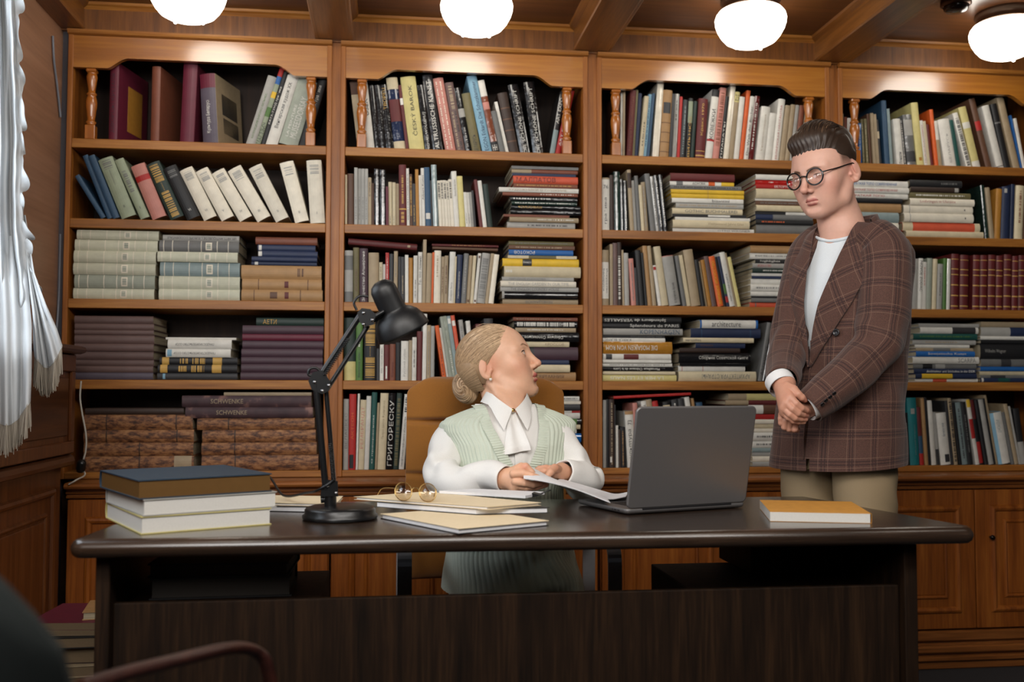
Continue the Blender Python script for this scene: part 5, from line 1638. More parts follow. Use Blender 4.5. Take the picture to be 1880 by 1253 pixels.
# pile of papers and folders on the floor left of the desk
M_SHADEP = plain('shade-darkened brown paper', (112, 94, 70), 0.85, nscale=200)  # page colour darkened to stand in for the shade down beside the desk
pz = 0.0005; PX, PY = -0.80, 2.98
G2 = 'papers and books piled on the floor left of the desk'
pile = [(0.05, 'br', 0.30, 0.24), (0.045, 'mv', 0.33, 0.25), (0.012, 'bk', 0.35, 0.26), (0.03, 'ol', 0.31, 0.24), (0.035, 'br', 0.32, 0.24), (0.012, 'bk', 0.34, 0.26), (0.05, 'ch', 0.31, 0.24), (0.012, 'ch', 0.35, 0.26), (0.035, 'be', 0.34, 0.25), (0.03, 'be', 0.36, 0.25), (0.045, 'db', 0.30, 0.24),
        (0.03, 'bk', 0.31, 0.25), (0.014, 'be', 0.35, 0.25), (0.020, 'ma', 0.33, 0.25)]
zz = pz; n_ = len(pile)
for i, (t, code, L_, D_) in enumerate(pile):
    flat_book(f"{PALN[code][0]} folder of papers, {ordn(n_ - i)} from top of the floor pile beside the desk", PX + R.uniform(-0.015, 0.015), PY + R.uniform(-0.01, 0.01), zz, L_, D_, t, R.uniform(-0.12, 0.12) + PI, code, '', M_SHADEP, t > 0.02, G2, 'paper_folder', 'folder')
    zz += t + 0.0006
flat_book('cream book on top of the floor pile beside the desk', PX + 0.06, PY, zz, 0.2, 0.16, 0.022, 0.15 + PI, 'ta', '', None, True, None)

# visitor chair in the near foreground
vc = thing('visitor_chair', 'dark green upholstered armchair with curved red-brown wooden arm in the foreground', 'chair', (-0.55, 1.2, 0))
W_RED = wood('dark red bentwood', (34, 14, 11), (46, 20, 15), (60, 29, 21), 'y', rough=0.35)
M_GRN = plain('dark green upholstery', (20, 27, 26), 0.9, nscale=300, bmp=0.3)
q = lambda px, py, d: ptD(px, py, d)
a1 = [q(150, 1262, 1.16), q(230, 1237, 1.22), q(330, 1212, 1.30), q(400, 1195, 1.37), q(440, 1190, 1.42), q(470, 1198, 1.45), q(490, 1225, 1.46)]
foot = np.array([a1[-1][0] + 0.012, a1[-1][1] + 0.02, 0.0])
pth = crom(a1 + [np.array([a1[-1][0] + 0.008, a1[-1][1] + 0.01, 0.58]), np.array([a1[-1][0] + 0.010, a1[-1][1] + 0.015, 0.30]), foot], 8)
ar = MB(); ar.tube(pth, [0.0125] * len(pth), 12, up=(1, 0, 0), flat=0.7); ar.build('arm', W_RED, vc)
off = np.array([-0.54, -0.02, 0])
ar = MB(); ar.tube([p + off for p in pth], [0.0125] * len(pth), 12, up=(1, 0, 0), flat=0.62); ar.build('arm', W_RED, vc)
sx = a1[-1][0] + 0.0; bx1 = a1[0][0]
st = MB(); st.box((sx - 0.51, 1.02, 0.36), (sx - 0.035, 1.46, 0.46), bev=0.03); st.build('seat', M_GRN, vc)
bk_ = MB(); rowsF = []; rowsB = []
for k in range(25):
    v = k / 24; z = 0.40 + 0.60 * v; rf = []; rb_ = []
    for i in range(25):
        u = i / 24; xx = 2 * u - 1; top = z - 0.15 * max(0, v - 0.5) * 2 * abs(xx) ** 2.5
        x = -0.520 + 0.285 * xx * (1 - 0.12 * v); y = 1.02 - 0.13 * v - 0.03 * (1 - xx * xx) + 0.0
        pf = 0.035 * (1 - abs(xx) ** 4) ** 0.5 * (1 - abs(2 * v - 1) ** 8) ** 0.5
        rf.append((x, y + pf, top)); rb_.append((x, y - 0.012 - pf, top))
    rowsF.append(rf); rowsB.append(rb_)
bk_.grid(rowsF); bk_.grid(rowsB)
for k in range(24):
    for i in (0, 24): bk_.add([rowsF[k][i], rowsF[k + 1][i], rowsB[k + 1][i], rowsB[k][i]], [(0, 1, 2, 3)])
    for i in (0, 24): bk_.add([rowsF[i][k], rowsF[i][k + 1], rowsB[i][k + 1], rowsB[i][k]], [(0, 1, 2, 3)])
bk_.build('backrest', M_GRN, vc)
for x in (sx - 0.50, sx - 0.05):
    lg = MB(); lg.tube([(x, 1.0, 0.5), (x, 1.02, 0.36), (x, 0.95, 0.0)], [0.016, 0.018, 0.014], 10); lg.build('leg', W_RED, vc)
# ------------------------------------------------------------ sculpting: a distance field and its surface
class Field:
    def __init__(s, lo, hi, h):
        s.lo = np.array(lo, np.float32); s.h = h
        s.n = [int(math.ceil((hi[i] - lo[i]) / h)) + 1 for i in range(3)]
        s.ax = [(s.lo[i] + np.arange(s.n[i]) * h).astype(np.float32) for i in range(3)]
        s.F = np.full(s.n, 0.5, np.float32)
    def blk(s, lo, hi):
        sl = []
        for i in range(3):
            a = max(0, int((lo[i] - s.lo[i]) / s.h)); b = min(s.n[i], int((hi[i] - s.lo[i]) / s.h) + 2)
            if b <= a: return None
            sl.append(slice(a, b))
        return tuple(sl), s.ax[0][sl[0]][:, None, None], s.ax[1][sl[1]][None, :, None], s.ax[2][sl[2]][None, None, :]
    def put(s, fn, lo, hi, k=0.01, sub=False, m=0.02):
        r = s.blk([v - m - k for v in lo], [v + m + k for v in hi])
        if r is None: return s
        sl, X, Y, Z = r; d = fn(X, Y, Z); a = s.F[sl]
        if sub: d = -d; hh = np.maximum(k - np.abs(a - d), 0) / k; s.F[sl] = np.maximum(a, d) + hh * hh * k * 0.25
        else: hh = np.maximum(k - np.abs(a - d), 0) / k; s.F[sl] = np.minimum(a, d) - hh * hh * k * 0.25
        return s
    def ball(s, c, r, k=0.01, sub=False):
        return s.put(lambda X, Y, Z: np.sqrt((X - c[0]) ** 2 + (Y - c[1]) ** 2 + (Z - c[2]) ** 2) - r, [v - r for v in c], [v + r for v in c], k, sub)
    def egg(s, c, r, k=0.01, sub=False, R3=None, clip=None):
        R3 = np.eye(3) if R3 is None else R3; M_ = max(r)
        def fn(X, Y, Z):
            x, y, z = X - c[0], Y - c[1], Z - c[2]
            p = [R3[0][i] * x + R3[1][i] * y + R3[2][i] * z for i in range(3)]
            k0 = np.sqrt(sum((p[i] / r[i]) ** 2 for i in range(3))); k1 = np.sqrt(sum((p[i] / r[i] ** 2) ** 2 for i in range(3))) + 1e-9
            d = k0 * (k0 - 1) / k1
            return clip(X, Y, Z, d) if clip else d
        return s.put(fn, [v - M_ for v in c], [v + M_ for v in c], k, sub)
    def rod(s, a, b, r0, r1=None, k=0.01, sub=False, flat=None):
        r1 = r0 if r1 is None else r1; a = np.array(a, float); b = np.array(b, float); ab = b - a; L = ab.dot(ab) + 1e-12; m_ = max(r0, r1)
        def fn(X, Y, Z):
            x, y, z = X - a[0], Y - a[1], Z - a[2]; t = np.clip((x * ab[0] + y * ab[1] + z * ab[2]) / L, 0, 1)
            return np.sqrt((x - t * ab[0]) ** 2 + (y - t * ab[1]) ** 2 + (z - t * ab[2]) ** 2) - (r0 + (r1 - r0) * t)
        return s.put(fn, np.minimum(a, b) - m_, np.maximum(a, b) + m_, k, sub)
    def path(s, pts, rs, k=0.01, sub=False):
        for i in range(len(pts) - 1): s.rod(pts[i], pts[i + 1], rs[i], rs[i + 1], k, sub)
        return s
    def mesh(s):
        F = s.F; ins = F < 0
        c8 = [(i, j, k) for i in (0, 1) for j in (0, 1) for k in (0, 1)]
        nx, ny, nz = s.n
        cnt = sum(ins[i:nx - 1 + i, j:ny - 1 + j, k:nz - 1 + k].astype(np.int8) for i, j, k in c8)
        act = np.argwhere((cnt > 0) & (cnt < 8)); vid = np.full((nx - 1, ny - 1, nz - 1), -1, np.int32); vid[tuple(act.T)] = np.arange(len(act))
        P = np.zeros((len(act), 3)); C = np.zeros(len(act))
        for a in c8:
            for ax in range(3):
                if a[ax]: continue
                b = list(a); b[ax] = 1
                va = F[act[:, 0] + a[0], act[:, 1] + a[1], act[:, 2] + a[2]]; vb = F[act[:, 0] + b[0], act[:, 1] + b[1], act[:, 2] + b[2]]
                x = (va < 0) != (vb < 0); t = np.where(x, va / np.where(x, va - vb, 1), 0)
                p = np.tile(np.array(a, float), (len(act), 1)); p[:, ax] += t; P[x] += p[x]; C += x
        V = s.lo + (act + P / C[:, None]) * s.h
        Q = []
        for ax in range(3):
            sa = [slice(None)] * 3; sb = [slice(None)] * 3; sa[ax] = slice(0, -1); sb[ax] = slice(1, None)
            A_, B_ = ins[tuple(sa)], ins[tuple(sb)]; e = np.argwhere(A_ != B_); u, v = (ax + 1) % 3, (ax + 2) % 3
            lim = np.array([nx, ny, nz]) - 1
            e = e[(e[:, u] > 0) & (e[:, v] > 0) & (e[:, u] < lim[u]) & (e[:, v] < lim[v])]
            fl = A_[tuple(e.T)]; q = []
            for du, dv in ((-1, -1), (0, -1), (0, 0), (-1, 0)):
                f = e.copy(); f[:, u] += du; f[:, v] += dv; q.append(vid[tuple(f.T)])
            q = np.stack(q, 1); q[~fl] = q[~fl][:, ::-1]; Q.append(q)
        Q = np.concatenate(Q); Q = Q[(Q >= 0).all(1)]
        return V, Q
def relax(V, Q, n=2, lam=0.5):
    for _ in range(n):
        S = np.zeros_like(V); C = np.zeros(len(V))
        for a, b in ((0, 1), (1, 2), (2, 3), (3, 0)):
            np.add.at(S, Q[:, a], V[Q[:, b]]); np.add.at(S, Q[:, b], V[Q[:, a]]); np.add.at(C, Q[:, a], 1); np.add.at(C, Q[:, b], 1)
        V = V * (1 - lam) + lam * S / np.maximum(C, 1)[:, None]
    return V
class Soup:
    """several surfaces with a colour per vertex that become one mesh"""
    def __init__(s): s.V = []; s.F = []; s.C = []; s.M = []; s.n = 0
    def add(s, V, F, col, mi=0):
        V = np.asarray(V, float); col = np.asarray(col, float)
        if col.ndim == 1: col = np.tile(col, (len(V), 1))
        s.V.append(V); s.C.append(col); s.F += [[int(i) + s.n for i in f] for f in F]; s.M += [mi] * len(F); s.n += len(V); return s
    def build(s, name, mats, parent):
        V = np.concatenate(s.V); C = np.concatenate(s.C); Mi = np.array(parent_matrix(parent).inverted()); V = V @ Mi[:3, :3].T + Mi[:3, 3]
        me = bpy.data.meshes.new(name); me.from_pydata(V.tolist(), [], s.F)
        for m_ in mats: me.materials.append(m_)
        me.polygons.foreach_set('material_index', s.M); me.polygons.foreach_set('use_smooth', [True] * len(s.F))
        at = me.color_attributes.new('tint', 'FLOAT_COLOR', 'POINT'); at.data.foreach_set('color', np.concatenate([C, np.ones((len(C), 1))], 1).astype(np.float32).ravel())
        o = bpy.data.objects.new(name, me); COL.objects.link(o); o.parent = parent; me.update(); return o
def tint_mat(name, rough, sss=0.0, coat=0.0, noise=0.05):
    m, nt, b = nmat(name); a = N(nt, 'ShaderNodeVertexColor'); a.layer_name = 'tint'
    tc = N(nt, 'ShaderNodeTexCoord'); no = N(nt, 'ShaderNodeTexNoise'); no.inputs['Scale'].default_value = 120; nt.links.new(tc.outputs['Object'], no.inputs['Vector'])
    hs = N(nt, 'ShaderNodeHueSaturation'); mr = N(nt, 'ShaderNodeMapRange'); mr.inputs['To Min'].default_value = 1 - noise; mr.inputs['To Max'].default_value = 1 + noise
    nt.links.new(no.outputs[0], mr.inputs['Value']); nt.links.new(mr.outputs[0], hs.inputs['Value']); nt.links.new(a.outputs['Color'], hs.inputs['Color']); nt.links.new(hs.outputs[0], b.inputs['Base Color'])
    b.inputs['Roughness'].default_value = rough; b.inputs['Subsurface Weight'].default_value = sss; b.inputs['Subsurface Radius'].default_value = (0.010, 0.004, 0.002); b.inputs['Subsurface Scale'].default_value = 0.6; b.inputs['Coat Weight'].default_value = coat
    if noise: bump(nt, b, no.outputs[0], 0.08, 0.0006)
    return m
M_SKIN = tint_mat('skin', 0.48, 0.10); M_EYE = tint_mat('eye', 0.08, 0, 1.0, 0.0)
def rotm(yaw, pitch=0, roll=0):
    return np.array(Matrix.Rotation(yaw, 3, 'Z') @ Matrix.Rotation(pitch, 3, 'X') @ Matrix.Rotation(roll, 3, 'Y'))
def segd(P, a, b):
    a = np.array(a, float); b = np.array(b, float); ab = b - a; t = np.clip(((P - a) @ ab) / (ab @ ab + 1e-12), 0, 1); return np.linalg.norm(P - a - t[:, None] * ab, axis=1)
def head(soup, pos, Rm, neck, g, h=0.00135):
    """g: shape settings; local axes x to the person's right, y forward, z up, origin between the eyes' height and the ears.
    neck: world points (base of the skull side down to the collar) with radii"""
    S = g.get('scale', 1.0)
    loc = lambda p: Rm.T @ (np.array(p) - pos) / S
    nk = [loc(p) for p, r in neck]; zlo = min(p[2] for p in nk) - 0.01; xs = [p[0] for p in nk] + [-0.1, 0.1]; ysn = [p[1] for p in nk]
    f = Field((min(xs) - 0.06 if min(xs) < -0.1 else -0.105, min(-0.13, min(ysn) - 0.075), zlo), (max(xs) + 0.06 if max(xs) > 0.1 else 0.105, max(0.135, max(ysn) + 0.07), 0.135), h)
    jw, fw = g.get('jaw', 1.0), g.get('face', 1.0)
    f.egg((0, -0.014, 0.030), (0.0765, 0.096, 0.083), 0.01)
    f.egg((0, 0.018, 0.012), (0.069 * fw, 0.072, 0.086), 0.03)
    f.egg((0, 0.026, -0.048), (0.056 * fw, 0.058, 0.058), 0.03)
    for s in (-1, 1):
        f.rod((s * 0.0545 * jw, -0.008, -0.050), (s * 0.047 * jw, 0.012, -0.082), 0.016, 0.013, 0.025)
        f.rod((s * 0.047 * jw, 0.012, -0.080), (s * 0.014, 0.064, -0.101), 0.014, 0.014, 0.03)
        f.egg((s * 0.030, 0.050, -0.080), (0.018, 0.020, 0.022), 0.03)
        f.ball((s * 0.046 * fw, 0.052, -0.026), 0.021 * g.get('cheek', 1.0), 0.03)
        f.rod((s * 0.010, 0.083, 0.019), (s * 0.046, 0.066, 0.019), 0.0105 * g.get('brow', 1.0), 0.008, 0.018)
        f.egg((s * 0.036, 0.060, -0.052), (0.016, 0.014, 0.024), 0.025)
    ch = g.get('chin', 0.0); f.egg((0, 0.067 + ch, -0.100), (0.020 * jw, 0.017, 0.015), 0.018)
    f.egg((0, 0.060, -0.066), (0.034, 0.021, 0.022), 0.02)          # muzzle
    for s in (-1, 1): f.egg((s * 0.0325, 0.101, -0.001), (0.0185, 0.0165, 0.0150), 0.012, True)
    nl = g.get('nose', 1.0)
    f.rod((0, 0.084, 0.012), (0, 0.083 + 0.0275 * nl, -0.034), 0.0068, 0.0088, 0.014)
    f.egg((0, 0.083 + 0.0285 * nl, -0.037), (0.0095, 0.0085, 0.0085), 0.008)
    for s in (-1, 1):
        f.egg((s * 0.0115, 0.081 + 0.0155 * nl, -0.0415), (0.0062, 0.0095, 0.0068), 0.007)
        f.ball((s * 0.0060, 0.083 + 0.0155 * nl, -0.0485), 0.0030, 0.003, True)
    f.rod((0, 0.080, -0.050), (0, 0.081, -0.061), 0.008, 0.009, 0.010)
    mo = g.get('open', 0.0); ly = g.get('lipy', 0.0)
    for s in (-1, 1):
        f.path([(0, 0.0865 + ly, -0.0660 + mo * 0.25), (s * 0.007, 0.0868 + ly, -0.0652 + mo * 0.25), (s * 0.017, 0.0800 + ly, -0.0680 + mo * .1), (s * 0.0275, 0.0705, -0.0705)], [0.0052, 0.0054, 0.0042, 0.0022], 0.004)
        f.path([(0, 0.0845 + ly, -0.0775 - mo * 0.75), (s * 0.009, 0.0830 + ly, -0.0770 - mo * 0.65), (s * 0.017, 0.0780 + ly, -0.0745 - mo * .3), (s * 0.0265, 0.0710, -0.0712)], [0.0066, 0.0062, 0.0048, 0.0022], 0.004)
    f.rod((-0.014, 0.0885, -0.0895), (0.014, 0.0885, -0.0895), 0.006, 0.006, 0.010, True)
    for s in (-1, 1):
        f.path([(0, 0.0930 + ly, -0.0712 - mo * 0.2), (s * 0.010, 0.0915 + ly, -0.0708 - mo * 0.2), (s * 0.018, 0.0850 + ly, -0.0708), (s * 0.0290, 0.0735, -0.0715)], [0.0013 + mo * 0.45, 0.0013 + mo * 0.35, 0.0013 + mo * .15, 0.0012], 0.0015, True)
    ez, ey = 0.0, 0.0735; er = 0.0128
    up, lo_, tl = g.get('lid_up', 0.0045), g.get('lid_lo', -0.0050), g.get('tilt', 0.06)
    for s in (-1, 1):
        c = (s * 0.0315, ey, ez)
        f.ball(c, er - 0.0006, 0.006)
        f.egg(c, (0.0150, 0.0143, 0.0145), 0.0035, False, None, lambda X, Y, Z, d, s=s: np.maximum(d, (up - tl * 0 * X + (np.abs(np.abs(X) - 0.0315) / 0.0145) ** 2 * -0.0045 + (np.abs(X) - 0.0315) * tl) - Z))
        f.egg(c, (0.0148, 0.0140, 0.0143), 0.0035, False, None, lambda X, Y, Z, d, s=s: np.maximum(d, Z - (lo_ + (np.abs(np.abs(X) - 0.0315) / 0.0145) ** 2 * 0.0040 + (np.abs(X) - 0.0315) * tl)))
    for s in (-1, 1):                                                # ears
        Re = np.array(Matrix.Rotation(s * 0.42, 3, 'Z') @ Matrix.Rotation(-0.22, 3, 'X'))
        ec = np.array((s * 0.0775, -0.026, -0.010))
        f.egg(ec, (0.0075, 0.0185, 0.0315), 0.005, False, Re)
        f.egg(ec + Re @ np.array((s * 0.008, 0.003, 0.002)), (0.0075, 0.0115, 0.0215), 0.005, True, Re)
        f.ball(ec + Re @ np.array((s * 0.001, 0.006, -0.027)), 0.0075, 0.006)
        f.egg(ec + Re @ np.array((s * 0.004, -0.002, 0.004)), (0.0028, 0.006, 0.015), 0.004, False, Re)
        f.ball(ec + Re @ np.array((s * 0.002, 0.0165, -0.007)), 0.0042, 0.005)
    f.path(nk, [r / S for p, r in neck], 0.03)
    for e in g.get('extra', []): f.rod(loc(e[0]), loc(e[1]), e[2] / S, e[3] / S, 0.014)
    V, Q = f.mesh(); V = relax(V, Q, 2, 0.4)
    c = np.tile(np.array(lin(g['skin'])), (len(V), 1))
    def mix(mask, rgb): nonlocal c; k = np.clip(mask, 0, 1)[:, None]; c = c * (1 - k) + np.array(lin(rgb)) * k
    ga = lambda p, r: np.exp(-(((V - np.array(p)) / r) ** 2).sum(1))
    for s in (-1, 1):
        mix(0.55 * ga((s * 0.05, 0.06, -0.035), 0.026), g['flush'])
        mix(0.5 * ga((s * 0.078, -0.012, -0.006), 0.03), g['flush'])
        mix(0.35 * ga((s * 0.0315, 0.085, -0.014), 0.012), g.get('under', g['flush']))
    mix(0.45 * ga((0, 0.113, -0.038), 0.016), g['flush'])
    dl = np.minimum.reduce([segd(V, a_, b_) for s in (-1, 1) for a_, b_ in (((0, 0.0880 + ly, -0.0665 + mo * 0.25), (s * 0.008, 0.0880 + ly, -0.0660 + mo * 0.25)), ((s * 0.008, 0.0880 + ly, -0.0660 + mo * .25), (s * 0.023, 0.0740, -0.0702)),
                                                        ((0, 0.0860 + ly, -0.0775 - mo * 0.75), (s * 0.009, 0.0845 + ly, -0.0770 - mo * 0.65)), ((s * 0.009, 0.0845 + ly, -0.0770 - mo * .65), (s * 0.022, 0.0740, -0.0710)))])
    mix((0.0070 - dl) / 0.0020 * (V[:, 1] > 0.068), g['lips'])
    if mo: mix((V[:, 1] < 0.086 + ly) * (np.abs(V[:, 0]) < 0.014) * (np.abs(V[:, 2] + 0.0708 + mo * .2) < 0.006) * (V[:, 1] > 0.06), (60, 22, 20))
    for s in (-1, 1):
        bz = g.get('browz', 0); bp_ = [(s * 0.012, 0.094, 0.0170 + bz), (s * 0.030, 0.090, 0.0215 + bz + g.get('arch', 0)), (s * 0.048, 0.072, 0.0180 + bz)]
        de = np.minimum(segd(V * [1, 0.6, 1], np.array(bp_[0]) * [1, .6, 1], np.array(bp_[1]) * [1, .6, 1]), segd(V * [1, .6, 1], np.array(bp_[1]) * [1, .6, 1], np.array(bp_[2]) * [1, .6, 1]))
        bw = g.get('browd', 0.0036); mix((bw - de) / 0.0015 * g.get('browk', 0.85) * (V[:, 1] > 0.045), g['browc'])
        u = np.abs(V[:, 0]) - 0.0315; zz = up + (np.abs(u) / 0.0145) ** 2 * -0.0045 + u * tl; dd = np.linalg.norm(V - np.array((s * 0.0315, ey, ez)), axis=1)
        mix((g.get('lashw', 0.0013) - np.abs(V[:, 2] - zz)) / 0.0006 * (dd < 0.0158) * (V[:, 1] > ey + 0.003) * g.get('lash', 0.9), (48, 34, 30))
        zz = lo_ + (np.abs(u) / 0.0145) ** 2 * 0.0040 + u * tl
        mix((0.0009 - np.abs(V[:, 2] - zz)) / 0.0006 * (dd < 0.0155) * (V[:, 1] > ey + 0.003) * g.get('lash', 0.9) * 0.6, (92, 58, 50))
    for (p, r, rgb, k) in g.get('spots', []): mix(k * ga(p, r), rgb)
    if 'shave' in g:                                                 # clipped sides: hair stubble on the scalp
        y0 = g['shave']; zc = -0.012 + 0.0 * V[:, 0]
        side = np.clip((np.abs(V[:, 0]) - 0.050) / 0.012, 0, 1) + np.clip((-0.03 - V[:, 1]) / 0.02, 0, 1)
        k = np.clip(side, 0, 1) * np.clip((0.030 - V[:, 1]) / 0.012, 0, 1) * np.clip((V[:, 2] + 0.002) / 0.030, 0, 1)
        k *= (np.abs(V[:, 0]) < 0.079); mix(0.8 * k, g['hairc'])
    W = (V * S) @ Rm.T + pos; soup.add(W, Q, c)
    gz = np.array(g.get('gaze', (0, 1, 0)), float); gz /= np.linalg.norm(gz)
    for s in (-1, 1):
        ce = np.array((s * 0.0315, ey, ez)); vs = []; cs = []; fs = []; n1, n2 = 30, 28
        a = np.cross(gz, (0, 0, 1)); a /= np.linalg.norm(a); b = np.cross(gz, a)
        for i in range(n1):
            th = PI * i / (n1 - 1)
            for j in range(n2):
                ph = 2 * PI * j / n2; d = gz * math.cos(th) + (a * math.cos(ph) + b * math.sin(ph)) * math.sin(th)
                vs.append(ce + d * er); r_ = er * math.sin(th) if th < PI / 2 else 1
                cs.append(lin((12, 10, 10)) if r_ < 0.0024 else lin(g['iris']) if r_ < 0.0056 else lin((36, 40, 42)) if r_ < 0.0064 else lin((205, 198, 192)))
        for i in range(n1 - 1):
            for j in range(n2): fs.append((i * n2 + j, i * n2 + (j + 1) % n2, (i + 1) * n2 + (j + 1) % n2, (i + 1) * n2 + j))
        soup.add((np.array(vs) * S) @ Rm.T + pos, fs, np.array(cs), 1)
def limb_field(soup, lists, h, col, colfn=None, extra=None, k=0.004, kd=None):
    """lists: (points, radii, blend) chains joined into one smooth surface"""
    P = np.concatenate([np.array(p) for p, r, *_ in lists]); Rm_ = max(max(r) for _, r, *_ in lists)
    f = Field(P.min(0) - Rm_ - 0.012, P.max(0) + Rm_ + 0.012, h)
    for p, r, *kk in lists: f.path(p, r, kk[0] if kk else k)
    if extra: extra(f)
    V, Q = f.mesh(); V = relax(V, Q, 2, 0.4); c = np.tile(np.array(lin(col)), (len(V), 1))
    if colfn: c = colfn(V, c)
    soup.add(V, Q, c)
# ------------------------------------------------------------ cloth helpers
def cloth_mesh(name, rows, mats, parent, uv=None, closeu=False, closev=True, keep=None, mi=None):
    """rows[i][j] -> surface with a cloth coordinate (metres) stored as a uv map"""
    A_ = np.array(rows, float); nu, nv = A_.shape[:2]; V = A_.reshape(-1, 3); F = []; U = []
    Mi = np.array(parent_matrix(parent).inverted()); V = V @ Mi[:3, :3].T + Mi[:3, 3]
    for i in range(nu - 1):
        for j in range(nv if closev else nv - 1):
            if keep is not None and not keep(i, j): continue
            d = (j + 1) % nv; F.append((i * nv + j, (i + 1) * nv + j, (i + 1) * nv + d, i * nv + d))
            if uv is not None:
                u0, u1 = uv[i, j], uv[i + 1, j]; w0 = uv[i, d] if d else uv[i, nv]; w1 = uv[i + 1, d] if d else uv[i + 1, nv]; U += [u0, u1, w1, w0]
    me = bpy.data.meshes.new(name); me.from_pydata(V.tolist(), [], F)
    for m_ in (mats if isinstance(mats, (list, tuple)) else [mats]): me.materials.append(m_)
    me.polygons.foreach_set('use_smooth', [True] * len(F))
    if uv is not None:
        l = me.uv_layers.new(name='cloth'); l.data.foreach_set('uv', np.array(U, np.float32).ravel())
    if closev and keep is None: fix_normals(me)
    o = bpy.data.objects.new(name, me); COL.objects.link(o); o.parent = parent; return o
def fold(u, v, seed, amp, fu=6.0, fv=3.0):
    return amp * (math.sin(fu * u + seed + 1.7 * math.sin(fv * v + seed * 2)) + 0.5 * math.sin(2.3 * fu * u - 1.3 * seed + fv * 2.1 * v))
def sleeve(name, pts, rad_, mat, parent, seed=0.0, n=40, m_=14, wr=0.004, flat=1.0, up=None, elbow=None):
    P = crom(pts, m_); L = len(P); rr = np.interp(np.linspace(0, 1, L), np.linspace(0, 1, len(rad_)), rad_); rows = []; uv = np.zeros((L, n + 1, 2)); prev = None; s = 0
    for i, p in enumerate(P):
        t = P[min(i + 1, L - 1)] - P[max(i - 1, 0)]; t = t / np.linalg.norm(t)
        a = np.array(up if up is not None else (1, 0, 0), float) if prev is None else prev
        a = a - t * a.dot(t); a /= np.linalg.norm(a); b = np.cross(t, a); prev = a
        if i: s += np.linalg.norm(P[i] - P[i - 1])
        row = []; w = i / (L - 1); eb = math.exp(-((w - (elbow or 0.5)) / 0.13) ** 2)
        for k in range(n):
            th = 2 * PI * k / n
            r = rr[i] + wr * (0.35 + 1.2 * eb) * (math.sin(w * 34 + 2.0 * math.cos(th + seed) + seed) * (0.5 + 0.5 * math.cos(th - seed)) + 0.6 * math.sin(w * 19 - 3 * math.sin(th * 2 + seed)))
            row.append(p + a * math.cos(th) * r + b * math.sin(th) * r * flat)
        rows.append(row)
        for k in range(n + 1): uv[i, k] = (rr[len(rr) // 2] * 2 * PI * k / n, s)
    # turned-in end at the cuff
    c = P[-1]; t = (P[-1] - P[-2]); t /= np.linalg.norm(t)
    for q, dd in ((0.94, 0.0005), (0.88, -0.012)):
        rows.append([c + (np.array(x) - c) * q + t * dd for x in rows[L - 1]]); uv = np.concatenate([uv, uv[-1:]])
    return cloth_mesh(name, rows, mat, parent, uv)
def plaid(name):
    m, nt, b = nmat(name); uvn = N(nt, 'ShaderNodeUVMap'); uvn.uv_map = 'cloth'; sp = N(nt, 'ShaderNodeSeparateXYZ'); nt.links.new(uvn.outputs[0], sp.inputs[0])
    def math_(op, a, b_=None):
        n = N(nt, 'ShaderNodeMath', operation=op)
        for i, q in enumerate((a, b_)):
            if q is None: continue
            if isinstance(q, (int, float)): n.inputs[i].default_value = q
            else: nt.links.new(q, n.inputs[i])
        return n.outputs[0]
    def line(src, off, per, wid):
        f = math_('FRACT', math_('DIVIDE', math_('ADD', src, off + 10 * per), per)); d = math_('ABSOLUTE', math_('SUBTRACT', f, 0.5))
        return math_('LESS_THAN', d, wid / per / 2)
    P_ = 0.076
    dark = None; light = None
    for o in ('X', 'Y'):
        s_ = sp.outputs[o]
        for off in (0.0, 0.0085):
            l = line(s_, off, P_, 0.0034); dark = l if dark is None else math_('MAXIMUM', dark, l)
        for off in (0.0165, -0.008): 
            l = line(s_, off, P_, 0.0012); light = l if light is None else math_('MAXIMUM', light, l)
    base = N(nt, 'ShaderNodeRGB'); base.outputs[0].default_value = (*lin((100, 64, 52)), 1)
    tc = N(nt, 'ShaderNodeTexCoord'); no = N(nt, 'ShaderNodeTexNoise'); no.inputs['Scale'].default_value = 420; nt.links.new(tc.outputs['Object'], no.inputs['Vector'])
    rp = ramp(nt, [(0.3, lin((66, 41, 33))), (0.7, lin((88, 57, 46)))]); nt.links.new(no.outputs[0], rp.inputs[0])
    m1 = N(nt, 'ShaderNodeMix', data_type='RGBA'); nt.links.new(math_('MULTIPLY', dark, 0.75), m1.inputs[0]); nt.links.new(rp.outputs[0], m1.inputs[6]); m1.inputs[7].default_value = (*lin((40, 19, 19)), 1)
    m2 = N(nt, 'ShaderNodeMix', data_type='RGBA'); nt.links.new(math_('MULTIPLY', light, 0.45), m2.inputs[0]); nt.links.new(m1.outputs[2], m2.inputs[6]); m2.inputs[7].default_value = (*lin((146, 116, 98)), 1)
    nt.links.new(m2.outputs[2], b.inputs['Base Color']); b.inputs['Roughness'].default_value = 0.85; b.inputs['Sheen Weight'].default_value = 0.15; bump(nt, b, no.outputs[0], 0.3, 0.0008)
    return m
M_PLAID = plaid('brown checked wool')
M_WSH = plain('white shirt cotton', (226, 226, 226), 0.7, nscale=500, bmp=0.05)
M_TEE = plain('white jersey', (216, 222, 226), 0.8, nscale=400)
M_CHINO = plain('beige chino twill', (150, 130, 100), 0.8, nscale=600, bmp=0.15)
M_BTN = plain('dark horn button', (30, 28, 30), 0.3)
M_VEST = plain('sage green knit', (200, 208, 192), 0.85, nscale=500, bmp=0.2)
M_PEARL = plain('pearl', (228, 220, 208), 0.2, coat=0.6)
M_TROU = plain('mauve grey trouser cloth', (104, 92, 100), 0.8)
M_HAIRM = tint_mat('man hair', 0.45, 0, 0.0, 0.25); M_HAIRW = tint_mat('woman hair', 0.38, 0, 0.15, 0.2)
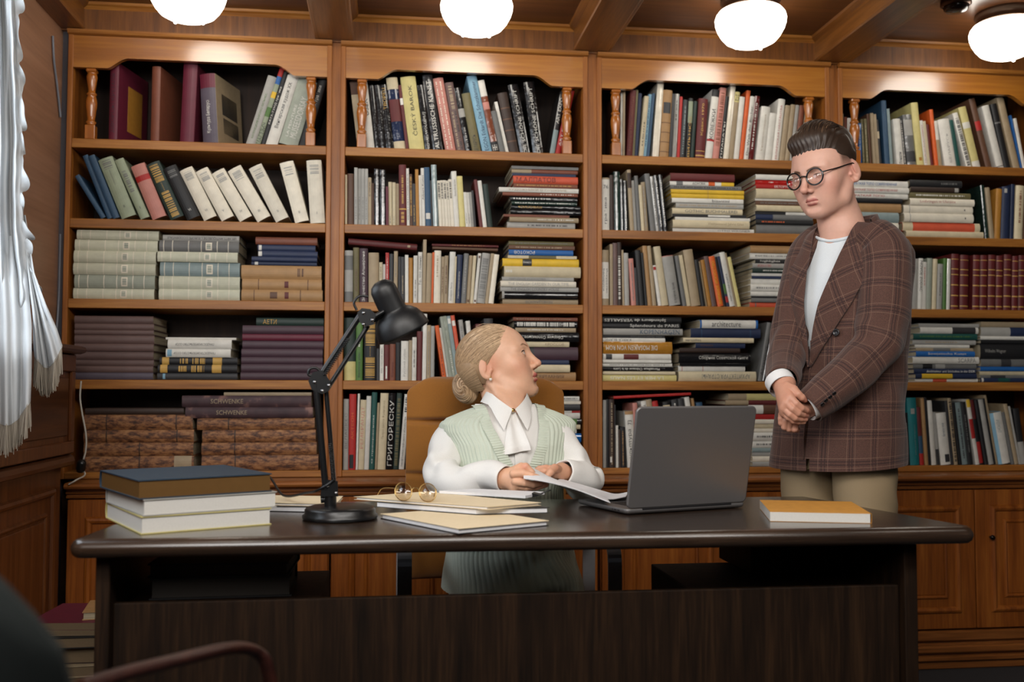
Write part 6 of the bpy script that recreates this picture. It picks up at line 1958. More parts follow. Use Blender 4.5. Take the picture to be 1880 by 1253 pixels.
def strands(soup, paths, r, cols, n=4):
    for P, c in zip(paths, cols):
        P = np.array(P); L = len(P); t = np.gradient(P, axis=0); t /= np.linalg.norm(t, axis=1, keepdims=True) + 1e-9
        a = np.cross(t, (0.3, 0.2, 0.93)); a /= np.linalg.norm(a, axis=1, keepdims=True) + 1e-9; b = np.cross(t, a)
        w = r * np.sin(np.linspace(0.35, PI - 0.25, L)) ** 0.6
        V = np.concatenate([P + (a * math.cos(2 * PI * k / n) + b * math.sin(2 * PI * k / n)) * w[:, None] for k in range(n)])
        F = [(k * L + i, k * L + i + 1, ((k + 1) % n) * L + i + 1, ((k + 1) % n) * L + i) for k in range(n) for i in range(L - 1)]
        soup.add(V, F, c)
def fr(ox, oy, s): return lambda x, y, d: ptD(ox + x * s, oy + y * s, d)
def facing(deg, pitch=0, roll=0):
    """rotation of a figure whose face points to the camera, turned deg toward image left (negative: right)"""
    g = np.array([C_F[0], C_F[1]]); g /= np.linalg.norm(g); rr = np.array([C_R[0], C_R[1]]); rr /= np.linalg.norm(rr)
    d = -g * math.cos(rad(deg)) - rr * math.sin(rad(deg)); return rotm(math.atan2(-d[0], d[1]), rad(pitch), rad(roll))
# ------------------------------------------------------------ the standing man
DM = 2.90
mc = ptD(1556, 640, DM); mc[2] = 0
man = thing('person', 'standing young man in glasses and brown checked double-breasted jacket, hands clasped', 'person', tuple(mc))
hp = ptD(1513, 318, DM); HR = facing(51, -14, 3)
sp_ = Soup()
G_M = dict(skin=(214, 166, 146), flush=(204, 130, 114), lips=(184, 108, 100), browc=(104, 74, 54), browd=0.0042, browk=0.75, iris=(70, 84, 92), scale=1.03, jaw=1.04, face=0.98, brow=1.05, nose=1.05, browz=-0.003, chin=-0.004, lid_up=0.0005, lid_lo=-0.0052,
          gaze=(0.0, 0.9, -0.45), shave=1, hairc=(66, 48, 38), lash=0.8, lipy=-0.001, spots=[((-0.045, 0.07, -0.062), 0.0022, (110, 70, 58), 0.9)])
nb_ = ptD(1547, 428, DM + 0.02)
head(sp_, hp, HR, [(hp + HR @ np.array((0, -0.030, -0.045)) * 1.03, 0.055), ((hp + HR @ np.array((0, -0.03, -0.10)) + nb_) / 2, 0.054), (nb_, 0.058), (nb_ + np.array([0, 0.01, -0.06]), 0.066)], G_M)
Z3 = fr(1390, 660, 200 / 1566)
SK = (200, 146, 122)
def handcol(base, flush, tips):
    def f(V, c):
        for t_ in tips:
            k = np.exp(-((V - t_) ** 2).sum(1) / 0.011 ** 2)[:, None] * 0.55; c = c * (1 - k) + np.array(lin(flush)) * k
        return c
    return f
d0 = 2.635
def fingers(Z, specs): return [([Z(*p) for p in pts], [q * 0.92 for q in r], 0.0016) for pts, r in specs]
# right hand, lying over the left fist
wr_ = Z3(385, 350, 2.70)
roots = [(475, 548, d0 - .004), (420, 628, d0 - .006), (385, 700, d0 - .002), (385, 768, d0 + .006)]
ch_ = [([wr_, Z3(*r_)], [0.025, 0.0125], 0.010) for r_ in roots] + [([Z3(340, 250, 2.73), wr_], [0.029, 0.027], 0.012)]
ch_ += fingers(Z3, [([(470, 545, d0 - .004), (560, 640, d0 - .016), (635, 705, d0 - .014), (700, 735, d0 - .002), (735, 752, d0 + .010)], [.0125, .0108, .0105, .0092, .0078]),
                    ([(420, 628, d0 - .006), (510, 715, d0 - .018), (585, 775, d0 - .016), (655, 800, d0 - .002), (712, 808, d0 + .012)], [.0122, .0108, .0106, .0092, .0076]),
                    ([(385, 700, d0 - .002), (470, 790, d0 - .014), (540, 842, d0 - .012), (620, 862, d0 + .0), (695, 866, d0 + .012)], [.0118, .0104, .0102, .0088, .0072]),
                    ([(385, 768, d0 + .006), (450, 840, d0 - .006), (515, 885, d0 - .004), (590, 902, d0 + .004), (672, 908, d0 + .014)], [.0108, .0092, .0090, .0078, .0064]),
                    ([(430, 410, d0 + .03), (520, 440, d0 + .012), (590, 505, d0 - .002), (640, 550, d0 - .002), (688, 585, d0 + .004)], [.0185, .0145, .0115, .0108, .0082])])
limb_field(sp_, ch_, 0.0013, SK, handcol(SK, (206, 128, 108), [Z3(*p) for p in ((635, 705, d0), (585, 775, d0), (540, 842, d0), (515, 885, d0), (735, 752, d0), (712, 808, d0), (700, 590, d0), (475, 548, d0), (420, 628, d0))]))
# left fist, below and behind
d1 = 2.672; wl = Z3(800, 660, 2.70)
ch_ = [([wl, Z3(600, 760, d1)], [0.027, 0.026], 0.014), ([Z3(600, 760, d1), Z3(400, 810, d1)], [0.024, 0.018], 0.014), ([Z3(600, 760, d1), Z3(560, 850, d1)], [0.024, 0.018], 0.014), ([Z3(940, 560, 2.74), wl], [0.030, 0.027], 0.012)]
ch_ += fingers(Z3, [([(395, 800, d1 + .0), (352, 850, d1 - .012), (350, 915, d1 - .010), (385, 925, d1 + .012)], [.0115, .0108, .0095, .0085]),
                    ([(455, 820, d1), (405, 880, d1 - .016), (395, 975, d1 - .012), (430, 985, d1 + .012)], [.0118, .0110, .0098, .0088]),
                    ([(520, 840, d1), (468, 900, d1 - .016), (456, 1000, d1 - .012), (490, 1005, d1 + .012)], [.0118, .0110, .0098, .0088]),
                    ([(590, 830, d1), (555, 905, d1 - .014), (530, 1000, d1 - .012), (570, 1010, d1 + .010)], [.0122, .0118, .0112, .0095])])
limb_field(sp_, ch_, 0.0013, SK, handcol(SK, (206, 128, 108), [Z3(*p) for p in ((350, 915, d1), (395, 975, d1), (456, 1000, d1), (530, 1000, d1), (352, 850, d1), (405, 880, d1), (468, 900, d1))]))
# finger nails are part of the same skin
MR = facing(44); MO = np.array([mc[0], mc[1], 0.0])
CR2 = np.array([C_R[0], C_R[1], 0.0])
ML = lambda x, y, z: MO + MR @ np.array((x, y, 0)) + np.array((0, 0, z)) - CR2 * 0.034 * max(0.0, min(1.0, (1.46 - z) / 0.6))
# torso, arms and legs under the clothes
shR, elR = ptD(1490, 455, DM + 0.10), ptD(1440, 620, DM + 0.04); shL, elL = ptD(1636, 462, DM - 0.12), ptD(1622, 640, DM - 0.14)
limb_field(sp_, [([nb_ + np.array([0, 0.01, -0.05]), ML(0, 0, 1.30), ML(0, 0, 1.05), ML(0, -0.01, 0.93)], [0.06, 0.085, 0.08, 0.085], 0.05), ([shR, ML(0.06, 0, 1.40), ML(-0.06, 0, 1.40), shL], [0.045, 0.06, 0.06, 0.045], 0.03),
                 ([shR, elR, Z3(340, 250, 2.73)], [0.048, 0.036, 0.027], 0.02), ([shL, elL, Z3(940, 560, 2.74)], [0.048, 0.036, 0.028], 0.02),
                 ([ML(0.078, 0, 0.90), ML(0.088, 0.0, 0.50), ML(0.10, -0.01, 0.10), ML(0.10, 0.02, 0.05)], [0.060, 0.045, 0.036, 0.034], 0.02), ([ML(0.10, 0.0, 0.045), ML(0.11, 0.15, 0.035)], [0.036, 0.028], 0.02),
                 ([ML(-0.078, 0, 0.90), ML(-0.088, 0.0, 0.50), ML(-0.10, -0.01, 0.10), ML(-0.10, 0.02, 0.05)], [0.060, 0.045, 0.036, 0.034], 0.02), ([ML(-0.10, 0.0, 0.045), ML(-0.11, 0.15, 0.035)], [0.036, 0.028], 0.02)], 0.012, SK)
sp_.build('body', [M_SKIN, M_EYE], man)
# hair
hs = Soup(); f = Field((-0.105, -0.135, -0.02), (0.105, 0.125, 0.175), 0.0017)
def cut(X, Y, Z, d):
    line = 0.040 + 0.026 * np.clip((Y - 0.02) / 0.06, 0, 1) - 0.012 * np.clip((-Y - 0.02) / 0.08, 0, 1) + 0.010 * np.clip((np.abs(X) - 0.03) / 0.03, 0, 1) * (Y > 0.03)
    line = line - 0.024 * np.clip((np.abs(X) - 0.045) / 0.02, 0, 1) * np.clip((0.030 - Y) / 0.02, 0, 1)
    line = line - 0.010 * np.exp(-((X - 0.012) / 0.012) ** 2) * (Y > 0.04)
    return np.maximum(d + 0.0012 * np.sin(X * 520 + 3 * np.sin(Y * 40 + Z * 60)), (line - Z) * 0.8)
f.egg((0, -0.016, 0.046), (0.0805, 0.101, 0.086), 0.01, False, None, cut)
f.egg((0.004, 0.022, 0.102), (0.060, 0.056, 0.035), 0.02, False, rotm(0, -0.15), cut)
f.egg((0.010, 0.052, 0.094), (0.046, 0.031, 0.030), 0.015, False, rotm(0.2, -0.5), cut)
f.egg((0, -0.055, 0.085), (0.058, 0.055, 0.048), 0.02, False, None, cut)
V, Q = f.mesh(); V = relax(V, Q, 1, 0.4)
cc = np.array([lin((52, 38, 29))] * len(V)); k = np.clip((V[:, 2] - 0.10) / 0.04, 0, 1)[:, None] * 0.5; cc = cc * (1 - k) + np.array(lin((80, 60, 44))) * k
hs.add((V * 1.03) @ HR.T + hp, Q, cc)
pts_, cs_ = [], []
for i in range(900):
    a = R.uniform(-0.95, 0.95); b0 = R.uniform(0.45, 1.5); b1 = b0 + R.uniform(0.5, 1.1); P = []; lift = R.uniform(0.001, 0.010); wob = R.uniform(-0.1, 0.1)
    for q in range(9):
        u = q / 8; be = b0 + (b1 - b0) * u; al = a * (1 - 0.15 * u) + wob * u; s_ = math.sin(al); c_ = math.cos(al)
        frnt = math.exp(-((be - 0.85) / 0.5) ** 2)
        p = np.array((0.072 * s_, -0.010 + (0.094 + 0.006 * frnt) * c_ * math.cos(be), 0.050 + (0.088 + 0.008 * frnt) * max(0.5, c_) * math.sin(be) + lift + 0.003 * math.sin(u * PI)))
        P.append(hp + HR @ (p * 1.03))
    pts_.append(P); g = R.random(); cs_.append(lin((48 + 76 * g ** 3, 35 + 60 * g ** 3, 27 + 44 * g ** 3)))
strands(hs, pts_, 0.0011, cs_, 3)
hs.build('hair', [M_HAIRM], man)
# glasses
M_ACE = plain('black acetate', (16, 15, 16), 0.15, coat=0.5)
HL = lambda x, y, z: hp + HR @ (np.array((x, y, z)) * 1.03)
gy = 0.1045; gzz = -0.006; g0 = MB()
for s in (-1, 1):
    ring(g0, HL(s * 0.034, gy - 0.004, gzz), 0.0245, HR @ np.array((1, -s * 0.12, 0)), HR @ np.array((0, -0.10, 1.0)), 0.0025, 40, 0.94)
g0.tube(crom([HL(-0.011, gy, gzz + 0.005), HL(0, gy + 0.003, gzz + 0.008), HL(0.011, gy, gzz + 0.005)], 5), 0.0019, 8)
for s in (-1, 1): g0.tube([HL(s * 0.056, gy - 0.008, gzz + 0.007), HL(s * 0.064, gy - 0.016, gzz + 0.008)], [0.0026, 0.0022], 8)
ge = g0.build('eyeglasses', M_ACE, man)
for s in (-1, 1):
    t_ = MB(); t_.tube(crom([HL(s * 0.064, gy - 0.016, gzz + 0.008), HL(s * 0.074, 0.045, gzz + 0.010), HL(s * 0.0795, -0.005, gzz + 0.014), HL(s * 0.0815, -0.024, gzz + 0.012), HL(s * 0.080, -0.045, gzz - 0.012)], 7), 0.0019, 8); t_.build('temple', M_ACE, ge)
    ln = MB(); c_ = HL(s * 0.034, gy - 0.004, gzz); u_ = HR @ np.array((1, -s * 0.12, 0)); v_ = HR @ np.array((0, -0.10, 1.0)); n_ = np.cross(u_, v_); n_ /= np.linalg.norm(n_)
    ln.grid([[c_ + n_ * o_ + (u_ * math.cos(2 * PI * k / 30) + v_ * 0.94 * math.sin(2 * PI * k / 30)) * r_ for k in range(30)] for r_, o_ in ((0, .0005), (.0225, .0005), (.0225, -.0005), (0, -.0005))], 0, True, closev=True)
    ln.build('lens', mlen2, ge) if False else ln.build('lens', mg, ge)
# trousers
def leg_loft(cx0, cx1, name, par):
    rows = []; n = 44; uv = np.zeros((60, n + 1, 2))
    for i in range(60):
        t = i / 59; z = 0.98 - 0.94 * t; x = cx0 + (cx1 - cx0) * t; rx = 0.092 - 0.024 * min(1, t * 1.6); ry = 0.108 - 0.030 * min(1, t * 1.6)
        rows.append([ML(x + (rx + fold(th, z * 8, cx0 * 30, 0.002, 3, 5)) * math.cos(th), 0.0 + ry * math.sin(th), z) for th in [2 * PI * k / n for k in range(n)]])
    return rows
tr = MB()
for x0, x1 in ((0.078, 0.095), (-0.078, -0.095)): tr.grid(leg_loft(x0, x1, 'leg', man), 0, True, closev=True)
tro = MB()
n = 60; rows = []
for i in range(20):
    t = i / 19; z = 1.00 - 0.16 * t
    rows.append([ML(0.166 * math.cos(th), 0.118 * math.sin(th), z) for th in [2 * PI * k / n for k in range(n)]])
tr.grid(rows, 0, True, closev=True)
tr.build('trousers', M_CHINO, man)
for s in (-1, 1):
    sh = Soup(); c_ = [([ML(s * 0.105, -0.055, 0.04), ML(s * 0.108, 0.06, 0.04), ML(s * 0.115, 0.18, 0.028)], [0.040, 0.042, 0.030], 0.02)]
    limb_field(sh, c_, 0.006, (60, 40, 28), None, lambda f_: f_.put(lambda X, Y, Z: 0.001 - Z + 0 * X + 0 * Y, f_.lo, f_.lo + np.array(f_.n) * f_.h, 0.004, True) and None); sh.build('shoe', [tint_mat('shoe leather', 0.3)] , man)
# jacket body
ZR = [(0.850, 0.194, 0.142, 0.004), (0.95, 0.190, 0.138, 0.004), (1.08, 0.180, 0.128, 0.004), (1.20, 0.182, 0.130, 0.002), (1.32, 0.190, 0.132, 0.0), (1.40, 0.192, 0.124, -0.004), (1.455, 0.188, 0.108, -0.010), (1.49, 0.172, 0.094, -0.014), (1.515, 0.146, 0.084, -0.018), (1.535, 0.106, 0.074, -0.022), (1.548, 0.082, 0.068, -0.026)]
zr = np.array([r_[0] for r_ in ZR])
def jring(z): return [float(np.interp(z, zr, [r_[k] for r_ in ZR])) for k in (1, 2, 3)]
def jpt(th, z, off=0.0):
    a, b, c = jring(z); ca, sa = math.cos(th), math.sin(th); e = 2 / 2.3
    x = math.copysign(abs(ca) ** e, ca) * (a + off); y = math.copysign(abs(sa) ** e, sa) * (b + off) + c
    zz = z
    k = math.exp(-((z - 1.1) / 0.12) ** 2)
    w = fold(th, z * 6, 1.3, 0.0032 * (0.5 + k), 4, 3)
    return x + w * ca, y + w * sa, zz
def jfront(x, z, off):
    """point on the front of the jacket at sideways position x"""
    a, b, c = jring(z); q = min(0.999, abs(x) / a); y = (1 - q ** 2.3) ** (1 / 2.3) * b + c
    th = math.atan2(y - c, x); k = math.exp(-((z - 1.1) / 0.12) ** 2); w = fold(th, z * 6, 1.3, 0.0032 * (0.5 + k), 4, 3)
    return ML(x, y + w + off, z)
nz, nt_ = 110, 150; rows = []; uv = np.zeros((nz, nt_ + 1, 2)); info = {}
zs_ = [0.848 + (1.548 - 0.848) * (i / (nz - 1)) for i in range(nz)]
for i, z in enumerate(zs_):
    row = []
    for j in range(nt_):
        th = 2 * PI * j / nt_ - PI / 2; x, y, zz = jpt(th, z); info[i, j] = (x, y); hem = 0.012 * math.sin(th * 1 + 0.5) * (1 - min(1, (z - 0.848) / 0.15)); row.append(ML(x, y, zz - hem))
    rows.append(row)
    for j in range(nt_ + 1): uv[i, j] = ((j / nt_) * 1.24, z)
VX, VZ = 0.030, 1.215
def vee(z): return float(np.interp(z, [1.13, 1.19, 1.30, 1.39, 1.53], [.03, .03, .02, .006, 0])), float(np.interp(z, [1.14, 1.19, 1.30, 1.39, 1.53], [0, .018, .052, .082, .084]))
def inV(x, z): c, h = vee(z); return z > 1.14 and abs(x - c) < h
def keepj(i, j):
    x, y = info[i, j]; z = zs_[i]
    if y > 0.0 and inV(x, z): return False
    if z < 1.02 and y > 0 and abs(x - (0.028 - 0.06 * max(0, 0.93 - z))) < 0.10 * max(0, 0.905 - z): return False
    return True
jk = cloth_mesh('jacket', rows, M_PLAID, man, uv, keep=keepj)
# overlapping front edge
ed = MB(); P1 = [jfront(0.030 + 0.0 * t, 1.205 - 0.335 * t, 0.004) for t in np.linspace(0, 1, 30)]
ed.tube(P1, 0.0028, 6); ed.build('front_edge', M_PLAID, jk)
def patch(name, poly_fn, nu, nv, off, mat, par, thick=0.003, uvrot=0.0, offn=None):
    """cloth panel lying on the jacket front: poly_fn(u, v) -> (x, z)"""
    rows = []; uv = np.zeros((nu, nv, 2)); back = []
    for i in range(nu):
        r_ = []
        for j in range(nv):
            x, z = poly_fn(i / (nu - 1), j / (nv - 1)); o_ = off if offn is None else offn(i / (nu - 1), j / (nv - 1)); r_.append(jfront(x, z, o_)); uv[i, j] = (x * math.cos(uvrot) - z * math.sin(uvrot) + 1, x * math.sin(uvrot) + z * math.cos(uvrot))
        rows.append(r_)
    A_ = np.array(rows); nrm = MR @ np.array((0, 1, 0)); B_ = A_ - nrm * thick
    V = np.concatenate([A_.reshape(-1, 3), B_.reshape(-1, 3)]); F = []; U = []; o2 = nu * nv; ix = lambda i, j: i * nv + j
    uvf = uv.reshape(-1, 2); uvf = np.concatenate([uvf, uvf])
    for i in range(nu - 1):
        for j in range(nv - 1):
            F.append((ix(i, j), ix(i + 1, j), ix(i + 1, j + 1), ix(i, j + 1))); F.append((o2 + ix(i, j), o2 + ix(i, j + 1), o2 + ix(i + 1, j + 1), o2 + ix(i + 1, j)))
    bd = [(i, 0) for i in range(nu)] + [(nu - 1, j) for j in range(1, nv)] + [(i, nv - 1) for i in range(nu - 2, -1, -1)] + [(0, j) for j in range(nv - 2, 0, -1)]
    for q in range(len(bd)):
        a_, b_ = ix(*bd[q]), ix(*bd[(q + 1) % len(bd)]); F.append((a_, b_, o2 + b_, o2 + a_))
    for f_ in F: U += [uvf[k] for k in f_]
    Mi = np.array(parent_matrix(par).inverted()); V = V @ Mi[:3, :3].T + Mi[:3, 3]
    me = bpy.data.meshes.new(name); me.from_pydata(V.tolist(), [], F); me.materials.append(mat); l = me.uv_layers.new(name='cloth'); l.data.foreach_set('uv', np.array(U, np.float32).ravel()); fix_normals(me)
    o = bpy.data.objects.new(name, me); COL.objects.link(o); o.parent = par; return o
# lapels: inner edge is the roll line, outer edge the peak
def lapel(s):
    inn = [(s * 0.070, 1.545), (s * 0.060, 1.47), (s * 0.048 + 0.006, 1.39), (0.022 + s * 0.028, 1.30), (0.030 + s * 0.006, 1.19), (0.030, 1.13)] if s > 0 else [(-0.058, 1.545), (-0.042, 1.47), (-0.022, 1.39), (0.008, 1.30), (0.026, 1.19), (0.030, 1.13)]
    out = [(s * 0.098, 1.540), (s * 0.105, 1.47), (s * 0.128, 1.405), (0.010 + s * 0.096, 1.31), (0.022 + s * 0.050, 1.21), (0.030 + s * 0.004, 1.13)]
    def fn(u, v):
        q = u * (len(inn) - 1); k = min(int(q), len(inn) - 2); f_ = q - k
        a = [inn[k][0] * (1 - f_) + inn[k + 1][0] * f_, inn[k][1] * (1 - f_) + inn[k + 1][1] * f_]; b = [out[k][0] * (1 - f_) + out[k + 1][0] * f_, out[k][1] * (1 - f_) + out[k + 1][1] * f_]
        pk = math.exp(-((u - 0.40) / 0.05) ** 2) * (v > 0.8)
        return a[0] + (b[0] - a[0]) * v + s * 0.010 * pk * v, a[1] + (b[1] - a[1]) * v + 0.022 * pk * v
    return patch('lapel', fn, 60, 14, 0.010, M_PLAID, jk, 0.004, -s * 0.42, lambda u, v: 0.010 + 0.008 * math.sin(PI * min(1, 0.25 + v * 0.75)))
lapel(1); lapel(-1)
# collar standing round the neck
rows = []; nn_ = 70; uv = np.zeros((9, nn_, 2))
for i in range(9):
    t = i / 8; row = []
    for j in range(nn_):
        th = rad(18) - rad(216) * (j / (nn_ - 1)); fr_ = abs(2 * j / (nn_ - 1) - 1)
        if t < 0.45: q = t / 0.45; rx, ry, z = 0.070 + 0.004 * q, 0.066, 1.530 + 0.062 * q * (1 - 0.45 * fr_ ** 3)
        else: q = (t - 0.45) / 0.55; rx, ry, z = 0.075 + 0.028 * q, 0.068 + 0.026 * q, 1.5925 - 0.0280 * fr_ ** 3 - 0.072 * q
        p = ML(rx * math.cos(th), ry * math.sin(th) - 0.028, z); row.append(p); uv[i, j] = (j / nn_ * 0.4, t * 0.1)
    rows.append(row)
cloth_mesh('collar', rows, M_PLAID, jk, uv, closev=False)
# sleeves
cuR = Z3(345, 330, 2.715); cuL = Z3(745, 690, 2.662)
s1 = sleeve('sleeve', [ptD(1522, 430, DM + 0.08), ptD(1490, 468, DM + 0.07), ptD(1468, 545, DM + 0.04), ptD(1452, 622, DM + 0.0), ptD(1441, 668, DM - 0.08), cuR + np.array([0.004, 0.0, 0.0])], [0.050, 0.066, 0.064, 0.058, 0.052, 0.044], M_PLAID, jk, 0.4, elbow=0.62)
s2 = sleeve('sleeve', [ptD(1592, 428, DM - 0.08), ptD(1622, 464, DM - 0.11), ptD(1622, 560, DM - 0.15), ptD(1608, 634, DM - 0.18), ptD(1552, 694, DM - 0.22), cuL], [0.054, 0.072, 0.071, 0.066, 0.058, 0.048], M_PLAID, jk, 1.9, elbow=0.62)
def button(p, n_, r_, par):
    b = MB(); b.lathe([(0, 0.0015), (r_ * 0.55, 0.0012), (r_ * 0.7, 0.0030), (r_ * 0.95, 0.0028), (r_, 0.001), (r_ * 0.9, 0)], p, 20, ax=tuple(n_)); b.build('button', M_BTN, par)
nf = MR @ np.array((0, 1, 0))
p = jfront(-0.047, 1.225, 0.007); button(p, nf, 0.0105, jk)
button(jfront(-0.058, 1.06, 0.007), nf, 0.0105, jk)
vd = -C_F
for (x, y) in ((935, 645), (985, 590), (1045, 540), (1105, 488)): button(Z3(x, y, 2.605 + (x - 935) * -0.0001), (vd * 0.8 + np.array([0.3, 0, -0.5])), 0.0062, s2)
# shirt and tee in the opening, cuffs
def tee(u, v):
    z = 1.13 + (1.525 - 1.13) * u; c, h = vee(z); return c + (2 * v - 1) * (h + 0.018), z - 0.028 * u ** 6 * (1 - (2 * v - 1) ** 2)
ts = patch('t_shirt', tee, 40, 20, -0.014, M_TEE, man, 0.002)
rb = MB(); rb.tube([jfront((2 * t - 1) * 0.086, 1.523 - 0.028 * (1 - (2 * t - 1) ** 2), -0.011) for t in np.linspace(0, 1, 24)], 0.005, 8); rb.build('neck_band', M_TEE, ts)
def shp(u, v):
    z = 1.16 + (1.53 - 1.16) * u; return 0.030 + (0.020 + 0.040 * u) + v * 0.022 * (0.4 + u) - 0.0, z
patch('shirt_front', shp, 30, 6, -0.006, plain('pale blue shirt', (196, 206, 214), 0.7), man, 0.002)
cf = MB(); c0 = Z3(330, 330, 2.712); c1 = Z3(372, 400, 2.695); dv = (c1 - c0) / np.linalg.norm(c1 - c0)
cf.tube([c0 - dv * 0.01, c0 + dv * 0.012, c1 - dv * 0.0], [0.0395, 0.0385, 0.038], 30, caps=False); cf.tube([c1 - dv * 0.0, c0 - dv * 0.01], [0.0365, 0.0365], 30, caps=False); cf.build('shirt_cuff', M_WSH, man)
cf = MB(); c0 = cuL; c1 = Z3(700, 715, 2.66); dv = (c1 - c0) / np.linalg.norm(c1 - c0); cf.tube([c0 - dv * 0.012, c0 + dv * 0.006], [0.037, 0.036], 26, caps=False); cf.build('shirt_cuff', M_WSH, man)
# ------------------------------------------------------------ the seated woman
DW = 2.87
wc = ptD(930, 1060, DW); wc[2] = 0.47
wom = thing('person', 'seated woman in sage knit vest and white blouse turning her head, holding papers', 'person', tuple(wc))
wp = ptD(916, 668, DW + 0.085); WR = facing(-79, 19, -3)
sw = Soup(); SW = (222, 172, 140)
G_W = dict(skin=(222, 174, 144), flush=(212, 134, 108), lips=(186, 100, 92), browc=(146, 106, 78), browd=0.0034, browk=0.85, arch=0.003, browz=0.002, iris=(52, 66, 72), scale=1.035, jaw=0.97, face=0.98, brow=0.7, nose=0.86, lid_up=0.0070, lid_lo=-0.0072, open=0.0050, lipy=0.002,
           gaze=(0.05, 0.8, 0.45), lash=1.0, lashw=0.0021, under=(186, 130, 112), chin=-0.002, cheek=1.05)
nw = ptD(930, 757, DW + 0.02)
head(sw, wp, WR, [(wp + WR @ np.array((0, -0.032, -0.045)) * 1.035, 0.048), ((wp + WR @ np.array((0, -0.034, -0.095)) + nw) / 2, 0.0465), (nw, 0.052), (nw + np.array([0.0, 0.01, -0.07]), 0.075)], dict(G_W,
     extra=[(wp + WR @ np.array((0.060, -0.030, -0.055)), ptD(938, 752, DW - 0.03), 0.009, 0.008)], spots=[]))
Z4 = fr(880, 830, 280 / 1880)
# her right hand on the papers
dh = 2.585; wr_ = Z4(330, 335, 2.62)
ch_ = [([Z4(180, 350, 2.645), wr_], [0.024, 0.024], 0.01), ([wr_, Z4(520, 205, dh + .015)], [0.023, 0.0155], 0.012), ([wr_, Z4(500, 290, dh)], [0.023, 0.016], 0.012), ([wr_, Z4(470, 380, dh - .004)], [0.022, 0.016], 0.012), ([wr_, Z4(430, 450, dh + .0)], [0.019, 0.013], 0.010),
       ([Z4(470, 215, dh + .012), Z4(570, 185, dh + .012), Z4(640, 250, dh + .010), Z4(680, 300, dh + .012)], [.0115, .0105, .0092, .0078], 0.002),
       ([Z4(430, 270, dh - .008), Z4(540, 265, dh - .016), Z4(640, 295, dh - .016), Z4(735, 325, dh - .012)], [.0130, .0108, .0098, .0080], 0.002),
       ([Z4(450, 370, dh - .010), Z4(560, 385, dh - .020), Z4(660, 408, dh - .014), Z4(745, 398, dh - .002)], [.0118, .0100, .0092, .0076], 0.002),
       ([Z4(450, 415, dh - .004), Z4(580, 440, dh - .010), Z4(700, 435, dh + .0), Z4(825, 405, dh + .012)], [.0112, .0096, .0088, .0074], 0.002),
       ([Z4(430, 455, dh + .002), Z4(520, 478, dh - .002), Z4(600, 468, dh + .006), Z4(660, 448, dh + .014)], [.0100, .0086, .0078, .0068], 0.002)]
limb_field(sw, ch_, 0.0013, SW, handcol(SW, (214, 138, 118), [Z4(*p) for p in ((735, 325, dh), (745, 398, dh), (825, 405, dh), (560, 185, dh), (660, 448, dh), (540, 265, dh - .01))]))
# her left hand behind the papers
dk = 2.685; wl_ = Z4(1010, 250, 2.715)
ch_ = [([Z4(1120, 290, 2.74), wl_], [0.023, 0.0225], 0.01), ([wl_, Z4(890, 225, dk - .005)], [0.021, 0.0135], 0.010), ([wl_, Z4(880, 260, dk - .010)], [0.021, 0.0135], 0.010), ([wl_, Z4(890, 300, dk - .010)], [0.020, 0.0125], 0.010),
       ([Z4(900, 222, dk), Z4(820, 205, dk - .004), Z4(740, 212, dk + .0), Z4(690, 240, dk + .004)], [.0112, .0100, .0088, .0074], 0.002),
       ([Z4(890, 258, dk - .010), Z4(800, 240, dk - .014), Z4(720, 260, dk - .008), Z4(670, 290, dk)], [.0114, .0100, .0090, .0074], 0.002),
       ([Z4(890, 296, dk - .010), Z4(810, 290, dk - .014), Z4(740, 310, dk - .008), Z4(690, 335, dk)], [.0110, .0096, .0086, .0072], 0.002),
       ([Z4(900, 330, dk - .006), Z4(830, 335, dk - .008), Z4(770, 352, dk - .004), Z4(730, 370, dk)], [.0100, .0086, .0078, .0066], 0.002),
       ([Z4(960, 215, dk), Z4(930, 200, dk - .03), Z4(880, 250, dk - .05), Z4(850, 290, dk - .055)], [.0130, .0110, .0098, .0080], 0.002)]
limb_field(sw, ch_, 0.0013, (206, 154, 124), handcol(SW, (214, 138, 118), [Z4(*p) for p in ((820, 205, dk), (800, 240, dk), (930, 200, dk - .03))]))
TR = facing(-16); TO = np.array([wc[0], wc[1], 0.0]); TRA = TR
WL = lambda x, y, z: TO + TR @ np.array((x, y, 0)) + np.array((0, 0, z)) + np.array([0.010, -0.012, 0]) * max(0, (z - 0.6) / 0.4)
shR2, elR2 = ptD(846, 800, DW - 0.01), ptD(812, 882, DW - 0.10); shL2, elL2 = ptD(1008, 804, DW + 0.0), ptD(1074, 892, DW - 0.04)
limb_field(sw, [([nw + np.array([0, 0.01, -0.06]), WL(0, 0, 0.85), WL(0, 0, 0.70), WL(0, -0.01, 0.53)], [0.05, 0.085, 0.085, 0.085], 0.05), ([shR2, WL(0, 0, 0.93), shL2], [0.028, 0.05, 0.028], 0.03), ([shR2, elR2, Z4(180, 350, 2.645)], [0.028, 0.029, 0.022], 0.02), ([shL2, elL2, Z4(1120, 290, 2.74)], [0.028, 0.029, 0.022], 0.02),
                ([WL(0.08, 0, 0.49), WL(0.095, 0.38, 0.435), WL(0.095, 0.43, 0.10)], [0.050, 0.050, 0.034], 0.03), ([WL(-0.08, 0, 0.49), WL(-0.095, 0.38, 0.435), WL(-0.095, 0.43, 0.10)], [0.050, 0.050, 0.034], 0.03),
                ([WL(0.095, 0.43, 0.05), WL(0.10, 0.58, 0.035)], [0.034, 0.026], 0.02), ([WL(-0.095, 0.43, 0.05), WL(-0.10, 0.58, 0.035)], [0.034, 0.026], 0.02)], 0.012, SW)
sw.build('body', [M_SKIN, M_EYE], wom)
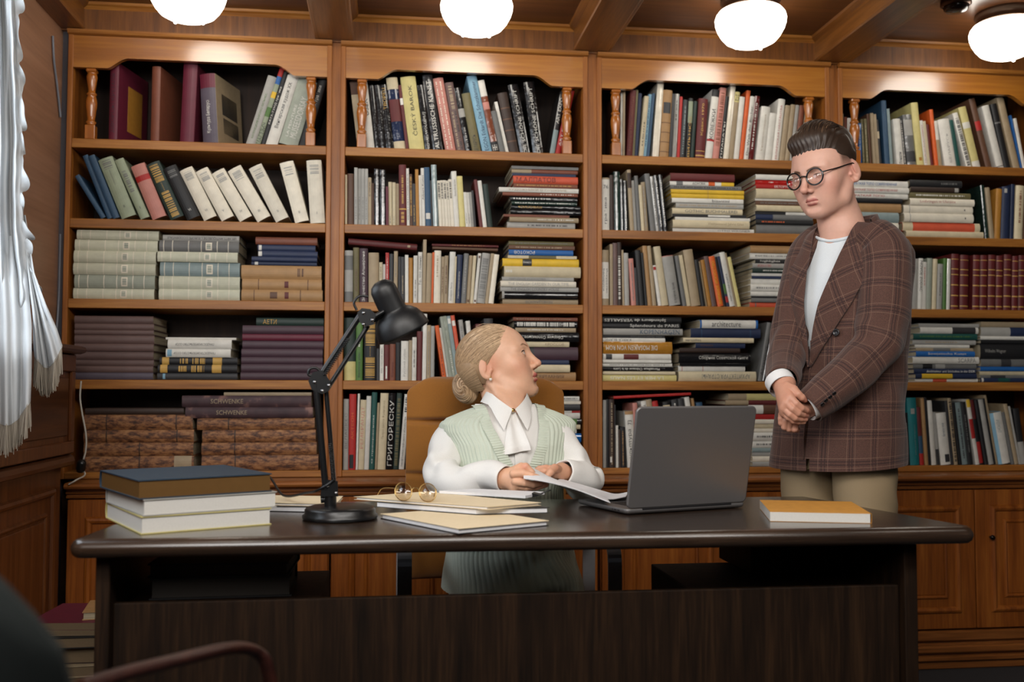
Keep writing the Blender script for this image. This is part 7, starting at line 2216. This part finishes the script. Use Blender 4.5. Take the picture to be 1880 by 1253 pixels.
# hair: a smooth cap combed back into a rolled bun
HWL = lambda p: wp + WR @ (np.array(p) * 1.035)
hs = Soup(); f = Field((-0.105, -0.165, -0.11), (0.105, 0.11, 0.14), 0.0017)
def wcut(X, Y, Z, d):
    front = (0.012 + 0.80 * Y - Z) * 0.78
    back = np.where(Y < -0.030, -0.050 - 0.30 * (Y + 0.03) - Z, front)
    return np.maximum(d, np.where(Y < -0.030, np.minimum(np.maximum(back, front - 0.05), 1), front))
f.egg((0, -0.018, 0.030), (0.0815, 0.103, 0.0905), 0.01, False, None, wcut)
f.egg((0, -0.055, -0.010), (0.066, 0.062, 0.060), 0.03, False, None, wcut)
V, Q = f.mesh(); V = relax(V, Q, 2, 0.4); hs.add((V * 1.035) @ WR.T + wp, Q, lin((168, 138, 106)))
def cap(p):
    c = np.array((0, -0.018, 0.030)); d = np.array(p, float) - c; k = math.sqrt((d[0] / 0.0825) ** 2 + (d[1] / 0.104) ** 2 + (d[2] / 0.0915) ** 2); return d / np.array((0.0825, 0.104, 0.0915)) / k
def slerp(a, b, t):
    o = math.acos(max(-1, min(1, a.dot(b)))); return (a * math.sin((1 - t) * o) + b * math.sin(t * o)) / (math.sin(o) + 1e-9)
pts_, cs_ = [], []; HLN = [(0.0, 0.088, 0.084), (0.020, 0.084, 0.080), (0.040, 0.074, 0.072), (0.056, 0.060, 0.060), (0.066, 0.045, 0.048), (0.074, 0.028, 0.034), (0.079, 0.010, 0.020), (0.080, -0.008, 0.016), (0.080, -0.026, 0.014), (0.078, -0.040, 0.004), (0.072, -0.052, -0.020), (0.066, -0.060, -0.034)]
def hairc(): g = R.random(); return lin((150 + 70 * g, 122 + 66 * g, 92 + 60 * g))
for s in (-1, 1):
    for i in range(1100):
        q = R.random() ** 0.8 * (len(HLN) - 1.001); k = int(q); a = np.array(HLN[k]) * (1 - (q - k)) + np.array(HLN[k + 1]) * (q - k); a = a * (s, 1, 1); a = a + np.array((0, R.uniform(-0.06, 0.0), 0)) * (R.random() < 0.55)
        u0 = cap(a); u1 = cap((s * R.uniform(0.0, 0.022), -0.115, -0.018 + R.uniform(-0.02, 0.025))); mid = cap((s * (0.03 + 0.045 * (min(q, 8) / 8) ** 0.5), -0.055, 0.060 - 0.085 * (min(q, 8) / 8) ** 1.2)); P = []; lf = R.uniform(-0.0006, 0.0014)
        for t in np.linspace(0, 1, 13):
            d = slerp(slerp(u0, mid, t), slerp(mid, u1, t), t); P.append(HWL(np.array((0, -0.018, 0.030)) + d * (np.array((0.0825, 0.104, 0.0915)) + lf)))
        pts_.append(P); cs_.append(hairc())
strands(hs, pts_, 0.0010, cs_, 3)
pts_, cs_ = [], []
for s in (-1, 1):
    for i in range(420):
        a = R.uniform(-1.0, 0.75); P = []; c2 = np.array((0, -0.050, -0.008)); r2 = np.array((0.0770, 0.0735, 0.0690)); e1_ = R.uniform(0.0, 0.35)
        for t in np.linspace(0, 1, 10):
            az = 0.05 + (1.35 - 0.05) * t; el = a * (1 - 0.55 * t) - 0.25 * t
            P.append(HWL(c2 + np.array((s * math.cos(az) * math.cos(el), -math.sin(az) * math.cos(el), math.sin(el))) * (r2 + 0.001 * e1_)))
        pts_.append(P); cs_.append(hairc())
strands(hs, pts_, 0.0010, cs_, 3)
bc_ = np.array((0.014, -0.112, -0.036)); rr_ = np.array((0.036, 0.034, 0.044)); f = Field(bc_ - 0.06, bc_ + 0.06, 0.0017)
f.egg(bc_, rr_, 0.01); V, Q = f.mesh(); hs.add((V * 1.035) @ WR.T + wp, Q, lin((146, 114, 84)))
pts_, cs_ = [], []
for i in range(420):
    th0 = R.uniform(0, 2 * PI); ph = R.uniform(-1.2, 1.2); P = []; lf = R.uniform(0.0, 0.003)
    for t in np.linspace(0, 1, 12):
        th = th0 + t * 1.9; p_ = ph + 0.5 * t; v = np.array((math.sin(p_), math.cos(p_) * math.cos(th), math.cos(p_) * math.sin(th))); P.append(HWL(bc_ + v * (rr_ + lf)))
    pts_.append(P); cs_.append(hairc())
strands(hs, pts_, 0.0012, cs_, 3)
for i in range(26):                                                 # stray hairs
    a = cap((R.uniform(-0.05, 0.05), R.uniform(-0.03, 0.07), 0.12)); P = [HWL(np.array((0, -0.018, 0.030)) + a * np.array((0.0825, 0.104, 0.0915)) * 1.0 + np.array((R.uniform(-.004, .004), -0.012 * t * 3, 0.006 * math.sin(t * 2.6)))) for t in np.linspace(0, 1, 7)]
    strands(hs, [P], 0.0004, [hairc()], 3)
hs.build('hair', [M_HAIRW], wom)
e_ = HWL((0.083, -0.020, -0.046)); eb = MB(); eb.lathe([(0, 0.0048), (0.003, 0.0038), (0.0047, 0.001), (0.0047, -0.001), (0.003, -0.0038), (0, -0.0048)], e_, 16); er_ = eb.build('earring', M_PEARL, wom)
MB().lathe([(0, 0.009), (0.0022, 0.0085), (0.0022, 0.004), (0, 0.004)], e_, 10).build('setting', M_GOLD, er_)
# vest
ZW = [(0.500, 0.190, 0.235, 0.075), (0.55, 0.186, 0.205, 0.050), (0.62, 0.174, 0.160, 0.018), (0.70, 0.158, 0.128, 0.004), (0.78, 0.154, 0.122, 0.004), (0.86, 0.162, 0.132, 0.008), (0.91, 0.176, 0.124, 0.002), (0.945, 0.196, 0.104, -0.008), (0.966, 0.198, 0.088, -0.012), (0.982, 0.182, 0.076, -0.015), (1.000, 0.138, 0.066, -0.018), (1.016, 0.092, 0.058, -0.020), (1.026, 0.070, 0.054, -0.022)]
zw = np.array([r_[0] for r_ in ZW])
def wring(z): return [float(np.interp(z, zw, [r_[k] for r_ in ZW])) for k in (1, 2, 3)]
def wfront(x, z, off=0.0):
    a, b, c = wring(z); q = min(0.9995, abs(x) / a); y = (1 - q ** 2.3) ** (1 / 2.3) * b + c + fold(x * 9, z * 6, 0.7, 0.0025, 4, 3); return WL(x, y + off, z)
def wv(z): return float(np.interp(z, [0.805, 0.84, 0.90, 0.96, 1.02], [0.0, 0.020, 0.050, 0.072, 0.080]))
nz, nt_ = 150, 480; rows = []; keepi = {}
for i in range(nz):
    z = 0.502 + (1.024 - 0.502) * i / (nz - 1); row = []; a, b, c = wring(z); lo2 = max(0, (0.70 - z) / 0.2)
    for j in range(nt_):
        th = 2 * PI * j / nt_ - PI / 2; ca, sa = math.cos(th), math.sin(th); e = 2 / 2.3; rib = 0.0034 * (abs(math.sin(th * 36)) ** 0.6)
        dr = 0.010 * lo2 * math.sin(z * 60 + 2.2 * math.sin(th * 2) + th) * max(0, sa) + 0.006 * lo2 * math.sin(th * 5 + z * 20)
        x = math.copysign(abs(ca) ** e, ca) * (a + rib + dr); y = math.copysign(abs(sa) ** e, sa) * (b + rib + dr) + c + (fold(x * 9, z * 6, 0.7, 0.0025, 4, 3) if sa > 0 else 0)
        hem = -0.030 * lo2 * math.sin(th * 2 + 0.6) * max(0, sa)
        keepi[i, j] = not (sa > 0 and abs(x - 0.006) < wv(z) and z > 0.805)
        row.append(WL(x, y, z + hem))
    rows.append(row)
vest = cloth_mesh('knit_vest', rows, M_VEST, wom, keep=lambda i, j: keepi[i, j])
def band(pts, wid, name, par, ribs=True, nor=None, th=0.004):
    """ribbed knit border along a line of points; wid is a list of sideways vectors"""
    n = len(pts); rows = []
    for i in range(n):
        p = np.array(pts[i]); w_ = np.array(wid[i]); o_ = (nor[i] if nor else TR @ np.array((0, 1, 0))); r_ = 0.0030 * abs(math.sin(i * PI / 5.0)) ** 0.7 if ribs else 0; row = []
        for u in np.linspace(0, 1, 7): row.append(p + w_ * u + o_ * (0.0015 + th * math.sin(PI * min(1, max(0.0, 0.12 + u * 0.76))) * 0.6 + r_))
        rows.append(row)
    return cloth_mesh(name, rows, M_VEST, par, closev=False)
for s in (-1, 1):
    zz_ = np.linspace(1.022, 0.800, 170); P = [wfront(0.006 + s * (wv(z) - 0.004), z, 0.001) for z in zz_]; Wd = [TR @ np.array((s * 0.030, -0.010 * (z > 0.98), 0)) + np.array((0, 0, -0.004 - 0.012 * (z < 0.83))) for z in zz_]
    band(P, Wd, 'neck_rib', vest)
# blouse: front in the neckline, sleeves, cuffs, collar, jabot
def pan(fn, nu, nv, name, mat, par, thick=0.0018):
    A_ = np.array([[fn(i / (nu - 1), j / (nv - 1)) for j in range(nv)] for i in range(nu)])
    mb = MB(); n_ = TR @ np.array((0, 1, 0)); B_ = A_ - n_ * thick; mb.grid(A_.tolist()); mb.grid(B_[:, ::-1].tolist())
    for i in range(nu - 1):
        for j in (0, -1): mb.add([A_[i, j], A_[i + 1, j], B_[i + 1, j], B_[i, j]], [(0, 1, 2, 3)])
    for j in range(nv - 1):
        for i in (0, -1): mb.add([A_[i, j], A_[i, j + 1], B_[i, j + 1], B_[i, j]], [(0, 1, 2, 3)])
    return mb.build(name, mat, par)
M_BL = plain('white blouse crepe', (232, 230, 226), 0.65, nscale=500, bmp=0.05)
bl = pan(lambda u, v: wfront(0.006 + (2 * v - 1) * (wv(0.79 + 0.232 * u) + 0.016), 0.79 + 0.232 * u, -0.006 + 0.002 * math.sin(v * 14 + u * 6)), 40, 26, 'blouse', M_BL, wom)
s1 = sleeve('sleeve', [ptD(872, 800, DW + 0.03), ptD(834, 798, DW + 0.0), ptD(818, 836, DW - 0.05), ptD(813, 876, DW - 0.10), ptD(850, 890, DW - 0.17), Z4(70, 360, 2.665) + np.array([0, 0.006, 0.014]), Z4(335, 335, 2.617)], [0.036, 0.047, 0.052, 0.054, 0.049, 0.042, 0.037], M_BL, bl, 0.8, wr=0.0045, elbow=0.45)
s2 = sleeve('sleeve', [ptD(984, 806, DW + 0.05), ptD(1019, 800, DW + 0.015), ptD(1046, 842, DW - 0.01), ptD(1072, 886, DW - 0.05), Z4(1230, 320, 2.77), Z4(1020, 255, 2.712)], [0.034, 0.044, 0.050, 0.053, 0.048, 0.036], M_BL, bl, 2.1, wr=0.0045, elbow=0.55)
for s, c_, d_ in ((1, ptD(838, 800, DW - 0.015), np.array((-0.55, -0.25, -0.80))),):
    d_ = d_ / np.linalg.norm(d_); a_ = np.cross(d_, (0, 1, 0.2)); a_ /= np.linalg.norm(a_); b2 = np.cross(d_, a_); rows = []
    for k in range(181):
        th = 2 * PI * k / 180; rib = 0.0014 * abs(math.sin(th * 36)); e1_ = a_ * math.cos(th) + b2 * math.sin(th); row = []
        for u in np.linspace(0, 1, 8): row.append(c_ + e1_ * (0.0520 + 0.003 * math.sin(PI * u) + rib + 0.004 * (1 - u)) + d_ * (0.024 * (u - 0.45)))
        rows.append(row)
    cloth_mesh('armhole_rib', rows, M_VEST, vest, closev=False)
for (x, y) in ((335, 500), (215, 518)):
    p = Z4(x, y, 2.600 + (335 - x) * 0.00008); b_ = MB(); b_.lathe([(0, 0.003), (0.003, 0.0022), (0.0036, 0)], p, 14, ax=tuple(-C_F)); b_.build('cuff_button', M_PEARL, s1)
# stand collar with two pointed leaves
for s in (-1, 1):
    def leaf(u, v, s=s):
        # u from centre front round to the back of the neck, v from the neck edge outward
        th = PI / 2 - s * u * PI * 0.98; rx, ry = 0.055 + 0.016 * v, 0.052 + 0.014 * v
        x = rx * math.cos(th); y = ry * math.sin(th) - 0.012 + 0.032 * max(0, 1 - u * 2.2) + 0.012 * v * max(0, 1 - u * 3); z = 1.035 + 0.022 * min(1, u * 2.2) - (0.030 + 0.030 * max(0, 1 - u * 3.0)) * v ** 1.0
        z -= 0.026 * max(0, 1 - u * 3)
        x += s * (0.004 + 0.030 * v * max(0, 1 - u * 3.5))
        return WL(x + 0.012, y, z)
    pan(leaf, 40, 8, 'collar', M_BL, bl, 0.0015)
p = WL(0.014, 0.070, 1.006); b_ = MB(); b_.lathe([(0, 0.004), (0.004, 0.003), (0.0055, 0.001), (0.005, 0)], p, 14, ax=tuple(TR @ np.array((0, 1, 0)))); b_.build('collar_button', M_GOLD, bl)
def jab(u, v):
    z = 1.000 - 0.105 * u; w_ = 0.010 + 0.030 * u; return WL(0.010 + (v - 0.45) * 2 * w_ + 0.006 * u, wring(z)[1] + wring(z)[2] + 0.004 + 0.012 * (1 - u) * 0.4 + 0.004 * math.sin(v * 9 + u * 2) + 0.006 * u, z - 0.014 * (v - 0.2) * u)
pan(jab, 24, 14, 'jabot', M_BL, bl)
def pl_(u, v): z = 0.99 - 0.17 * u; return wfront(0.012 + (v - 0.5) * 0.020, z, -0.003)
pan(pl_, 20, 4, 'placket', M_BL, bl)
# trousers on the chair
for s in (-1, 1):
    t_ = MB(); t_.tube([WL(s * 0.075, -0.10, 0.485), WL(s * 0.085, 0.02, 0.490), WL(s * 0.095, 0.25, 0.462), WL(s * 0.097, 0.38, 0.440), WL(s * 0.097, 0.435, 0.39), WL(s * 0.097, 0.45, 0.30), WL(s * 0.097, 0.45, 0.08)], [0.06, 0.072, 0.060, 0.056, 0.055, 0.052, 0.048], 24)
    t_.build('trouser_leg', M_TROU, wom)
    sh = Soup(); limb_field(sh, [([WL(s * 0.097, 0.42, 0.035), WL(s * 0.10, 0.52, 0.035), WL(s * 0.102, 0.61, 0.025)], [0.033, 0.034, 0.024], 0.02)], 0.006, (30, 28, 30)); sh.build('shoe', [tint_mat('shoe leather ', 0.3)], wom)
# papers held in her hands
pp = thing('paper_sheaf', 'sheaf of white papers held in the hands of the seated woman', 'papers', tuple(Z4(900, 330, 2.60)))
near_ = crom([Z4(545, 322, 2.545), Z4(760, 352, 2.52), Z4(1000, 405, 2.48), Z4(1250, 480, 2.44), Z4(1590, 612, 2.40)], 6); far_ = crom([Z4(560, 140, 2.66), Z4(760, 250, 2.65), Z4(960, 350, 2.62), Z4(1200, 455, 2.58), Z4(1500, 540, 2.54)], 6)
for k, (nm, dz) in enumerate((('sheet', 0.0), ('sheet', -0.003))):
    mb = MB(); A_ = np.array([[np.array(a) * (1 - t) + np.array(b_) * t + np.array([0.006 * k, 0.006 * k, dz + 0.004 * math.sin(t * PI)]) for t in np.linspace(0, 1, 8)] for a, b_ in zip(near_, far_)])
    B_ = A_ - np.array([0, 0, 0.002]); mb.grid(A_.tolist()); mb.grid(B_[:, ::-1].tolist())
    for i in range(len(A_) - 1):
        for j in (0, -1): mb.add([A_[i, j], A_[i + 1, j], B_[i + 1, j], B_[i, j]], [(0, 1, 2, 3)])
    for j in range(7):
        for i in (0, -1): mb.add([A_[i, j], A_[i, j + 1], B_[i, j + 1], B_[i, j]], [(0, 1, 2, 3)])
    mb.build(nm, M_PAP, pp)
mb = MB(); n2 = crom([Z4(900, 385, 2.56), Z4(1200, 470, 2.53), Z4(1450, 545, 2.50), Z4(1620, 585, 2.49), Z4(1800, 555, 2.50)], 6); f2 = [np.array(p) + (np.array(Z4(1000, 330, 2.70)) - np.array(Z4(900, 385, 2.56))) for p in n2]
A_ = np.array([[np.array(a) * (1 - t) + np.array(b_) * t for t in np.linspace(0, 1, 6)] for a, b_ in zip(n2, f2)]); mb.grid(A_.tolist()); mb.grid((A_ - np.array([0, 0, 0.0012]))[:, ::-1].tolist()); mb.build('curled_sheet', M_PAP, pp)
